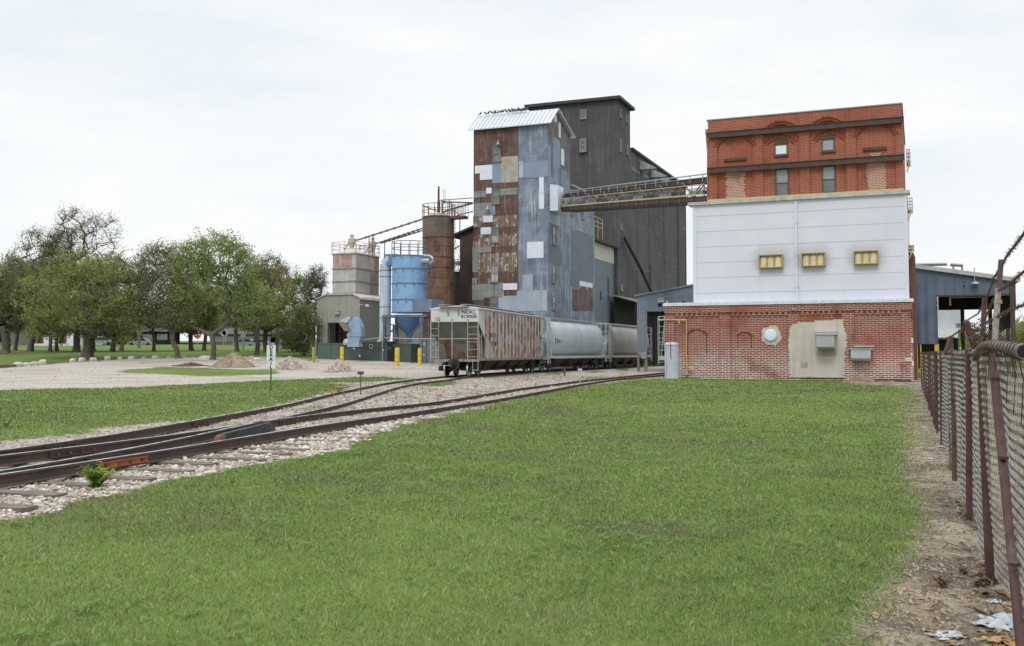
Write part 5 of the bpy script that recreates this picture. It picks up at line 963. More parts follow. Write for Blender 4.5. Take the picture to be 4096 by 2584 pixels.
    for i, z, m_ in ((.5, 1.65, 0), (1.5, 1.35, 1), (3.5, 1.55, 0), (5.5, 1.55, 0), (6.6, 1.5, 1), (7.6, 1.45, 2), (12.4, 1.6, 2)): y = e + step * i; mb.mat(m_).box(W, W + .006, y - .22, y + .22, z, z + (.22 if m_ == 0 else .14))
    for i in range(4): mb.mat(3).box(-W + .25, -W + .62, -.028, -.021, 3.52 + i * .06, 3.545 + i * .06)
    mb.build('stencil', [flat('decal_orange', (.75, .38, .05)), flat('decal_grey', (.30, .32, .36)), flat('decal_white', (.7, .7, .7)), flat('decal_red', (.5, .16, .14))], c)
    mb = MB(); rg = random.Random(8)
    for i, z0_, sh in ((2.5, 1.2, [(0, 0), (.15, .5), (.3, .45), (.2, .2), (.35, .1), (.1, -.05)]), (8.5, 1.5, [(0, 0), (.1, .3), (0, .6)]), (10.5, 1.3, [(0, 0), (.1, .9), (.3, .5), (.1, .4), (.35, .1)]), (11.5, 1.5, [(-.2, .7), (.2, .8), (0, .2), (.2, 0)]), (13.5, 1.3, [(-.1, 0), (0, .4), (.2, .1), (.3, .5)]), (14.5, 1.4, [(-.2, 0), (.0, .25), (.1, 0), (.25, .3)]), (15.5, 1.5, [(-.2, .1), (.1, .5), (.2, .2)])):
        y = e + step * i
        for (a, b), (a2, b2) in zip(sh, sh[1:]): mb.prism([(W + .004, y + a - .03, z0_ + b), (W + .004, y + a + .04, z0_ + b), (W + .004, y + a2 + .04, z0_ + b2), (W + .004, y + a2 - .03, z0_ + b2)], [(W + .01, y + a - .03, z0_ + b), (W + .01, y + a + .04, z0_ + b), (W + .01, y + a2 + .04, z0_ + b2), (W + .01, y + a2 - .03, z0_ + b2)])
    mb.build('graffiti', flat('graffiti_red', (.42, .05, .04)), c); return c
def round_car(label, loc, rz, skin, frame, marks=True, group='covered hopper railcars on the left siding'):
    L, W = 16.4, 1.58; c = thing('hopper_car', label, 'railcar', loc, rz, group)
    sec = [(1.18, 1.2), (1.42, 1.75), (1.55, 2.35), (1.57, 2.9), (1.45, 3.5), (1.18, 3.95), (.8, 4.18), (.35, 4.26)]; sec = sec + [(-x, z) for x, z in sec[::-1]]; n = len(sec)
    mb = MB(); y0, y1 = 1.35, L - 1.35; mb.smooth = True; ys = [y0, y0 + .02, y1 - .02, y1]
    V = [(x * (.985 if k in (0, 3) else 1), y, z) for k, y in enumerate(ys) for x, z in sec]; mb.add(V, [(k * n + i, k * n + (i + 1) % n, (k + 1) * n + (i + 1) % n, (k + 1) * n + i) for k in range(3) for i in range(n)]); mb.smooth = False
    mb.add([(x, y0, z) for x, z in sec], [tuple(range(n))]); mb.add([(x, y1, z) for x, z in sec], [tuple(range(n))[::-1]])
    for q in (.28, .5, .72): y = y0 + (y1 - y0) * q; mb.add([(x * 1.006, y + d, z + .01) for d in (-.03, .03) for x, z in sec], [(i, (i + 1) % n, n + (i + 1) % n, n + i) for i in range(n)])
    mb.build('body', skin, c)
    mb = MB().box(-W, -W + .14, .3, L - .3, 1.02, 1.24); mb.box(W - .14, W, .3, L - .3, 1.02, 1.24); mb.box(-W, W, 0, .3, .92, 1.2); mb.box(-W, W, L - .3, L, .92, 1.2); mb.box(-W, W, .3, 1.5, 1.04, 1.1); mb.box(-W, W, L - 1.5, L - .3, 1.04, 1.1); mb.build('side_sill', frame, c)
    mb = MB()
    for e0, s in ((0, 1), (L, -1)):
        for x in (-1.2, 1.2): mb.box(x - .07, x + .07, e0 + s * .95, e0 + s * 1.1, 1.1, 4.2)
        mb.prism([(-1.1, e0 + s * 1.36, 3.2), (1.1, e0 + s * 1.36, 3.2), (.9, e0 + s * .5, 1.2), (-.9, e0 + s * .5, 1.2)], [(-1.1, e0 + s * 1.42, 3.2), (1.1, e0 + s * 1.42, 3.2), (.9, e0 + s * .6, 1.1), (-.9, e0 + s * .6, 1.1)])
        mb.box(-1.35, 1.35, e0 + s * .9, e0 + s * 1.34, 4.1, 4.2)
    mb.build('end_frame', frame, c)
    for e0, s in ((0, 1), (L, -1)):
        mb = MB(); y = e0 + s * .05
        for sx in (-1, 1):
            ladder(mb, (sx * W, y, 0), (sx * 1.08, y, 0), .6, 4.25, 8); ladder(mb, (sx * (W + .02), y + s * .05, 0), (sx * (W + .02), y + s * .5, 0), .6, 4.25, 8, .03)
            mb.tube((sx * W, y + s * .9, 1.1), (sx * 1.25, y + s * .9, 4.25), .04, 6); mb.tube((sx * W, y + s * .5, 2.3), (sx * W, y + s * 1.4, 2.3), .025, 5)
        mb.tube((-W, y, 2.3), (W, y, 2.3), .025, 5); mb.tube((-W, y, 4.25), (W, y, 4.25), .03, 5); mb.build('end_ladder', frame, c)
    mb = MB()
    for x0, x1 in ((-1.05, -.5), (.5, 1.05)): mb.box(x0, x1, .2, L - .2, 4.34, 4.38)
    for x in (-1.2, 1.2):
        mb.tube((x, .3, 4.3), (x, L - .3, 4.3), .022, 5)
        for i in range(15): y = .5 + (L - 1) * i / 14; mb.path([(x, y, 4.3), (x * .85, y, 4.36), (x * .9, y, 3.9)], .02, 5)
    mb.box(-.38, .38, 1.6, L - 1.6, 4.24, 4.36); mb.build('running_board', M['galv'], c)
    coupler(c, L); hoppers(c, L, 3, 1.3); truck(c, 1.75); truck(c, L - 1.75)
    if marks:
        mb = MB(); s45 = lambda y0_, y1_, za, zb_, m_, d=.012: mb.mat(m_).prism([(1.548 + d, y0_, za), (1.548 + d, y1_, za), (1.56 + d, y1_, zb_), (1.56 + d, y0_, zb_)], [(1.50, y0_, za), (1.50, y1_, za), (1.51, y1_, zb_), (1.51, y0_, zb_)])
        s45(1.9, 2.5, 2.28, 2.62, 0); s45(2.05, 2.3, 2.34, 2.56, 1, .018); st_ = [M['black_paint'], M['white_paint'], flat('stencil_grey', (.2, .22, .23))]; mb.build('stencil', st_, c); mb = MB(); s45(2.6, 3.1, 2.3, 2.55, 2); mb.build('stencil', st_, c); mb = MB(); s45(3.4, 3.6, 2.3, 2.5, 2); mb.build('stencil', st_, c)
    return c
h1 = -R(16); d1v = Vector((math.sin(R(16)), math.cos(R(16)), 0)); P1 = Vector((-3.62, 62.9, RZ))
ribbed_car('boxy white covered hopper with rusty ribs and black lettering, nearest of the train', P1, h1)
e1 = P1 + d1v * 16.8; h2 = R(22); P2 = e1 + Vector((math.sin(R(19)), math.cos(R(19)), 0)) * 1.1; d2v = Vector((math.sin(h2), math.cos(h2), 0))
round_car('pale grey round sided covered hopper behind the rusty white one', P2, -h2, M['car_grey'], wm('frame_pale', (.42, .48, .50), (.5, .55, .57), 3, (.3, .3, .28), .4))
P3 = P2 + d2v * 17.5
round_car('dull brownish grey covered hopper, farthest of the train, passing behind the blue shed', P3, -h2, M['car_grey_dull'], wm('frame_dull', (.3, .32, .31), (.36, .38, .37), 3, (.2, .17, .15), .5))
hx = R(22.2); zc_ = 76.5; xl = (2632 - 2048) / F0 * zc_; pr = Vector((xl, zc_, RZ)) + Vector((math.cos(hx), -math.sin(hx), 0)) * 1.58
round_car('covered hopper with pale green ladder mostly hidden by the brick building corner', pr, -hx, M['car_grey_dull'], wm('frame_green', (.36, .42, .38), (.42, .47, .43), 3, (.3, .28, .24), .4), False, 'railcar on the right siding')

# ---------------------------------------------------------------- conveyor bridge between tower and mill
def conveyor_bridge():
    va = vo + .7; ua, za = uo + .15, 0.0; ub = uUL + .02; vb_ = VU + 3.2; zb_ = FV(*P('e', 408, 758), vb_)[1]
    A, B = GW(ua, va, za), GW(ub, vb_, zb_); za2 = (EYE + (D(*P('c', 842, 866), A.y).z - EYE)); A.z = za2; B.z = D(*P('e', 408, 758), B.y).z
    t = thing('conveyor_bridge', 'long conveyor catwalk with yellow handrails spanning from the metal tower to the brick mill', 'conveyor bridge', A, math.atan2(B.y - A.y, B.x - A.x)); L = (B - A).xy.length; sl_ = (B.z - A.z) / L
    S = Matrix.Shear if False else None
    def pt(x, y, z): return (x, y, z + sl_ * x)
    def bar(mb, x0, x1, y0, y1, z0, z1): mb.prism([pt(x0, y0, z0), pt(x1, y0, z0), pt(x1, y1, z0), pt(x0, y1, z0)][::-1], [pt(x0, y0, z1), pt(x1, y0, z1), pt(x1, y1, z1), pt(x0, y1, z1)][::-1])
    mb = MB(); bar(mb, 0, L, -.9, .9, 0, .10); bar(mb, 0, L, -.9, -.78, -.02, .42); bar(mb, 0, L, .78, .9, -.02, .42); n = 16
    for i in range(n): x = L * i / n; bar(mb, x, x + .12, -.78, .78, .10, .22)
    mb.build('floor_girder', M['steel_brown'], t)
    mb = MB()
    for y in (-.98, .98):
        bar(mb, 0, L, y - .03, y + .03, .46, .56); bar(mb, 0, L, y - .025, y + .025, 1.18, 1.24)
    mb.build('yellow_rail', M['cream'], t)
    mb = MB()
    for y in (-.96, .96):
        for i in range(n + 1): x = min(L - .05, L * i / n); mb.tube(pt(x, y, .0), pt(x, y, 1.24), .03, 5)
        mb.tube(pt(0, y, .86), pt(L, y, .86), .022, 5)
        for i in range(n): x = L * i / n; mb.tube(pt(x, y * .8, .4 if i % 2 else 1.5), pt(x + L / n, y * .8, 1.5 if i % 2 else .4), .045, 5)
    mb.build('truss', M['steel_blue'], t)
    mb = MB(); bar(mb, 0, L, -.45, .35, 1.42, 1.72); bar(mb, 0, L, -.6, .6, 1.38, 1.419); mb.build('conveyor_trough', M['steel_brown'], t)
    mb = MB(); bar(mb, 0, L, -.52, .42, 1.725, 1.77); mb.tube(pt(0, .75, 1.9), pt(L, .75, 1.9), .06, 6); mb.tube(pt(0, -.62, 1.95), pt(L, -.62, 1.95), .045, 6)
    for i in range(n): x = L * (i + .5) / n; mb.tube(pt(x, -.62, 1.4), pt(x, -.62, 1.97), .03, 5); mb.tube(pt(x, .75, 1.4), pt(x, .75, 1.97), .03, 5)
    for i in range(6): x = L * (i + .5) / 6; bar(mb, x - 1.2, x + 1.0, -.3, .1, .62, .9)
    mb.build('trough_cover', M['galv'], t)
conveyor_bridge()
# ---------------------------------------------------------------- left yard: garage, bins, collector, silo
def rings(mb, c, r, zs, w=.05, t=.06, n=40):
    for z in zs: mb.lathe([(r - .01, z - t), (r + w, z - t), (r + w, z + t), (r - .01, z + t)], (c[0], c[1], 0), n)
def hoop_rail(mb, c, r, z, h, n=16, levels=(.5, 1.0), rr=.03):
    for q in levels: mb.path([(c[0] + r * math.cos(2 * math.pi * i / 28), c[1] + r * math.sin(2 * math.pi * i / 28), z + h * q) for i in range(29)], rr, 5)
    for i in range(n): a = 2 * math.pi * i / n; mb.tube((c[0] + r * math.cos(a), c[1] + r * math.sin(a), z), (c[0] + r * math.cos(a), c[1] + r * math.sin(a), z + h), rr, 5)
VG = 82.0
gu0, gu1 = FV(*P('k', 220, 1100), VG)[0], FV(*P('k', 652, 1100), VG)[0]; gzb = gz(*GW(gu0, VG)[:2]) - .5; gv2 = FU(*P('k', 905, 1000), gu1)[0]; gze = FU(*P('k', 655, 746), gu1)[1]; gzt = FV(*P('k', 460, 708), VG)[1]
GA = GT('garage_building', 'olive grey corrugated metal building with dark doorway under the square bins', 'building', gu0, VG, gzb + .5)
gc = FV(*P('k', 590, 720), VG)[0]; gl = FV(*P('k', 315, 720), VG)[0]
dr = RF('k', 330, 990, 540, 1230, VG)
mb = MB()
for pts in ([(gu0, gzb), (dr[0], gzb), (dr[0], gzt), (gl, gzt), (gu0, gze)], [(dr[0], dr[3]), (dr[1], dr[3]), (dr[1], gzt), (dr[0], gzt)], [(dr[1], gzb), (gu1, gzb), (gu1, gze), (gc, gzt), (dr[1], gzt)]): mb.prism([(u, VG, z) for u, z in pts], [(u, VG + .12, z) for u, z in pts])
GA.part('front_wall', mb, M['garage'])
mb = MB().box(gu1 - .12, gu1, VG + .121, gv2, gzb, gze - .01); mb.box(gu0, gu0 + .12, VG + .121, gv2, gzb, gze - .01); GA.part('side_wall', mb, M['garage_side'])
mb = MB(); mb.prism([(gu0 - .1, VG - .1, gze), (gl, VG - .1, gzt), (gc, VG - .1, gzt), (gu1 + .12, VG - .1, gze)], [(gu0 - .1, gv2, gze), (gl, gv2, gzt), (gc, gv2, gzt), (gu1 + .12, gv2, gze)]) if False else mb
for a, b in (((gu0 - .1, gze), (gl, gzt)), ((gl, gzt), (gc, gzt)), ((gc, gzt), (gu1 + .15, gze))): mb.prism([(a[0], VG - .12, a[1]), (b[0], VG - .12, b[1]), (b[0], VG - .12, b[1] + .1), (a[0], VG - .12, a[1] + .1)], [(a[0], gv2, a[1]), (b[0], gv2, b[1]), (b[0], gv2, b[1] + .1), (a[0], gv2, a[1] + .1)])
n = 15
for i in range(n): v_ = VG + (gv2 - VG) * i / n; mb.prism([(gc, v_, gzt + .1), (gu1 + .16, v_, gze + .1), (gu1 + .16, v_ + .12, gze + .1), (gc, v_ + .12, gzt + .1)], [(gc, v_ + .03, gzt + .15), (gu1 + .16, v_ + .03, gze + .15), (gu1 + .16, v_ + .09, gze + .15), (gc, v_ + .09, gzt + .15)])
GA.part('roof', mb, wm('garage_roof', (.42, .40, .37), (.5, .48, .45), 2, (.3, .25, .2), .5))
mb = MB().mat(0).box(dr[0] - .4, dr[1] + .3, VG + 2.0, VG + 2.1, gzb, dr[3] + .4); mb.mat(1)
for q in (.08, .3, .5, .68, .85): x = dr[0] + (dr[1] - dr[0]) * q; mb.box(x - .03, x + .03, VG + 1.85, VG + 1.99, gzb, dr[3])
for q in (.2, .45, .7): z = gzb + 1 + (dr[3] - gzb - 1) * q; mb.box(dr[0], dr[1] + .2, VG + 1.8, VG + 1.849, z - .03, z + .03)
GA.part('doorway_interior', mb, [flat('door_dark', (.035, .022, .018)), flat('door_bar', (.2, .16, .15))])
mb = MB().box(dr[0] - .09, dr[0] + .05, VG - .04, VG + .3, gzb, dr[3] + .09); mb.box(dr[0] + .05, dr[1], VG - .04, VG + .3, dr[3], dr[3] + .09); GA.part('door_frame', mb, M['garage_side'])
downlight(GA, 433, 880, 'k', VG, .22); q = FU(*P('k', 695, 820), gu1); mb = MB().mat(0).path([(gu1, q[0] - 1.2, q[1] - .1), (gu1 + .5, q[0] - 1.0, q[1] + .12), (gu1 + .75, q[0] - .6, q[1] + .05)], .03, 5); mb.lathe([(.25, -.12), (.22, 0), (.08, .12)], (gu1 + .75, q[0] - .6, q[1]), 12); mb.mat(1).lathe([(.0, -.2), (.16, -.16), (.16, -.121)], (gu1 + .75, q[0] - .6, q[1]), 12); GA.part('yard_light', mb, [M['galv'], M['cream']])
# square bins
def square_bin(label, v, k, xl, xc, xr, ys, skin, red, name='square_bin'):
    u0, u1 = FV(*P(k, xl, ys[1]), v)[0], FV(*P(k, xc, ys[1]), v)[0]; v2 = FU(*P(k, xr, ys[1] + 15), u1)[0]; z = [FV(*P(k, (xl + xc) / 2, y), v)[1] for y in ys]; v2 = min(v2, v + 5)
    T = GT(name, label, 'storage bin', (u0 + u1) / 2, (v + v2) / 2, z[-1]); mb = MB(); mb.mat(0)
    c = .35; pts = [(u0 + c, v), (u1 - .05, v), (u1, v + .05), (u1, v2 - c), (u1 - c, v2), (u0, v2), (u0, v + c)]
    def lay(za, zb_, g=0.0): cx, cy = (u0 + u1) / 2, (v + v2) / 2; q = [(cx + (x - cx) * (1 + g), cy + (y - cy) * (1 + g)) for x, y in pts]; mb.prism([(x, y, za) for x, y in q], [(x, y, zb_) for x, y in q])
    for i in range(len(z) - 1): lay(z[i + 1], z[i])
    if red: mb.mat(1).box(u0 + c + .02, u1 - .45, v - .015, v + .01, z[1] + .12, z[0] - .12); mb.mat(0)
    T.part('bin_wall', mb, [skin, M['bin_red']]); mb = MB()
    for zz in z: lay(zz - .05, zz + .06, .05)
    T.part('band', mb, wm('band_' + name, (.22, .19, .17), (.35, .33, .31), 2, (.15, .09, .06), .5)); cx, cy = (u0 + u1) / 2, (v + v2) / 2
    mb = MB(); mb.add([(x, y, z[0] + .06) for x, y in pts] + [(cx, cy, z[0] + .75)], [(i, (i + 1) % 7, 7) for i in range(7)]); T.part('bin_roof', mb, wm('binroof_' + name, (.5, .48, .45), (.42, .38, .34), 2))
    mb = MB(); q = [(cx + (x - cx) * 1.06, cy + (y - cy) * 1.06, 0) for x, y in pts]; h = 1.15
    for i in range(7):
        a, b = Vector(q[i]), Vector(q[(i + 1) % 7]); k_ = max(1, int((b - a).length / 1.1))
        for j in range(k_): p = a.lerp(b, j / k_); mb.tube((p.x, p.y, z[0]), (p.x, p.y, z[0] + h), .025, 5)
        for zz in (.4, .75, 1.0): mb.tube((a.x, a.y, z[0] + h * zz), (b.x, b.y, z[0] + h * zz), .024, 5)
    T.part('guard_rail', mb, wm('binrail_' + name, (.42, .38, .3), (.3, .25, .2), 3, (.2, .12, .08), .5)); return T, (cx, cy, z[0])
B1, c1 = square_bin('pale square metal bin with faded red top panel above the olive building', VG + .7, 'k', 362, 614, 782, (292, 440, 570, 692), M['bin'], True)
B2, c2 = square_bin('brownish square metal bin half hidden behind the pale square bin', VG + 5.2, 'k', 640, 800, 868, (322, 466, 596, 715), wm('bin_brown', (.28, .24, .21), (.36, .32, .28), 1, (.2, .15, .12), .6), False, 'rear_bin')
def cyclone(T, c, px, v, s=1.0):
    u, z = FV(*P('k', *px), v); mb = MB(); mb.mat(0).lathe([(.06, -1.3), (.08, -.9), (.34, .02), (.36, .05), (.36, .45), (.16, .5), (.16, .75), (.2, .76), (.2, .84), (0, .85)], (u, v, z), 18); mb.lathe([(.14, -1.9), (.14, -1.25)], (u, v, z), 10)
    mb.mat(1).path([(u - .3, v, z + .2), (u - .75, v, z - .5), (u - .95, v, z - 1.2)], .05, 6); T.part('cyclone', mb, [wm('cyclone_cream', (.52, .42, .3), (.46, .42, .36), 3, (.3, .22, .15), .4), M['steel_blue']]); return u, z
ca = cyclone(B1, c1, (575, 185), VG + 3); cb = cyclone(B2, c2, (788, 215), VG + 6.5)
# rust silo
Zs = 97.5; sp = D(1752, 1100, Zs); srad = 62.5 / F0 * Zs; szt = D(*P('l', 425, 312), Zs).z; szb = gz(sp.x, sp.y); su = sp.x * CU - sp.y * SU; sv = sp.x * SU + sp.y * CU
SI = GT('rusty_silo', 'tall round silo of rusty steel rings with railing on top', 'silo', su, sv, szb)
zr_ = [D(*P('l', 425, y), Zs).z for y in (312, 540, 642, 762, 878, 1000, 1110, 1190)] + [szb - .3]
mb = MB()
for i in range(len(zr_) - 1): mb.mat(0 if i else 1).lathe([(srad - .004 * (i % 2), zr_[i + 1]), (srad - .004 * (i % 2), zr_[i] - .002)], (su, sv, 0), 48)
SI.part('shell', mb, [M['silo_rust'], M['silo_dark']]); mb = MB(); rings(mb, (su, sv), srad, [zr_[0], zr_[1], zr_[3], zr_[4]], .05, .05, 48); rings(mb, (su, sv), srad, [zr_[2], zr_[5], zr_[6]], .02, .03, 48); SI.part('ring_band', mb, M['rust'])
mb = MB().lathe([(srad + .05, szt), (srad * .5, szt + .35), (.2, szt + .5), (0, szt + .5)], (su, sv, 0), 40); SI.part('silo_roof', mb, wm('silo_roof', (.35, .33, .32), (.25, .2, .18), 2))
mb = MB(); hoop_rail(mb, (su, sv), srad + .02, szt, 1.25, 14); SI.part('guard_rail', mb, M['rust'])
mb = MB(); mb.path([(su + .05, sv, szt + .4), (su + .05, sv, szt + 3.1)], .09, 8); mb.tube((su + .05, sv, szt + .4), (su + .05, sv, szt + 1.6), .16, 8)
for q in (-.3, -.15, .3, .5): mb.tube((su + q, sv + .5, szt + .3), (su + q, sv + .5, szt + 2.9), .02, 4)
mb.path([(su - 1.5, sv - .3, szt + 1.2), (su + .05, sv, szt + .6)], .05, 6); SI.part('mast', mb, M['rust'])
mb = MB()
for y in (.18, .42): mb.tube((su + srad + .1, sv + y, szb), (su + srad + .1, sv + y, szt + 1), .025, 4)
for i in range(40): z = szb + (szt - szb) * i / 40; mb.tube((su + srad + .1, sv + .18, z), (su + srad + .1, sv + .42, z), .015, 4)
SI.part('ladder', mb, M['rust'])
def bridge_catwalk():
    T = GT('silo_catwalk', 'light catwalk with rails and spouts from the rusty silo top to the tower', 'catwalk', su + srad, sv, szt)
    v0 = sv; u0 = su + srad * .8; u1 = uTL - .0; va = sv; z0 = szt + .02; mb = MB().box(u0, u1, va - .5, va + .5, z0 - .25, z0); T.part('deck', mb, M['rust'])
    mb = MB(); n = 6; L = u1 - u0
    for y in (va - .5, va + .5):
        for i in range(n + 1): mb.tube((u0 + L * i / n, y, z0), (u0 + L * i / n, y, z0 + 1.3), .025, 4)
        for q in (.35, .65, .95, 1.28): mb.tube((u0, y, z0 + q), (u1, y, z0 + q), .018, 4)
    T.part('guard_rail', mb, wm('rail_greyish', (.35, .33, .31), (.2, .15, .12), 4))
    mb = MB(); p = lambda x, y: (lambda q: (q[0], va - .2, q[1]))(FV(*P('l', x, y), va))
    for pts, r in ((((438, 120), (828, 92)), .04), (((475, 130), (560, 138), (828, 147)), .07), (((490, 255), (600, 215), (828, 150)), .09), (((485, 260), (484, 170), (500, 142), (520, 138)), .07), (((600, 312), (700, 275), (828, 245)), .05), (((590, 235), (625, 240), (660, 262), (684, 318), (683, 470)), .05)):
        mb.path([p(*q) for q in pts], r, 6)
    T.part('spout', mb, M['steel_brown']); mb = MB().tube(p(568, 310), p(565, 115), .04, 5); mb.tube(p(588, 310), p(585, 140), .03, 5); T.part('post', mb, M['steel_brown'])
bridge_catwalk()
def pipe_run(label, pts, r, sup=()):
    T = thing('transfer_pipe', label, 'pipe', pts[0], 0, 'sloping transfer pipes from the silo to the bins'); o = Vector(pts[0]); mb = MB().path([Vector(p) - o for p in pts], r, 8)
    for i in range(1, 9): q = Vector(pts[-2]).lerp(Vector(pts[-1]), i / 9) - o; d = (Vector(pts[-1]) - Vector(pts[-2])).normalized(); mb.tube(q, q + d * .15, r * 1.5, 8)
    mb.build('pipe', wm('pipe_grey' + str(int(r * 100)), (.2, .2, .22), (.14, .12, .12), 3, (.12, .07, .05), .4), T)
    for a in sup:
        mb = MB().tube(Vector(a) - o, Vector((a[0], a[1], a[2] - 2.3)) - o, .05, 5); mb.build('support', M['steel_brown'], T)
ga = GW(ca[0], VG + 3); gb = GW(cb[0], VG + 6.5)
pA = D(*P('k', 600, 152), ga.y); pA1 = D(*P('k', 640, 150), ga.y + .3); pA2 = D(*P('l', 252, 328), Zs)
pipe_run('upper sloping pipe running from the rusty silo to the cream cyclone', [pA, pA1, pA2], .085, [pA1.lerp(pA2, .17), pA1.lerp(pA2, .23)])
pB = D(*P('k', 815, 190), gb.y); pB2 = D(*P('l', 250, 432), Zs); pipe_run('middle sloping pipe running from the rusty silo to the grey cyclone', [pB, pB.lerp(pB2, .1), pB2], .075)
pC = D(*P('k', 868, 186), gb.y); pC2 = D(*P('l', 250, 456), Zs); pipe_run('lowest sloping pipe running from the rusty silo, ending above the rear bin', [pC, pC.lerp(pC2, .1), pC2], .07, [pC.lerp(pC2, .1)])
# blue dust collector
Zc = 89.0; cp = D(1637, 1150, Zc); cr = 69 / F0 * Zc; cu, cv = cp.x * CU - cp.y * SU, cp.x * SU + cp.y * CU; zy = lambda y, k='b': D(*P(k, 870, y), Zc).z; cb0 = gz(cp.x, cp.y)
DC = GT('dust_collector', 'bright blue cylindrical dust collector on steel legs with cone bottom', 'dust collector', cu, cv, cb0)
mb = MB(); zz = [zy(y) for y in (530, 636, 752, 880, 985)]
for i in range(4): mb.lathe([(cr - .003 * i, zz[i + 1]), (cr - .003 * i, zz[i] - .002)], (cu, cv, 0), 44)
mb.lathe([(0, zz[0]), (cr, zz[0])], (cu, cv, 0), 44)
DC.part('shell', mb, M['coll_blue']); mb = MB(); rings(mb, (cu, cv), cr, [zz[0] - .03, zz[1], zz[2], zz[3], zz[4] + .05], .05, .04, 44)
for a in (4.2, 4.75, 5.3):
    for i, zq in enumerate(zz[:4]): mb.box(cu + (cr + .0) * math.cos(a + i * .1) - .02, cu + cr * math.cos(a + i * .1) + .02, cv + cr * math.sin(a + i * .1) - .06, cv + cr * math.sin(a + i * .1) + .03, zq - .35, zq)
DC.part('band', mb, wm('coll_band', (.1, .13, .2), (.14, .2, .3), 3, (.2, .12, .08), .4)); r5 = zy(985); mb = MB(); ub = cu + cr + 1.3
mb.box(cu + .2, ub, cv - cr + .35, cv + 1.2, zz[4] + .03, zz[3] - .03); DC.part('inlet_box', mb, wm('inlet_dark', (.10, .15, .24), (.16, .2, .27), 1.5, (.12, .09, .08), .6))
mb = MB(); mb.lathe([(.14, zy(1215)), (.2, zy(1175)), (cr * .85, zy(1022)), (cr * .9, zy(1000))], (cu, cv, 0), 28); mb.lathe([(.0, 0), (.3, 0), (.3, .06), (.12, .07), (0, .08)], n=16, M=Matrix.Translation((cu - .25, cv - cr * .62, zy(1048))) @ Matrix.Rotation(R(110), 4, 'X')); DC.part('hopper_cone', mb, M['coll_blue_dark'])
for a, b in ((-1, -1), (1, -1), (-1, 1), (1, 1)):
    x, y = cu + a * cr * .98 + (.35 if a > 0 else -.35), cv + b * cr * .75; mb = MB().box(x - .1, x + .1, y - .1, y + .1, cb0 - .4, zy(1002)); mb.box(x - .22, x + .22, y - .02, y + .02, zy(1060), zy(1002)); DC.part('leg', mb, M['steel_blue'])
mb = MB(); x0, x1, y0, y1 = cu - cr * .98 - .35, cu + cr * .98 + .35, cv - cr * .75, cv + cr * .75
for y in (y0, y1):
    mb.box(x0 - .12, x1 + .5, y - .09, y + .09, zy(1020), zy(1001)); zl_, zh_ = zy(1190), zy(1070)
    for a, b in ((x0, (x0 + x1) / 2), (x1, (x0 + x1) / 2)): mb.tube((a, y, zh_), (a + (b - a) * .8, y, zl_), .05, 6)
for x in (x0, x1): mb.box(x - .08, x + .08, y0, y1, zy(1018), zy(1003)); mb.tube((x, y0, zy(1190)), (x, y1, zy(1075)), .05, 5)
DC.part('frame', mb, M['steel_blue']); mb = MB(); hoop_rail(mb, (cu, cv), cr + .02, zz[0], 1.25, 12, (.55, 1.0), .035); DC.part('guard_rail', mb, M['steel_blue'])
mb = MB(); p = FV(*P('b', 1015, 570), cv); q = FV(*P('b', 1062, 570), cv); mb.tube((cu + cr * .6, cv - .3, p[1]), (q[0] - .15, cv - .3, p[1]), .26, 14); mb.path([(q[0] - .15, cv - .3, p[1] - .26), (q[0] + .12, cv - .3, p[1] - .1), (q[0] + .15, cv - .3, p[1] + .2), (q[0] - .1, cv - .3, p[1] + .42), (q[0] - .9, cv - .3, p[1] + .5)], .12, 8); DC.part('elbow_pipe', mb, wm('elbow_galv', (.3, .38, .45), (.38, .44, .5), 3, rough=.35, metal=.4))
mb = MB(); a0 = FV(*P('b', 1015, 690), cv)[0]; a1, zf = FV(*P('b', 1078, 685), cv); zh = FV(*P('b', 1060, 600), cv)[1]; mb.box(a0, a1, cv - .6, cv + .5, zf - .06, zf)
for x in (a0 + .05, (a0 + a1) / 2, a1 - .03):
    for y in (cv - .6, cv + .5): mb.tube((x, y, zf), (x, y, zh), .03, 5)
for z in (.4, .75, 1): [mb.tube((a0, y, zf + (zh - zf) * z), (a1, y, zf + (zh - zf) * z), .025, 5) for y in (cv - .6, cv + .5)]
mb.tube((a1 - .05, cv - .55, zf), (a0, cv - .55, zf - 1.4), .04, 5); mb.tube((a1 - .05, cv + .5, zf), (a0, cv + .5, zf - 1.4), .04, 5); ladder(mb, (a0 + .1, cv - .7, 0), (a0 + .5, cv - .7, 0), cb0 + 2, zf, 14, .02); DC.part('service_platform', mb, M['steel_blue'])
# white duct with elbow to the collector
du, dv = FV(1541, 1200, cv - .4)[0], cv - .4; dr_ = 23 / F0 * Zc; D1 = GT('exhaust_duct', 'tall pale round duct with rust streaks beside the blue collector', 'duct', du, dv, gz(*GW(du, dv)[:2]))
mb = MB(); zt_ = zy(640); zq = [zy(y) for y in (640, 690, 932, 1020, 1150)]
mb.mat(0).lathe([(dr_, zq[4] - .1), (dr_, zq[0])], (du, dv, 0), 28); mb.path([(du, dv, zq[0]), (du + .03, dv, zq[0] + .55), (du + .3, dv, zq[0] + .95), (du + .55, dv, zq[0] + 1.05)], dr_ * .98, 20)
D1.part('duct_pipe', mb, [M['duct']]); mb = MB(); rings(mb, (du, dv), dr_, zq[:4], .04, .025, 28); D1.part('flange', mb, M['frame_grey']); bx0 = FV(*P('b', 690, 575), dv); bx1 = FV(*P('b', 745, 575), dv)
mb = MB().box(bx0[0], cu - cr * .6, dv - .45, dv + .45, bx0[1] - .35, bx0[1] + .65); D1.part('transition_box', mb, M['coll_blue_dark'])
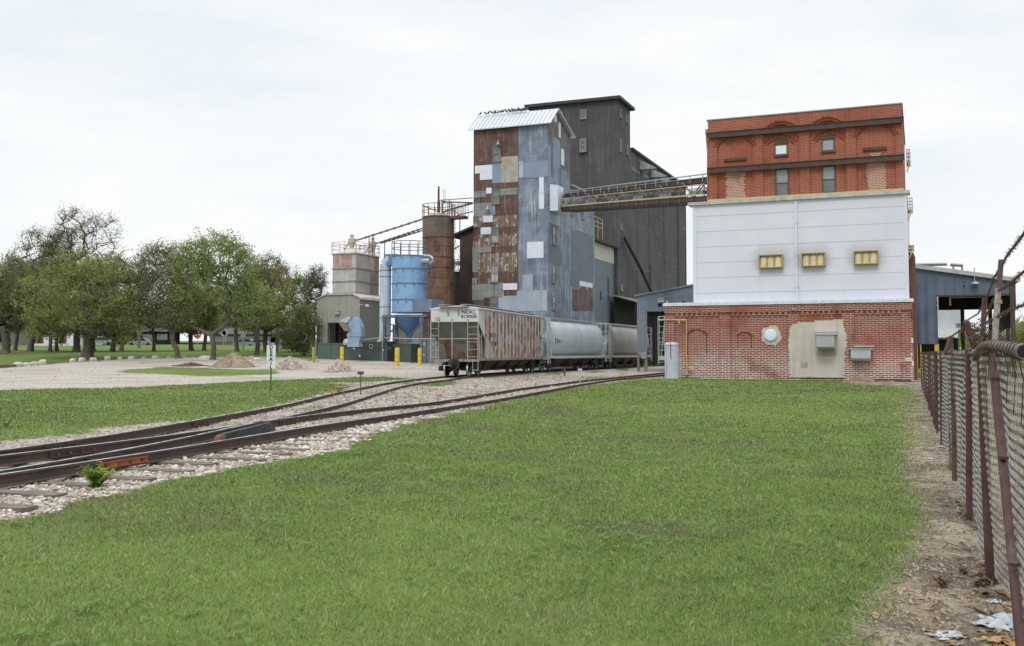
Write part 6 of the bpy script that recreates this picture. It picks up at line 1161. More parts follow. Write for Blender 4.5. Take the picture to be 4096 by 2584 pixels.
mb = MB(); e0 = FV(*P('b', 500, 1200), dv); mb.path([(du, dv, zq[4] - .05), (du - .08, dv, zq[4] - .55), (du - .45, dv, zq[4] - .95), (du - .95, dv, zq[4] - 1.15), (e0[0], dv, zq[4] - 1.2)], [dr_, dr_ * .95, dr_ * .8, dr_ * .65, dr_ * .6], 20); D1.part('bottom_elbow', mb, wm('elbow_pink', (.42, .40, .40), (.5, .48, .47), 2))
# blue fan cowl (gooseneck hood opening to lower left)
Zf = 86.0; FC = thing('fan_cowl', 'blue gooseneck exhaust cowl standing on the green boxes', 'exhaust cowl', D(*P('k', 600, 1235), Zf), -YAW * .6); fo = D(*P('k', 600, 1235), Zf); ppm = F0 * CROP['k'][2] / Zf
lp = lambda x, y: ((x - 600) / ppm, -(y - 1235) / ppm)
mb = MB(); x0, x1 = lp(540, 0)[0], lp(665, 0)[0]; mb.box(x0, x1, -.35, .35, 0, lp(0, 1130)[1]); mb.mat(0).box(x0 - .03, lp(698, 0)[0], -.4, .4, lp(0, 1130)[1], lp(0, 1098)[1]); mb.box(x0 + .5, lp(665, 0)[0] + .14, -.33, .33, lp(0, 1160)[1], lp(0, 1131)[1]); mb.build("duct_base", M["cowl"], FC)
out = [(540, 1098), (545, 985), (560, 955), (600, 930), (640, 945), (668, 985), (690, 1030), (697, 1098)]; inn = [(540, 1098), (610, 1098), (625, 1085), (612, 1068), (597, 1065), (597, 1075)]
prof = [(540, 1098), (585, 1075), (545, 985), (545, 975), (565, 945), (600, 928), (638, 940), (662, 975), (688, 1030), (697, 1098)]
pr_ = [lp(*q) for q in prof]; mb = MB(); w2 = .42; mb.smooth = False
mb.prism([(x, -w2, z) for x, z in pr_], [(x, w2, z) for x, z in pr_]); mb.build('curved_housing', M['cowl'], FC)
mb = MB(); a = [lp(*q) for q in ((545, 980), (548, 972), (600, 928))]; m0 = [lp(540, 990), lp(590, 1075)]; m1 = [lp(455, 985), lp(525, 1075)]
pts0 = [(m0[0][0], -w2, m0[0][1]), (m0[1][0], -w2, m0[1][1]), (m0[1][0], w2, m0[1][1]), (m0[0][0], w2, m0[0][1])]; pts1 = [(m1[0][0], -w2 - .25, m1[0][1]), (m1[1][0] - .02, -w2 - .25, m1[1][1]), (m1[1][0] - .02, w2 + .1, m1[1][1]), (m1[0][0], w2 + .1, m1[0][1])]
t0 = .03; mb.mat(0); tp = [lp(500, 940), lp(600, 928)]
for i in range(4): j = (i + 1) % 4; mb.add([pts0[i], pts0[j], pts1[j], pts1[i]], [(0, 1, 2, 3)])
mb.mat(1).add([((a_[0] * .5 + b_[0] * .5), a_[1] * .5 + b_[1] * .5, a_[2] * .5 + b_[2] * .5) for a_, b_ in zip(pts0, pts1)], [(0, 1, 2, 3)])
o = mb.build('mouth', [M['cowl_in'], M['black']], FC); sm = o.modifiers.new('s', 'SOLIDIFY'); sm.thickness = .03
mb = MB(); n = 10; arc = [(lp(455, 985)), (lp(478, 955)), (lp(520, 935)), (lp(560, 926)), (lp(600, 924))]
mb.prism([(x, -w2 - .1, z) for x, z in arc] + [(x, -w2 - .1, z - .05) for x, z in arc[::-1]], [(x, w2 + .05, z) for x, z in arc] + [(x, w2 + .05, z - .05) for x, z in arc[::-1]]); pz = arc + [lp(545, 990)]; mb.prism([(x, -w2 - .1, z) for x, z in pz], [(x, -w2 - .06, z) for x, z in pz]); mb.build('hood_top', wm('cowl_light', (.34, .4, .46), (.4, .45, .5), 2), FC)
# green transformer boxes, bollards, cabinets
VQ = 76.8
def gbox(label, rects, mat, name='transformer_box', cat='electrical box', v=VQ, dep=1.6, louv=None, extra=()):
    r0 = RF('k', *rects[0], v); zb_ = gz(*GW((r0[0] + r0[1]) / 2, v)[:2]); T = GT(name, label, cat, (r0[0] + r0[1]) / 2, v, zb_)
    for i, rc in enumerate(rects):
        r = RF('k', *rc, v); mb = MB(); z0 = min(r[2], zb_ - .1) if i == 0 else r[2]; mb.box(r[0], r[1], v + i * .004, v + dep - i * .1, z0, r[3]); mb.box(r[0] - .05, r[1] + .05, v - .05, v + dep + .05, r[3], r[3] + .07) ; T.part('cabinet' if i == 0 else 'upper_cabinet', mb, mat)
        if i == 0:
            mb = MB(); n = max(2, int((r[1] - r[0]) / 1.1))
            for j in range(1, n): x = r[0] + (r[1] - r[0]) * j / n; mb.box(x - .02, x + .02, v - .02, v, z0 + .1, r[3] - .05)
            T.part('door_seam', mb, M['green_box'])
    if louv:
        r = RF('k', *louv, v); mb = MB(); n = 7
        for j in range(n): x = r[0] + (r[1] - r[0]) * (j + .5) / n; mb.box(x - .03, x + .03, v - .05, v - .004, r[2] + .1, r[3] - .1)
        T.part('louvre', mb, M['black'])
    for rc in extra: mb = MB(); fbox(mb, 'k', rc, v - .02, .02, 0); T.part('warning_label', mb, M['white_paint'])
    return T
gbox('lighter green transformer cabinet at the left end, in front of the olive building', [(230, 1204, 500, 1392)], M['green_box_light'], v=VQ + .8)
gbox('long dark green transformer cabinet with stepped top behind the gravel pile', [(445, 1240, 975, 1402), (680, 1190, 932, 1239)], M['green_box'], extra=((590, 1245, 606, 1258), (648, 1313, 662, 1336), (884, 1256, 898, 1276)), louv=(938, 1250, 975, 1395))
gbox('dark green box with louvred side near the second yellow bollard', [(985, 1212, 1175, 1402)], M['green_box'], louv=(1000, 1235, 1040, 1395), v=VQ + .3)
uu, z_ = FV(*P('k', 776, 1228), VQ - .03); mb = MB()
r = RF('k', 755, 1208, 792, 1250, VQ); T = GT('control_panel', 'small framed window panel on the long dark green cabinet', 'panel', r[0], VQ - .04, r[2]); mb.box(r[0], r[1], VQ - .06, VQ - .02, r[2], r[3]); T.part('frame', mb, M['galv']); mb = MB().box(r[0] + .08, r[1] - .08, VQ - .07, VQ - .061, r[2] + .08, r[3] - .08); T.part('display', mb, M['black'])
r = RF('k', 492, 1192, 535, 1232, VQ + .5); T = GT('blower_motor', 'small grey fan motor on the green cabinet beside the cowl', 'motor', (r[0] + r[1]) / 2, VQ + .5, r[2]); mb = MB().lathe([(0, 0), (.3, 0), (.34, .15), (.3, .3), (.12, .36), (0, .36)], n=16, M=Matrix.Translation(((r[0] + r[1]) / 2, VQ + .8, r[2] + .32)) @ Matrix.Rotation(R(70), 4, 'X')); T.part('housing', mb, M['galv'])
def gbox2(label, k, rc, v, mat, name, cat, seams=0, labels=()):
    r = RF(k, *rc, v); zb_ = gz(*GW((r[0] + r[1]) / 2, v)[:2]); T = GT(name, label, cat, (r[0] + r[1]) / 2, v, zb_); mb = MB().box(r[0], r[1], v, v + .9, min(zb_ - .1, r[2]), r[3]); mb.box(r[0] - .04, r[1] + .04, v - .04, v + .94, r[3], r[3] + .05); T.part('cabinet', mb, mat); mb = MB()
    for j in range(1, seams + 1): x = r[0] + (r[1] - r[0]) * j / (seams + 1); mb.box(x - .02, x + .02, v - .015, v, zb_ + .1, r[3] - .05)
    if seams: T.part('door_seam', mb, M['steel_blue'])
    for q in labels: mb = MB(); fbox(mb, k, q, v - .02, .02, 0); T.part('label_plate', mb, M['white_paint'])
    return T
gbox2('wide slate grey electrical switchboard beside the ribbed railcar', 'b', (955, 1190, 1130, 1380), VQ + 2.0, M['elec_grey'], 'switchboard', 'electrical cabinet', 2, ((987, 1222, 999, 1240), (1058, 1222, 1070, 1240), (984, 1313, 998, 1326), (1060, 1352, 1070, 1366)))
gbox2('smaller grey electrical cabinet mounted left of the wide switchboard', 'b', (890, 1187, 955, 1262), VQ + 2.3, wm('elec2', (.27, .31, .33), (.3, .34, .36), 2), 'fuse_cabinet', 'electrical cabinet', 0)
gbox2('narrow cabinet with faded red and white warning panel', 'b', (893, 1263, 944, 1384), VQ + 1.6, M['red_faded'], 'warning_cabinet', 'cabinet', 0, ((893, 1262, 922, 1283),))
def bollard(label, k, x, yt, yb, mat, Y=None, r=.085):
    p = D(*P(k, x, yb), Y) if Y else G(*P(k, x, yb)); h = D(*P(k, x, yt), p.y).z - p.z; b = thing('bollard', label, 'bollard', p, 0, 'bollards guarding the green cabinets')
    MB().lathe([(r, -.3), (r, h - .04), (r * .8, h), (0, h + .02)], n=16).build('post', mat, b); mb = MB(); rings(mb, (0, 0), r, [h * .25, h * .55], .012, .02, 16); mb.build('band', flat('band' + str(int(x)), (.35, .25, .05)), b)
bollard('olive yellow bollard left of the lighter green cabinet', 'k', 187, 1240, 1390, M['olive_yellow'], r=.13); bollard('yellow bollard behind the gravel pile', 'k', 474, 1238, 1400, M['yellow'], 83, r=.16)
bollard('bright yellow bollard in front of the dark green louvred box', 'k', 1034, 1246, 1428, M['yellow'], r=.2); bollard('bright yellow bollard beside the faded red warning cabinet', 'b', 957, 1268, 1398, M['yellow'], r=.17)
# pad edge, pipe rail
a, b = GW(FV(*P('k', 215, 1390), VQ)[0], VQ - .7), GW(FV(*P('b', 1130, 1385), VQ)[0], VQ - .7); mb = MB(); L = (b - a).length; zc3 = [gz(*(a.lerp(b, i / 20))[:2]) for i in range(21)]; pd = GT('concrete_pad', 'low concrete slab under the green cabinets', 'concrete pad', a.x * CU - a.y * SU, VQ - .7, zc3[0])
ua_ = a.x * CU - a.y * SU
for i in range(20): mb.box(ua_ + L * i / 20, ua_ + L * (i + 1) / 20 - .02, VQ - .7, VQ + 4, zc3[i] - .4, zc3[i] + .06)
pd.part('slab', mb, M['concrete'])
T = GT('pipe_rail', 'long thin horizontal pipe rail above the green cabinets', 'pipe rail', FV(*P('k', 540, 1163), VQ - .3)[0], VQ - .3, 1.0); mb = MB(); p = [FV(*P('k', *q), VQ - .3) for q in ((545, 1165), (690, 1160), (886, 1140))]; q2 = [FV(*P('b', *q), VQ - .3) for q in ((660, 1180), (900, 1190), (1080, 1188))]
mb.path([(u, VQ - .3, z) for u, z in p], .03, 5); mb.path([(u, VQ - .1, z) for u, z in q2], .035, 5); mb.tube((p[2][0], VQ - .3, p[2][1] + .6), (p[2][0], VQ - .3, gz(*GW(p[2][0], VQ - .3)[:2])), .04, 6); mb.tube((q2[2][0], VQ - .1, q2[2][1]), (q2[2][0], VQ - .1, .6), .035, 6); T.part('pipe', mb, M['galv'])
# brown corrugated building left of the tower, dark building behind
VN = VT + 2.5; n0 = FV(*P('l', 672, 900), VN)[0]; n1 = uTL + .01; ze0 = FV(*P('l', 672, 498), VN)[1]; ze1 = FV(*P('l', 820, 385), VN)[1]
T = GT('rusty_lean_to', 'dark brown rusty corrugated building between the silo and the tower', 'building', n0, VN, 0); mb = MB().prism([(n0, VN, -.3), (n1, VN, -.3), (n1, VN, ze1), (n0, VN, ze0)], [(n0, VN + 6, -.3), (n1, VN + 6, -.3), (n1, VN + 6, ze1), (n0, VN + 6, ze0)]); T.part('wall', mb, M['brown_sheet']); k_ = (ze1 - ze0) / (n1 - n0)
mb = MB().prism([(n0 - .9, VN - .4, ze0 - .9 * k_), (n1, VN - .4, ze1), (n1, VN - .4, ze1 + .22), (n0 - .9, VN - .4, ze0 - .9 * k_ + .22)], [(n0 - .9, VN + 6.2, ze0 - .9 * k_), (n1, VN + 6.2, ze1), (n1, VN + 6.2, ze1 + .22), (n0 - .9, VN + 6.2, ze0 - .9 * k_ + .22)]); T.part('roof', mb, M['dark_roof'])
VD = VT + 9; r = RF('l', 560, 920, 700, 1290, VD); T = GT('dark_storehouse', 'nearly black low building in the gap right of the rusty silo', 'building', r[0], VD, 0); mb = MB().box(r[0] - 3, r[1], VD, VD + 8, -.2, r[3]); T.part('wall', mb, M['black']); r4 = RF('l', 560, 888, 668, 918, VD); mb = MB().box(r[0] - 3, r4[1], VD - .1, VD + 8, r[3] + .003, r4[3]); T.part('roof', mb, M['white_paint'])
r = RF('l', 600, 780, 668, 886, VD + 2); T = GT('roof_gantry', 'dark steel gantry with rails on the low black building', 'gantry', r[0], VD + 2, r4[3]); mb = MB().box(r[0], r[1], VD + 2, VD + 4, r[2] + (r[3] - r[2]) * .45, r[2] + (r[3] - r[2]) * .8); [mb.tube((r[0] + q, VD + 2, r4[3] - .1), (r[0] + q, VD + 2, r[3]), .05, 5) for q in (.1, .6, 1.1, 1.6)]; mb.tube((r[0], VD + 2, r[3]), (r[1], VD + 2, r[3]), .04, 5); mb.tube((r[0], VD + 2, r4[3] + .2), (r[1], VD + 2, r4[3] + .9), .06, 5); T.part('truss', mb, M['steel_blue'])
T = GT('bracing_cable', 'thin diagonal guy rods between the rusty silo and brown building', 'guy rod', su + srad, sv, 8); mb = MB()
for (x0, y0, x1, y1), r_ in (((604, 672, 668, 626), .07), ((608, 530, 668, 690), .02), ((608, 600, 668, 760), .02), ((640, 790, 668, 740), .02)): p, q = FV(*P('l', x0, y0), sv), FV(*P('l', x1, y1), sv); mb.tube((p[0], sv, p[1]), (q[0], sv, q[1]), r_, 6)
T.part('rod', mb, M['frame_grey'])
# grey equipment hall seen behind the collector legs
VH = VG + 9; r = RF('b', 740, 1080, 1090, 1250, VH); T = GT('equipment_shed', 'low grey shed with pale roof seen behind the collector legs', 'shed', r[0], VH, 0); mb = MB().box(r[0], r[1] + 4, VH, VH + 6, 0, r[3]); T.part('wall', mb, wm('eq_grey', (.22, .215, .21), (.28, .27, .26), 1, (.15, .1, .08), .5, corr=.3)); mb = MB().prism([(r[0] - .2, VH - .2, r[3]), (r[1] + 4, VH - .2, r[3]), (r[1] + 4, VH + 6, r[3] + .8), (r[0] - .2, VH + 6, r[3] + .8)], [(r[0] - .2, VH - .2, r[3] + .1), (r[1] + 4, VH - .2, r[3] + .1), (r[1] + 4, VH + 6, r[3] + .9), (r[0] - .2, VH + 6, r[3] + .9)]); T.part('roof', mb, M['cap_grey'])
# slatted fence panel left of the olive building
T = GT('slat_gate', 'grey slatted gate panel left of the olive building', 'gate', FV(*P('a', 2230, 1300), VG - 1)[0], VG - 1, gz(*GW(gu0 - 2, VG - 1)[:2])); r = RF('a', 2228, 1228, 2345, 1322, VG - 1); mb = MB()
for i in range(9): z = r[2] + (r[3] - r[2]) * i / 8; mb.box(r[0], r[1], VG - 1, VG - .96, z - .045, z + .045)
T.part('slats', mb, wm('slat', (.3, .28, .25), (.2, .19, .17), 3)); mb = MB()
for x in (r[0], r[1] - .05): mb.box(x - .05, x + .05, VG - 1.1, VG - 1.001, r[2] - .8, r[3] + .1)
mb.tube((r[0], VG - 1.05, r[2] - .5), (r[0], VG - 1.05, r[3] + .7), .04, 6); T.part('post', mb, M['galv'])
# ---------------------------------------------------------------- trees: limbs grown towards points spread through the crown
def tubes_np(segs, n=5):
    p0 = np.array([s[0] for s in segs]); p1 = np.array([s[1] for s in segs]); r0 = np.array([s[2] for s in segs]); r1 = np.array([s[3] for s in segs])
    d = p1 - p0; d /= np.maximum(np.linalg.norm(d, axis=1), 1e-6)[:, None]; a = np.cross(d, np.where(np.abs(d[:, 2:3]) > .9, [[1., 0, 0]], [[0, 0, 1.]])); a /= np.linalg.norm(a, axis=1)[:, None]; b = np.cross(d, a)
    t = 2 * np.pi * np.arange(n) / n; c = np.cos(t)[None, :, None] * a[:, None] + np.sin(t)[None, :, None] * b[:, None]
    V = np.concatenate([p0[:, None] + c * r0[:, None, None], p1[:, None] + c * r1[:, None, None]], 1).reshape(-1, 3); j = np.arange(n); f = np.stack([j, (j + 1) % n, n + (j + 1) % n, n + j], 1)
    return V, (np.arange(len(segs))[:, None, None] * 2 * n + f[None]).reshape(-1, 4)
def grow(rng, fork, crowns, npts, trunk_r, lean, twig=.012):
    P_ = []
    for k in range(npts):
        c = crowns[rng.choice(len(crowns), p=[q[6] for q in crowns])]; v = rng.normal(size=3); v /= np.linalg.norm(v); r = rng.uniform(.25, 1) ** .45
        P_.append(np.array(c[:3]) + v * r * np.array(c[3:6]))
    base = np.zeros(3); fk = np.array(fork, float); nodes = [base]; par = [-1]
    nt_ = 5
    for i in range(1, nt_ + 1): t = i / nt_; nodes.append(base + (fk - base) * t + np.array([math.sin(t * 3) * lean, math.cos(t * 2.2) * lean * .5, 0]) * (t * (1 - t) * 2)); par.append(len(nodes) - 2)
    P_ = sorted(P_, key=lambda p: np.linalg.norm(p - fk)); tips = []
    for p in P_:
        N = np.array(nodes); d = np.linalg.norm(N - p, axis=1) + np.maximum(0, N[:, 2] - p[2]) * .6; d[:nt_] += 50; j = int(np.argmin(d)); L = np.linalg.norm(p - N[j]); k = max(1, int(L / 1.3)); o = N[j]
        bend = rng.normal(size=3) * L * .1; bend[2] = abs(bend[2]) * -1.0; prev = j
        for i in range(1, k + 1): t = i / k; q = o + (p - o) * t + bend * (4 * t * (1 - t)) + rng.normal(size=3) * .05; nodes.append(q); par.append(prev); prev = len(nodes) - 1
        tips.append(prev)
    n = len(nodes); r = np.zeros(n); ch = [[] for _ in range(n)]
    for i in range(1, n): ch[par[i]].append(i)
    for i in range(n - 1, -1, -1): r[i] = max(twig, sum(r[c] ** 2.25 for c in ch[i]) ** (1 / 2.25) if ch[i] else twig)
    r = r * 1.0; s = trunk_r / r[2]; r = r * np.clip(s * (r / r[2]) ** .25, .6, 9); r[0] = trunk_r * 1.4; r[1] = trunk_r * 1.0
    segs = [(nodes[par[i]], nodes[i], r[par[i]], r[i]) for i in range(1, n)]; return np.array(nodes), segs, tips, ch
LK, SK = .85, .86
def make_tree(name, label, base, Z, crowns, trunk_w, fork, leafmat, nleaf, npts=170, lsize=.16, spread=.55, seed=1, bark='bark', twigs=3, group=None, cat='tree', thick=1.0):
    """crowns: list of (x, y, rx, ry, weight) in photo pixels relative to the trunk foot; fork: (dx, height) in pixels"""
    rng = np.random.default_rng(seed); k = Z / F0; B = Vector(base); nleaf = int(nleaf * LK); lsize *= SK; trunk_w *= .86; T = thing(name, label, cat, B, 0, group)
    cr_ = []; tot = sum(c[4] for c in crowns)
    for x, y, rx, ry, wt in crowns: cr_.append((x * k, rng.uniform(-.8, .8), y * k, rx * k, rx * k * .8 * thick, ry * k, wt / tot))
    nodes, segs, tips, ch = grow(rng, (fork[0] * k, 0, fork[1] * k), cr_, npts, trunk_w * k / 2, trunk_w * k * .5)
    tw = []; tp = []
    for t in tips:
        p = nodes[t]
        for j in range(twigs):
            v = rng.normal(size=3); v[2] = v[2] * .6 + .5; v /= np.linalg.norm(v); q = p + v * rng.uniform(.4, 1.3) * (spread + .2); m_ = (p + q) / 2 + rng.normal(size=3) * .08; tw.append((p, m_, .018, .014)); tw.append((m_, q, .014, .010)); tp += [q, m_]
        tp.append(p)
    V, F = tubes_np(segs + tw, 5); npmesh('trunk', V, F, M[bark], T, smooth=True)
    if nleaf:
        tp = np.array(tp); clump = rng.random(len(tp)) ** 2.6; clump /= clump.sum(); idx = rng.choice(len(tp), nleaf, p=clump); c = tp[idx] + rng.normal(size=(nleaf, 3)) * spread * np.array([1, 1, .7]) * .52
        a = rng.normal(size=(nleaf, 3)); a /= np.linalg.norm(a, axis=1)[:, None]; b = np.cross(a, rng.normal(size=(nleaf, 3))); b /= np.linalg.norm(b, axis=1)[:, None]; s = lsize * rng.uniform(.5, 1.3, nleaf)[:, None]
        V = np.stack([c - a * s, c - b * s * .45, c + a * s, c + b * s * .45], 1).reshape(-1, 3); F = np.arange(nleaf * 4).reshape(-1, 4); npmesh('crown', V, F, M[leafmat], T)
    return T
def tree_at(name, label, x, y, Z, *a, **k):
    p = D(x, y, Z); p.z = gz(p.x, p.y) - .05; return make_tree(name, label, p, Z, *a, **k)
tree_at('leafy_tree', 'broad dense green tree with thick dark trunk at the lawn edge', 345, 1413, 91, [(-40, 235, 235, 140, 4), (-160, 130, 110, 70, 1), (130, 180, 120, 130, 2), (10, 360, 170, 85, 2.6)], 56, (-5, 130), 'leaf_mid', 21000, 330, .15, .6, 1)
tree_at('tall_bare_tree', 'tallest nearly bare tree rising above the broad green tree', 305, 1385, 112, [(-20, 450, 90, 150, 3), (80, 430, 110, 130, 3), (-90, 380, 70, 120, 2)], 30, (-10, 160), 'leaf_pale', 7000, 300, .10, .6, 2, bark='bark_far', twigs=6)
tree_at('sparse_tree', 'thin leaved tree with twiggy top at the far left behind the broad green tree', 120, 1385, 112, [(20, 330, 110, 160, 3), (-60, 260, 90, 120, 2), (90, 400, 60, 80, 1)], 26, (0, 120), 'leaf_pale', 11000, 260, .12, .6, 3, bark='bark_far', twigs=5)
tree_at('dark_tree', 'dark dense tree cut by the left edge of the photo', 20, 1392, 100, [(20, 260, 140, 120, 3), (90, 170, 120, 70, 2), (-60, 190, 110, 130, 2)], 40, (-10, 110), 'leaf_dark', 13000, 260, .16, .6, 4)
tree_at('pale_leaved_tree', 'pale yellow green leaning tree with forked dark trunk left of the round crowned tree', 712, 1408, 92, [(-90, 300, 110, 175, 4), (-40, 400, 90, 60, 1), (-20, 200, 90, 80, 1), (20, 300, 60, 120, 1)], 26, (-25, 75), 'leaf_pale', 15000, 300, .12, .6, 5, twigs=5)
tree_at('round_crowned_tree', 'bright green tree with round open crown and wide spreading limbs', 850, 1413, 90, [(10, 430, 100, 80, 3), (90, 350, 80, 120, 3), (-80, 340, 95, 130, 3), (140, 230, 110, 90, 3), (-120, 200, 60, 90, 1)], 26, (-5, 100), 'leaf_bright', 14500, 340, .14, .6, 6, twigs=4)
tree_at('spreading_tree', 'small crowned tree with open grey twigs behind the brown earth pile', 1025, 1410, 97, [(0, 250, 75, 115, 3), (50, 340, 45, 90, 1), (-40, 190, 60, 60, 1)], 24, (0, 90), 'leaf_mid', 6500, 220, .12, .55, 7, twigs=4)
tree_at('reddish_tree', 'slender tree with reddish brown autumn leaves right of centre of the tree line', 1105, 1400, 112, [(10, 260, 55, 100, 3), (10, 150, 60, 70, 1)], 16, (0, 100), 'leaf_red', 6500, 170, .12, .5, 8, bark='bark_far', twigs=4)
tree_at('yellow_green_tree', 'yellow green tree just left of the olive metal building', 1190, 1400, 108, [(5, 230, 55, 110, 3), (0, 110, 70, 80, 2)], 18, (0, 80), 'leaf_bright', 8500, 180, .13, .5, 9, bark='bark_far')
tree_at('leafless_tree', 'leafless dark branched tree against the olive metal building', 1252, 1400, 104, [(0, 240, 55, 110, 3), (20, 300, 40, 50, 1)], 16, (0, 100), 'leaf_pale', 700, 200, .1, .45, 10, twigs=6)
tree_at('dark_bush_tree', 'dark green bushy tree low beside the olive metal building', 1215, 1405, 96, [(0, 110, 65, 95, 3), (-40, 60, 60, 55, 2)], 18, (0, 50), 'leaf_dark', 8000, 150, .14, .5, 11)
tree_at('right_edge_tree', 'green tree beyond the fence at the right edge of the photo', 4140, 1420, 95, [(-10, 100, 90, 90, 3), (60, 130, 80, 90, 2)], 22, (0, 60), 'leaf_mid', 11000, 150, .16, .6, 12)
tree_at('right_far_tree', 'low green tree seen under the dark blue shed roof at the right', 3960, 1420, 120, [(0, 60, 110, 60, 3), (90, 70, 80, 60, 1)], 20, (0, 40), 'leaf_mid', 9000, 120, .17, .6, 13)
# background trees of the grove (trunks one can tell apart), seeds make a few kinds that are copied
KIND = [('background_tree', [(0, 250, 120, 130, 3), (20, 150, 120, 70, 2)], 22, (0, 110), 'leaf_mid', 7500, 150), ('background_tree', [(0, 260, 100, 140, 3), (-20, 140, 100, 70, 2)], 18, (6, 130), 'leaf_dark', 8500, 150), ('background_tree', [(0, 270, 95, 150, 3), (10, 160, 100, 60, 2)], 16, (-6, 120), 'leaf_pale', 9000, 150)]
BG = [(60, 1388, 118, 1, 'grey trunk at the far left in front of the small dark house'), (124, 1386, 118, 0, 'thin dark trunk just left of the white house'), (200, 1389, 110, 2, 'grey trunk standing in front of the white house left of its doors'), (228, 1386, 114, 1, 'dark brown leaning trunk between the two red doors'),
 (306, 1392, 108, 0, 'slightly leaning trunk left of the thickest tree'), (375, 1388, 116, 1, 'dark trunk half hidden behind the thickest tree'), (450, 1393, 110, 0, 'slim dark trunk right of the thickest tree'), (484, 1392, 108, 1, 'stout dark trunk right of the slim one'), (616, 1388, 112, 2, 'straight ivy grey trunk near the small pole'), (765, 1398, 118, 0, 'dark trunk close to the red stop sign'), (816, 1400, 118, 1, 'thin dark trunk right of the red stop sign'), (948, 1400, 112, 1, 'dark trunk left of the tall grey pole'), (1063, 1408, 105, 0, 'dark slim trunk behind the derail sign')]
proto = {}
for i, (x, y, Z, kd, lab) in enumerate(BG):
    nm, cw, tw_, fk, lf, nl, npt = KIND[kd]; p = D(x, y, Z); p.z = gz(p.x, p.y) - .05; lab = 'grove tree, ' + lab
    if kd not in proto: proto[kd] = make_tree(nm, lab, p, 112, cw, tw_, fk, lf, nl, npt, .16, .65, 40 + kd, bark='bark', group='trees of the grove')
    else: r = dup(proto[kd], p, random.uniform(0, 6.28), lab, 'trees of the grove'); r.scale = (1, 1, random.uniform(.8, 1.05))
def woods():                                                       # far wood reading as one mass behind the grove
    rng = np.random.default_rng(77); n = 74000; X = []; az = rng.uniform(R(-36), R(-11.5), n); az2 = rng.uniform(R(23), R(40), 9000); az = np.r_[az, az2]; n = len(az); rr = rng.uniform(195, 235, n); top = 8.6 + 2.6 * np.sin(az * 38) + 1.6 * np.sin(az * 95 + 1) + 1.1 * np.sin(az * 210); h = rng.random(n) ** .8 * top
    x, y = rr * np.sin(az), rr * np.cos(az); c = np.stack([x, y, hz(x, y) + h], 1); keep = ~((az > R(-20)) & (az < R(-13.5)) & (h < 2.2)); c = c[keep]; n = len(c)
    a = rng.normal(size=(n, 3)); a /= np.linalg.norm(a, axis=1)[:, None]; b = np.cross(a, rng.normal(size=(n, 3))); b /= np.linalg.norm(b, axis=1)[:, None]; s = rng.uniform(.3, .65, n)[:, None]
    V = np.stack([c - a * s, c - b * s * .7, c + a * s, c + b * s * .7], 1).reshape(-1, 3); tag(npmesh('far_woods', V, np.arange(n * 4).reshape(-1, 4), M['leaf_mid']), kind='stuff')
woods()

# ---------------------------------------------------------------- houses, signs and cars far behind the grove
def house(label, x0, x1, ybase, Z, zwall, zroof, wallm, roofm, doors=(), wins=(), dep=8, name='house', foot=None, doorm=None):
    a, b = D(x0, ybase, Z), D(x1, ybase, Z); T = thing(name, label, 'house', (a.x, Z, a.z)); W_ = b.x - a.x; k = Z / F0
    mb = MB().box(0, W_, 0, dep, -.8, zwall); mb.build('wall', wallm, T); mb = MB().prism([(-.4, -.5, zwall), (W_ + .4, -.5, zwall), (W_ + .4, dep + .5, zwall), (-.4, dep + .5, zwall)], [(-.4, dep * .45, zroof), (W_ + .4, dep * .45, zroof), (W_ + .4, dep * .55, zroof), (-.4, dep * .55, zroof)]); mb.build('roof', roofm, T)
    for q, w_ in doors: x = (q - x0) * k; MB().mat(0).box(x - w_, x + w_, -.05, .02, -.1, 2.15).mat(1).box(x - w_ * .55, x + w_ * .45, -.07, -.051, .0, 2.0).build('door', [doorm or M['house_red'], M['black']], T)
    for q, w_ in wins: x = (q - x0) * k; f_ = MB().box(x - w_, x + w_, -.04, .01, 1.0, 2.1).build('window', M['frame_grey'], T); MB().box(x - w_ + .08, x + w_ - .08, -.05, -.041, 1.08, 2.02).build('pane', M['glass_grey'], f_)
    return T
house('white clapboard house with red doors behind the tree trunks', 135, 322, 1371, 165, 2.6, 6.6, M['house_white'], M['shingle'], ((161, .55), (251, .6), (138, .35)), ((181, .4),), 9)
house('small brown house with pale window at the far left behind trunks', -60, 118, 1366, 170, 2.4, 4.2, flat('house_grey', (.16, .15, .15)), flat('brown_roof', (.12, .1, .09), .9), ((5, .6),), ((100, .9),), 8, doorm=M['black'])
house('low dark building with row of windows behind the stop sign', 850, 1118, 1391, 175, 2.4, 3.6, flat('dark_brick', (.12, .075, .065)), flat('grey_roof', (.09, .085, .085), .9), (), tuple((q, 1.1) for q in (880, 925, 960, 1000, 1040, 1080, 1105)), 10, name='long_building')
house('low grey carport building left of the stop sign', 525, 660, 1382, 180, 2.5, 3.9, M['black'], flat('grey_roof2', (.09, .09, .09), .9), (), ((600, 1.3), (640, 1.3)), 8, name='carport')
def post_sign(name, label, x, y, Z, h, build, cat='sign'): p = D(x, y, Z); T = thing(name, label, cat, p); MB().tube((0, 0, -2), (0, 0, h), .05, 6).build('post', M['galv'], T); build(T); return T
def octa(T, z, r, mat, n=8, rot=R(22.5)): v = [(r * math.cos(rot + 2 * math.pi * i / n), z + r * math.sin(rot + 2 * math.pi * i / n)) for i in range(n)]; return MB().prism([(a, -.06, b) for a, b in v], [(a, -.09, b) for a, b in v]).build('sign_face', mat, T)
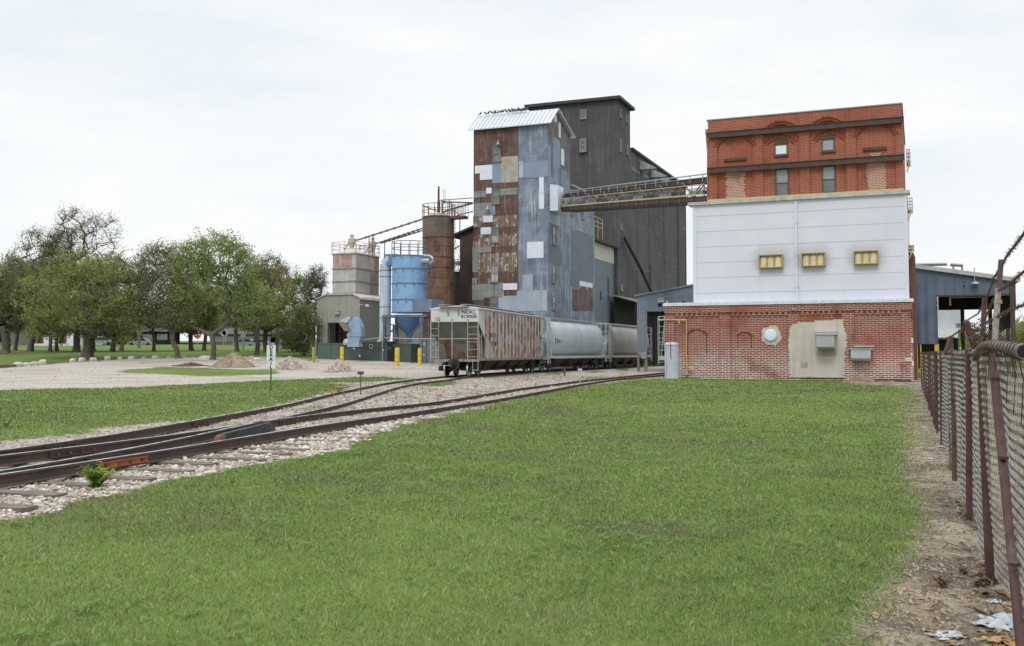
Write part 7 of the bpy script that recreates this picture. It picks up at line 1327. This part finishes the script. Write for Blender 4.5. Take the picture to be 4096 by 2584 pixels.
def stop(T):
    f = octa(T, 2.35, .62, M['white_paint']); octa(T, 2.35, .57, M['sign_red']).location.y = -.012; text('lettering', 'STOP', .42, M['white_paint'], T, facing(0, -.115, 2.35), sx=.85); MB().box(-.6, .6, -.02, .02, 3.15, 3.42).build('street_name_plate', flat('sign_teal', (.02, .25, .2)), T); MB().box(-.02, .02, -.5, .5, 3.45, 3.7).build('street_name_plate', flat('sign_teal2', (.02, .25, .2)), T)
post_sign('stop_sign', 'red octagonal stop sign with teal street name plates on top', 790, 1398, 165, 3.75, stop, 'stop sign')
post_sign('round_sign', 'back of a round grey sign left of the diamond one', 893, 1392, 150, 2.6, lambda T: octa(T, 2.2, .42, flat('sign_back', (.36, .38, .4)), 20, 0))
post_sign('diamond_sign', 'back of a grey diamond shaped sign right of the round one', 902, 1392, 150, 2.9, lambda T: octa(T, 2.3, .62, flat('sign_back2', (.30, .33, .35)), 4, 0))
def pole(label, x, yb, yt, Z, r, mat): p = D(x, yb, Z); h = D(x, yt, Z).z - p.z; T = thing('utility_pole', label, 'utility pole', p); MB().tube((0, 0, -2), (0, 0, h), r, 8).build('shaft', mat, T); MB().box(-.25, .25, -.2, .2, h * .55, h * .55 + .5).build('junction_box', mat, T)
pole('short tan utility pole between the grove trunks', 555, 1392, 1298, 140, .22, M['wood_log']); pole('tall grey metal pole behind the brown earth pile', 972, 1404, 1310, 120, .16, M['galv'])
def far_car(label, x, y, Z, col, rz):
    p = D(x, y, Z); T = thing('parked_car', label, 'car', p, rz); mb = MB(); c = [(-2.2, .35), (-2.2, .8), (-1.4, .95), (-.8, 1.42), (.7, 1.45), (1.3, .98), (2.15, .85), (2.2, .35)]; mb.prism([(a, -.85, b) for a, b in c], [(a, .85, b) for a, b in c]); mb.build('body', col, T)
    mb = MB(); g = [(-1.2, .98), (-.75, 1.36), (.62, 1.38), (1.1, 1.0)]; mb.prism([(a, -.87, b) for a, b in g], [(a, -.851, b) for a, b in g]); mb.build('window', M['black'], T)
    for q in (-1.4, 1.4): o = MB().tube((q, -.9, .33), (q, -.6, .33), .33, 14).build('wheel', M['black'], T)
far_car('small pale car parked by the low grey carport', 566, 1386, 172, flat('car_pale2', (.24, .25, .26), .3), 0); far_car('silver car parked in front of the long dark building, left one', 985, 1390, 168, flat('car_dim', (.2, .21, .22), .3), 0); far_car('pale car parked in front of the long dark building, right one', 1040, 1392, 166, flat('car_pale', (.24, .26, .29), .3), 0); far_car('light blue car behind the stout dark trunk', 405, 1383, 165, flat('car_blue', (.3, .38, .45), .3), .1)
# ---------------------------------------------------------------- chain link fence on the right
def fu(v): return .62 - .0095 * v
FZT = 1.84
def fence():
    T = GT('chain_link_fence', 'old sagging chain link fence with rusty brown posts and barbed wire along the right side', 'fence', fu(4.6), 4.6, 0); rg = random.Random(31)
    def wav(v, z):
        if v < 6.5: return .575 - (6.5 - v) * .045 - .06 * math.sin(math.pi * min(1, z / 1.8)) * math.sin(math.pi * min(1, (6.5 - v) / 2.6)) + .02 * math.sin(v * 5 + z * 3)
        return fu(v) + .035 * math.sin(v * 1.7 + z * 1.1) + .02 * math.sin(v * 4.1) + .05 * z / 1.8 * math.sin(v * .6)
    vs, fs, rad = [], [], []
    S = []                                                           # woven wires: vertical zigzags
    for lo, hi, pitch, zs, wr, off in ((3.9, 6.5, .075, .075, .0021, 0), (6.5, 12, .06, .06, .0028, 0), (12, 24, .075, .075, .0046, 0), (24, 56, .15, .15, .010, 0)):
        nv = int((hi - lo) / pitch); nz_ = int(1.78 / (zs / 2))
        for i in range(nv):
            v0 = lo + i * pitch
            for j in range(nz_):
                a = v0 + (pitch / 2 if j % 2 else -pitch / 2) * .98; b = v0 + (pitch / 2 if (j + 1) % 2 else -pitch / 2) * .98; z0, z1 = .05 + j * zs / 2, .05 + (j + 1) * zs / 2
                bu = 0.0
                S.append(((wav(a, z0) + (.006 if j % 2 else -.006) + bu, a, z0), (wav(b, z1) + (-.006 if j % 2 else .006) + bu, b, z1), wr, wr))
    V, F = tubes_np([(np.array(a), np.array(b), r, r) for a, b, r, _ in S], 3); o = np.array(T.o); npmesh('chain_link', V - o, F, M['wire'], T.r)
    # posts: (v, lean u at top, lean v at top, radius, height)
    for v, lu, lv, r, h in [(6.3, -.02, 1.9, .031, 1.84), (9.0, -.03, -.02, .036, 1.84), (12.1, .04, .12, .034, 1.84), (15.9, .03, .3, .035, 1.84), (17.2, .05, 1.0, .028, 1.8), (21.8, .02, -.05, .032, 1.84), (24.9, .0, 0, .032, 1.84), (26.4, 0, .1, .03, 1.84), (28.3, 0, 0, .034, 1.84), (31.5, 0, 0, .034, 1.84), (35, 0, 0, .034, 1.84), (39, 0, 0, .034, 1.84), (43, 0, 0, .036, 1.84), (47, 0, 0, .036, 1.84), (51, 0, 0, .036, 1.84), (55, 0, 0, .036, 1.84)]:
        u = fu(v) - .045; mb = MB(); mb.tube((u, v, -.15), (u + lu, v + lv, h), r, 12); mb.tube((u + lu, v + lv, h), (u + lu, v + lv, h + .05), r * 1.12, 12)
        for q in (.3, .62, .9): mb.tube((u + lu * q, v + lv * q, h * q), (u + lu * q, v + lv * q, h * q + .02), r * 1.12, 12)
        T.part('post', mb, M['post_rust'])
    mb = MB(); pts = [(fu(v) + .01 * math.sin(v), v, FZT + .012 * math.sin(v * .8)) for v in np.arange(6.6, 56, 1.6)]; mb.path(pts, .022, 8); T.part('top_rail', mb, M['post_rust'])
    def W(k, x, y, Z): p = D(*P(k, x, y), Z); return (p.x * CU - p.y * SU, p.x * SU + p.y * CU, p.z)
    mb = MB().mat(0); P1_ = [W('g', x, y, z) for x, y, z in ((1262, 1110, 3.6), (1180, 1090, 4.2), (1100, 1072, 5), (1020, 1055, 6), (960, 1050, 6.8), (905, 1068, 7.3), (870, 1105, 7.6), (852, 1160, 7.7))]; mb.path(P1_, .029, 16)
    a_, b_ = Vector(P1_[0]), Vector(P1_[1]); dd_ = (a_ - b_).normalized(); mb.mat(1).tube(a_ - dd_ * .02, a_ + dd_ * .0008, .024, 16)
    T.part('loose_pipe', mb, [wm('loose_pipe', (.09, .055, .045), (.22, .19, .175), 22, (.08, .04, .03), .5, rough=.5, metal=.3, blot=((.4, .38, .36), .66)), M['black']])
    mb = MB()
    for i in range(13):
        q_ = i * .38 + .25; a, b = Vector(P1_[int(q_)]), Vector(P1_[int(q_) + 1]); c = a.lerp(b, q_ % 1); mb = MB(); mb.path([(c.x + .033 * math.cos(t), c.y + .012 * t, c.z + .033 * math.sin(t)) for t in np.linspace(0, 6.3, 9)], .0028, 4)
        if i % 2: mb.path([(c.x, c.y, c.z - .03), (c.x + .02, c.y + .05, c.z - .12), (c.x + .01, c.y + .08, c.z - .3)], .0028, 4)
        T.part('tie_wire', mb, M['wire_dark'])

    mb = MB(); q = D(*P('g', 1010, 1010), 0.0001 + 7.5); 
    def W(k, x, y, Z): p = D(*P(k, x, y), Z); return (p.x * CU - p.y * SU, p.x * SU + p.y * CU, p.z)
    mb.mat(0).path([W('g', 1010, 1015, 7.6), W('g', 1040, 590, 7.6)], .022, 10); mb.mat(1).path([W('g', 1045, 600, 7.6), W('g', 1064, 335, 7.6)], .02, 10)
    for y in (590, 806, 690): c = W('g', 1045 - (y - 590) * .07, y, 7.6); mb.mat(0).tube((c[0], c[1], c[2] - .015), (c[0], c[1], c[2] + .015), .03, 10)
    T.part('wire_arm', mb, [wm('arm_pale', (.32, .29, .28), (.2, .11, .09), 20, (.5, .48, .46), .4, rough=.5), M['post_rust']])
    mb = MB(); mb.path([W('g', 845, 1080, 9.2), W('g', 765, 855, 9.2)], .03, 8); T.part('wire_arm', mb, M['post_rust']); mb = MB(); mb.path([W('g', 905, 1100, 12), W('g', 925, 660, 12)], .03, 8); T.part('wire_arm', mb, M['post_rust'])
    mb = MB(); mb.path([W('g', 590, 1125, 16), W('g', 640, 985, 16)], .035, 6); T.part('wire_arm', mb, M['post_rust'])
    def barbed(pts, r=.0032, step=.085):
        mb = MB(); pts = [Vector(p) for p in pts]
        L = sum((b - a).length for a, b in zip(pts, pts[1:])); s = 0
        for a, b in zip(pts, pts[1:]):
            d = (b - a); n = max(2, int(d.length / .03)); dn = d.normalized(); o1 = dn.orthogonal().normalized(); o2 = dn.cross(o1); prev = None
            for sgn in (0, math.pi):
                mb.path([a + d * (i / n) + (o1 * math.cos(i * 1.1 + sgn) + o2 * math.sin(i * 1.1 + sgn)) * r * 1.1 for i in range(n + 1)], r * .8, 4)
            k = max(1, int(d.length / step))
            for i in range(k):
                c = a + d * ((i + .5) / k); mb.tube(c - dn * .008, c + dn * .008, r * 2.6, 6)
                for q in range(4): t = rg.uniform(0, 6.28); e = (o1 * math.cos(t) + o2 * math.sin(t)) * .022 + dn * rg.uniform(-.012, .012); mb.tube(c, c + e, r * .7, 3, r * .2)
        return T.part('barbed_wire', mb, M['wire_dark'])
    barbed([W('g', 1075, 375, 7.6), W('g', 1120, 290, 6.6), W('g', 1180, 215, 5.6), W('g', 1225, 155, 5.0), W('g', 1300, 60, 4.4)])
    barbed([W('g', 1045, 590, 7.6), W('g', 1090, 572, 6.8), W('g', 1150, 530, 5.8), W('g', 1200, 480, 5.2), W('g', 1300, 400, 4.6)])
    barbed([W('g', 1010, 825, 7.8), W('g', 1110, 775, 6.6), W('g', 1180, 745, 5.8), W('g', 1300, 700, 4.8)])
    barbed([W('g', 1060, 400, 7.7), W('g', 1000, 490, 9), W('g', 965, 600, 10.4), W('g', 925, 690, 12)]); barbed([W('g', 1025, 640, 7.8), W('g', 980, 710, 9), W('g', 935, 820, 11), W('g', 905, 880, 11.8)])
    barbed([W('g', 1000, 835, 7.8), W('g', 900, 880, 9.6), W('g', 860, 930, 9.8), W('g', 790, 960, 12)]); barbed([W('g', 930, 680, 12), W('g', 870, 790, 14), W('g', 770, 850, 15)], .004); barbed([W('g', 765, 900, 13), W('g', 640, 985, 16)], .004); barbed([W('g', 640, 985, 16), W('g', 600, 1000, 20), W('g', 540, 1005, 26)], .005)
    mb = MB(); c0 = Vector(W('g', 905, 985, 8.8))                    # tangle of loose wire ends
    for i in range(60):
        p = c0 + Vector((rg.gauss(0, .07), rg.gauss(0, .35), rg.gauss(0, .055))); pts = [p]
        for j in range(6): p = p + Vector((rg.gauss(0, .03), rg.gauss(0, .09), rg.gauss(0, .03))); pts.append(p)
        mb.path(pts, .0034, 4)
    T.part('wire_tangle', mb, M['galv_dark'] if 'galv_dark' in M else M['rail'])
    mb = MB()                                                        # loose ends along the top
    for v in np.arange(4.3, 30, .1):
        u = fu(v); a = rg.uniform(-1, 1); h = rg.uniform(.02, .07); mb.path([(u, v, 1.80), (u + .015 * a, v + .02, 1.83 + h), (u + .03 * a, v + .05 * a, 1.80 + h * .6)], .003, 3)
    T.part('twisted_ends', mb, M['wire'])
fence()

# ---------------------------------------------------------------- signs, hydrant, tank, piles, rocks, litter, plants, birds
def derail():
    p = G(*P('i', 1863, 285)); T = thing('derail_sign', 'narrow white sign reading DERAIL downwards on a green post', 'sign', p, .1); k = p.y / F0; z0 = (1565.7 - 1477) * k; z1 = (1565.7 - 1381) * k
    MB().box(-.03, .03, -.02, .02, -.3, z1 - .1).build('post', M['sign_green'], T); w_ = 17.5 * k; MB().box(-w_, w_, -.036, -.021, z0, z1).build('sign_face', M['white_paint'], T); h = (z1 - z0) / 6
    for i, c in enumerate('DERAIL'): text('lettering', c, h * 1.16, M['black'], T, facing(0, -.038, z1 - h * (i + .5) - .01), .003, 1.05, bold=.035)
derail()
def small_sign(label, k, x, yb, r, mat, post):
    p = G(*P(k, x, yb)); T = thing('track_marker_sign', label, 'sign', p); kk = p.y / F0; s = CROP[k][2]; z = lambda y: (yb - y) / s * kk; w_ = (r[2] - r[0]) / 2 / s * kk; MB().box(-.02, .02, -.02, .02, -.2, z(r[3]) + .05).build('post', post, T); MB().mat(0).box(-w_, w_, -.035, -.021, z(r[3]), z(r[1])).mat(1).box(-w_ * .8, w_ * .8, -.038, -.0355, z(r[3]) + .04, z(r[1]) - .04).build('sign_face', mat, T)
small_sign('small dark blue rectangular sign on a thin rusty stake between the tracks', 'j', 389, 318, (372, 170, 413, 190), [flat('navy', (.045, .05, .08)), M['sign_blue']], M['rust']); small_sign('small pale grey sign on a thin stake beside the right siding', 'j', 1798, 250, (1786, 149, 1815, 168), [M['frame_grey'], wm('sign_pale', (.6, .62, .68), (.35, .37, .42), 14, lo=.48, hi=.52)], M['galv'])
def hydrant():
    p = G(*P('d', 1344, 778)); h = (778 - 712) / 2.408 * p.y / F0; T = thing('fire_hydrant', 'rusty orange brown fire hydrant between the tracks', 'fire hydrant', p); s = h / .85
    MB().lathe([(.15 * s, 0), (.15 * s, .05 * s), (.1 * s, .06 * s), (.1 * s, .5 * s), (.15 * s, .52 * s), (.15 * s, .57 * s), (.12 * s, .58 * s), (.11 * s, .68 * s), (.05 * s, .77 * s), (.03 * s, .78 * s), (.03 * s, .85 * s), (0, .85 * s)], n=18).build('barrel', M['hydrant'], T)
    MB().tube((-.2 * s, 0, .44 * s), (.2 * s, 0, .44 * s), .055 * s, 10).tube((0, -.2 * s, .38 * s), (0, 0, .38 * s), .07 * s, 10).build('nozzle', M['hydrant'], T)
hydrant()
def tank():
    zt = 62.6; p = D(2688, 1519, zt); z = gz(p.x, p.y); rt = 28.5 / F0 * zt; h = D(2688, 1372, zt).z - z; T = thing('steel_tank', 'upright pale grey steel tank standing at the left corner of the brick building', 'tank', (p.x, p.y, z))
    MB().lathe([(rt, -.2), (rt, h - .1), (rt * .93, h - .02), (rt * .7, h + .03), (0, h + .05)], n=36).build('shell', M['tank'], T); mb = MB(); mb.lathe([(rt + .005, h - .16), (rt + .02, h - .16), (rt + .02, h - .12), (rt + .005, h - .12)], n=36)
    for i in range(34): mb.tube((-rt * .82, -rt * .60, .1 + i * h / 36), (-rt * .84, -rt * .63, .1 + i * h / 36), .018, 5)
    mb.build('rivets', M['galv'], T); mb = MB().path([(-.16, -rt + .15, h + .12), (-.16, -rt - .03, h), (-.15, -rt - .03, h - .9), (-.08, -rt - .05, h - 1.0)], .02, 6); mb.path([(-.3, -.1, h + .02), (-.05, -.1, h + .35)], .012, 5); mb.build('thin_pipe', M['wire_dark'], T)
tank()
def pile(label, cx, base, w_, h, mat, seed, Z=None, name='gravel_pile', flatk=1.0):
    p = D(cx, base, Z) if Z else G(cx, base); p.z = gz(p.x, p.y); k = p.y / F0; Rr = w_ / 2 * k; H = h * k; rng = np.random.default_rng(seed); T = thing(name, label, 'gravel pile', p); nr, na = 26, 72; V = []; rot = rng.uniform(0, 6, 6)
    for i in range(nr + 1):
        for j in range(na):
            a = 2 * math.pi * j / na; t = i / nr; rad = Rr * t * (1 + .10 * math.sin(a * 2 + rot[0]) + .06 * math.sin(a * 5 + rot[1]) + .03 * math.sin(a * 9 + rot[2])); z = H * (max(0, 1 - t ** 1.3) ** 1.1 * .95 + .05 * math.exp(-t * 8)) * (1 + .08 * math.sin(a * 3 + rot[3]) * t) + rng.normal(0, .035) * (0 if i == nr else 1) + (0.05 * math.sin(a * 7 + t * 9 + rot[4]) * H * t * (1 - t)); V.append((rad * math.cos(a), rad * math.sin(a), z - (.15 if i == nr else 0) - .02))
    F = [(i * na + j, i * na + (j + 1) % na, (i + 1) * na + (j + 1) % na, (i + 1) * na + j) for i in range(nr) for j in range(na)]; npmesh('heap', np.array(V), np.array(F)[:, ::-1], mat, T, smooth=True)
    n = int(900); a = rng.uniform(0, 6.28, n); t = rng.random(n) ** .5 * 1.12; x, y = Rr * t * np.cos(a), Rr * t * np.sin(a); o = pebbles('loose_stones', x, y, np.maximum(0, H * np.maximum(0, 1 - t ** 1.3) ** 1.1 * .95 - .02), np.exp(rng.normal(0, .4, n)) * .04, mat, rng); o.parent = T; o['kind'] = 'stuff'
pile('large brown earth and rubble pile left of the derail sign', 935, 1452, 180, 60, M['pile_brown'], 1, 80); pile('grey gravel pile just right of the derail sign', 1158, 1464, 165, 52, M['pile_grey'], 2, 76); pile('pinkish gravel pile in front of the dark green cabinets', 1353, 1473, 150, 50, M['pile_pink'], 3, 72)
pile('flat dark soil heap left of the brown pile', 765, 1446, 130, 12, M['soil'], 4, 82, 'soil_heap')
def rocks():
    rg = random.Random(12); L = [(292, 1448, 22, 16, 'squarish pale rock at the drive bend'), (328, 1446, 23, 16, 'squarish pale rock, second along the drive edge'), (372, 1442, 30, 12, 'long low pale rock, third along the drive edge'), (430, 1438, 24, 16, 'blocky tan rock in the middle of the row along the grass'), (480, 1437, 16, 10, 'small tan rock right of the blocky one'), (527, 1436, 22, 11, 'rounded white rock on the drive edge'), (575, 1434, 14, 6, 'tiny rock between the two white ones'), (621, 1434, 22, 11, 'rounded white rock near the green island'), (674, 1431, 14, 6, 'low flat grey rock above the green island'), (735, 1429, 18, 6, 'low flat pale rock left of the soil heap'),
      (72, 1466, 28, 18, 'pale block rock next to the log at the far left'), (108, 1465, 30, 15, 'slanted pale rock in the left rock heap'), (140, 1461, 34, 15, 'flat slab rock in the left rock heap'), (172, 1457, 26, 20, 'pointed pale rock on top of the left rock heap'), (830, 1438, 56, 15, 'large pale broken slab left of the brown pile'), (1008, 1434, 18, 10, 'pale rock right behind the brown pile'), (1028, 1444, 28, 13, 'pale block rock between the brown and grey piles'), (975, 1450, 50, 10, 'low rubble rock at the foot of the brown pile')]
    for x, y, w_, h, lab in L:
        p = G(x, y); k = p.y / F0; T = MB(); a, b, c = w_ * k / 2, w_ * k * .38, h * k; rr = lambda q: q * rg.uniform(.8, 1.1)
        bot = [(-rr(a), -rr(b), -.1), (rr(a), -rr(b), -.1), (rr(a), rr(b), -.1), (-rr(a), rr(b), -.1)]; mid = [(-rr(a), -rr(b), c * .6), (rr(a), -rr(b), c * .55), (rr(a), rr(b), c * .6), (-rr(a), rr(b), c * .6)]; top = [(-rr(a) * .8, -rr(b) * .7, rr(c)), (rr(a) * .8, -rr(b) * .7, rr(c)), (rr(a) * .7, rr(b) * .7, c), (-rr(a) * .8, rr(b) * .7, rr(c))]
        T.add(bot + mid + top, [(0, 1, 5, 4), (1, 2, 6, 5), (2, 3, 7, 6), (3, 0, 4, 7), (4, 5, 9, 8), (5, 6, 10, 9), (6, 7, 11, 10), (7, 4, 8, 11), (8, 9, 10, 11)]); o = T.build('rock', M['stone']); o.location = (p.x, p.y, gz(p.x, p.y)); o.rotation_euler = (0, 0, rg.uniform(-.4, .4)); tag(o, lab, 'rock', 'rocks lining the gravel drive')
rocks()
def log(label, x0, y0, x1, y1, r): a, b = G(x0, y0), G(x1, y1); o = Vector(a); m = MB().box(0, (b - a).length, -r, r, -.05, r * 1.9).build('landscape_timber', M['wood_log']); m.location = a; m.rotation_euler = (0, 0, math.atan2(b.y - a.y, b.x - a.x)); tag(m, label, 'timber')
log('weathered square timber lying at the far left edge of the drive', -60, 1476, 62, 1466, .16); log('thin weathered timber lying behind the left rock heap', 62, 1458, 235, 1449, .10)
def plant(label, x, y, h, n, seed, cat='plant', name='leafy_weed', mat='leaf_weed'):
    p = G(x, y); rg = random.Random(seed); T = thing(name, label, cat, p); st = MB(); lf = MB()
    for i in range(n):
        a = rg.uniform(0, 6.28); L = h * rg.uniform(.5, 1.15); tilt = rg.uniform(.15, 1.0); q = [Vector((0, 0, 0))]
        for j in range(5): t = (j + 1) / 5; q.append(Vector((math.cos(a) * L * tilt * t, math.sin(a) * L * tilt * t, L * (t - .35 * tilt * t * t))))
        st.path(q, .003, 4)
        for j in range(1, 6):
            for s_ in range(5):
                b = rg.uniform(0, 6.28); l = rg.uniform(.05, .09) * (h / .35) ** .5; d = Vector((math.cos(b), math.sin(b), rg.uniform(-.3, .5))).normalized(); sd_ = d.cross(Vector((0, 0, 1))).normalized() * l * .2; c = q[j] + Vector((0, 0, rg.uniform(-.02, .02)))
                lf.add([c, c + d * l * .45 + sd_, c + d * l, c + d * l * .45 - sd_], [(0, 1, 2, 3)])
    st.build('stem', M['leaf_dark'], T); lf.build('leaves', M[mat], T)
plant('bright green leafy bush in the white ballast in front of the orange joint bar', 385, 1952, .30, 44, 3, 'plant')
plant('small pale weed growing against the farthest rail', 588, 1741, .14, 6, 5); plant('single tall dark green clump at the far left grass edge', 22, 1712, .45, 7, 9, mat='leaf_bright')
for i, (x, y, h) in enumerate([(3075, 1512, .2), (3770, 2350, .12), (3850, 2300, .1)]): plant(('low weed at the foot of the plaster patch', 'small dry weed in the foreground dirt left of the fence', 'small dry weed close to the leaning fence post')[i], x, y, h, 6, 30 + i, mat='leaf_weed' if i == 0 else 'leaf_red')
def litter():
    rg = random.Random(44)
    def crumple(name, label, x, y, w_, mat, cat, hh=.06):
        p = G(x, y); n = 16; V = []; f_ = [rg.uniform(.6, 1.7) for _ in range(6)]
        for i in range(n):
            for j in range(n): a, b = (i / (n - 1) - .5), (j / (n - 1) - .5); V.append((a * w_ * (1 + .25 * math.sin(b * 9 * f_[0])) + .08 * w_ * math.sin(b * 14 * f_[3]), b * w_ * .7 * (1 + .25 * math.sin(a * 8 * f_[1])) + .07 * w_ * math.sin(a * 16 * f_[4]), .012 + hh * 1.3 * abs(math.sin(a * 9 * f_[2] + b * 5 * f_[5] + f_[0]) * math.sin(b * 8 * f_[1] - a * 4 + f_[3])) ** .8 * max(.05, 1 - (a * a + b * b) * 2.2)))
        o = npmesh(name, np.array(V), np.array([(i * n + j, (i + 1) * n + j, (i + 1) * n + j + 1, i * n + j + 1) for i in range(n - 1) for j in range(n - 1)]), mat, smooth=True); o.location = p; o.rotation_euler = (0, 0, rg.uniform(0, 6)); tag(o, label, cat); s = o.modifiers.new('s', 'SOLIDIFY'); s.thickness = .002
    crumple('plastic_bag', 'large crumpled whitish plastic bag at the foot of the near fence', 4010, 2500, .36, M['plastic'], 'plastic bag', .045); crumple('plastic_bag', 'bluish scrap of plastic film above the large bag', 3990, 2415, .12, M['plastic'], 'plastic scrap', .02)
    crumple('plastic_bag', 'flat shredded white plastic in the bottom path', 3790, 2548, .2, M['plastic'], 'plastic scrap', .015); crumple('cardboard_scrap', 'orange brown cardboard piece in the bottom right corner', 4020, 2572, .22, M['card'], 'cardboard', .02); crumple('paper_scrap', 'white paper scrap on the path beside a fence post', 3775, 1790, .3, M['plastic'], 'paper', .03)
    crumple('paper_scrap', 'tiny white paper scrap in the middle of the dirt path', 3722, 1838, .12, M['plastic'], 'paper', .02); crumple('paper_bag', 'crumpled brown paper beside the whitish bag', 3945, 2445, .22, M['pile_brown'], 'paper', .05)
    rng = np.random.default_rng(9); n = 2600; x, y, r = polar_pts(n * 6, 5, 45, 14, 30, rng); b, g, p = masks(x, y); k = p > .6; x, y = x[k][:n], y[k][:n]; n = len(x); z = hz(x, y) + .012; s = rng.uniform(.015, .05, n)
    V = []; F = []
    for i in range(n):
        t = rng.uniform(0, 6.28); c, q = math.cos(t) * s[i], math.sin(t) * s[i]; up = rng.uniform(0, .03); V += [(x[i] - c, y[i] - q, z[i]), (x[i] + q * .4, y[i] - c * .4, z[i] + up), (x[i] + c, y[i] + q, z[i] + up * .3), (x[i] - q * .4, y[i] + c * .4, z[i] + up)]; F.append((4 * i, 4 * i + 1, 4 * i + 2, 4 * i + 3))
    tag(npmesh('dry_leaves', np.array(V), np.array(F), stone_mat('dry_leaf', [(.22, .13, .07), (.30, .2, .12), (.14, .09, .06), (.36, .28, .18)])), kind='stuff')
    near = [(3960, 2270), (3990, 2330), (3930, 2300), (4020, 2420), (3950, 2380), (3900, 2350), (3880, 2060), (3850, 2040), (3890, 2090), (3830, 1900), (3800, 1870)]; vs, fs = [], []
    for k_, (px_, py_) in enumerate(near * 5):
        q = G(px_ + rg.gauss(0, 18), py_ + rg.gauss(0, 18)); a = rg.uniform(0, 6.28); l = rg.uniform(.04, .09); c_, s_ = math.cos(a) * l, math.sin(a) * l; i = len(vs); u1_, u2_ = rg.uniform(.01, .07), rg.uniform(.01, .06)
        vs += [(q.x - c_, q.y - s_, q.z + .02), (q.x + s_ * .5, q.y - c_ * .5, q.z + u1_), (q.x, q.y, q.z + .015), (q.x - s_ * .5, q.y + c_ * .5, q.z + u2_), (q.x + c_, q.y + s_, q.z + .05)]; fs += [(i, i + 1, i + 2), (i, i + 2, i + 3), (i + 1, i + 4, i + 2), (i + 2, i + 4, i + 3)]
    tag(npmesh('curled_leaves', np.array(vs), np.array(fs), stone_mat('curled_leaf', [(.24, .13, .07), (.13, .08, .05), (.33, .22, .12), (.18, .12, .08)])), kind='stuff')
    mb = MB()
    for i in range(70):
        v = rg.uniform(5.4, 26) if i > 20 else rg.uniform(5.6, 9); u = fu(v) - rg.uniform(.05, 1.1); c = GW(u, v, 0); z_ = gz(c.x, c.y); a = rg.uniform(0, 6.28); L = rg.uniform(.08, .35); mb.path([(c.x, c.y, z_ + .01), (c.x + math.cos(a) * L * .5, c.y + math.sin(a) * L * .5, z_ + rg.uniform(.01, .09)), (c.x + math.cos(a + .5) * L, c.y + math.sin(a + .5) * L, z_ + rg.uniform(.0, .12))], .004, 4)
    tag(mb.build('dead_twigs', M['tie']), kind='stuff')
litter()
mb = MB().box(-.28, .28, -.2, .2, 0, .3); n = 0                      # slabs and timber at the foot of the brick wall
def slab(label, k, r, mat, name, dep=.5): u0, u1, z0, z1 = RF(k, *r, VB - 1.0); T = GT(name, label, 'debris', (u0 + u1) / 2, VB - 1.0, 0); m = MB().box(u0, u1, VB - 1.0, VB - 1.0 + dep, -.1, max(z1, .22)); T.part('slab', m, mat)
slab('low pale concrete step at the foot of the brick wall', 'f', (1990, 732, 2160, 760), M['concrete'], 'concrete_step'); slab('rusty flat plank lying along the foot of the brick wall', 'f', (2000, 716, 2300, 728), M['rust'], 'rusty_plank', .3)
def birds():
    rg = random.Random(2); proto_b = None
    xs = sorted([225, 262, 285, 310, 332, 336, 358, 378, 395, 418, 440, 447, 466, 470, 486, 500, 512, 520, 528, 536, 548, 556, 566, 573])
    (za, zb2) = (zr + .15, zr + .15)
    for i, x in enumerate(xs):
        u = FV(*P('c', x, 170 - (x - 160) * .09), vr)[0]
        if proto_b is None:
            mb = MB(); mb.lathe([(0, -.17), (.05, -.12), (.085, -.02), (.075, .08), (.045, .13), (0, .15)], n=10, M=Matrix.Rotation(R(55), 4, 'Y')); mb.lathe([(0, -.05), (.045, -.02), (.045, .02), (0, .05)], (.12, 0, .13), 8); mb.prism([(-.1, -.04, -.1), (-.1, .04, -.1), (-.28, .05, -.16), (-.28, -.05, -.16)], [(-.1, -.04, -.08), (-.1, .04, -.08), (-.28, .05, -.145), (-.28, -.05, -.145)]); mb.tube((.16, 0, .12), (.21, 0, .11), .012, 4, .003); mb.tube((0, .02, -.1), (0, .02, -.22), .01, 4); o = mb.build('bird', M['bird']); proto_b = o
        else: o = proto_b.copy(); COL.objects.link(o)
        p = GW(u, vr, zr + .36); o.location = p; o.rotation_euler = (0, 0, rg.choice((0, 3.1)) + rg.uniform(-.5, .5)); s = rg.uniform(.95, 1.25); o.scale = (s, s, s * rg.uniform(.9, 1.3)); tag(o, 'small dark bird perched on the ridge of the patchwork tower roof', 'bird', 'birds on the tower roof ridge')
birds()
def wood_at_rail():
    p = G(*P('j', 225, 318)); T = thing('splintered_log', 'yellowish splintered wood chunk lying against the far rail', 'wood', p); rg = random.Random(6); mb = MB()
    for i in range(9): a = Vector((rg.uniform(-.5, .3), rg.uniform(-.15, .2), rg.uniform(.05, .3))); mb.tube(a, a + Vector((rg.uniform(.2, .6), rg.uniform(-.2, .2), rg.uniform(-.15, .1))), rg.uniform(.03, .07), 5, .02)
    mb.build('splinters', wm('splinter', (.38, .28, .14), (.22, .14, .08), 8, rough=.95), T)
    for k, x, y, lab in (('j', 2055, 190, 'left'), ('j', 2090, 190, 'right')): p = G(*P(k, x, y)); o = MB().box(-.2, .2, -.1, .1, 0, .18).build('concrete_block', M['concrete']); o.location = p; tag(o, 'small grey block beside the right siding, ' + lab + ' one of two', 'block')
wood_at_rail()
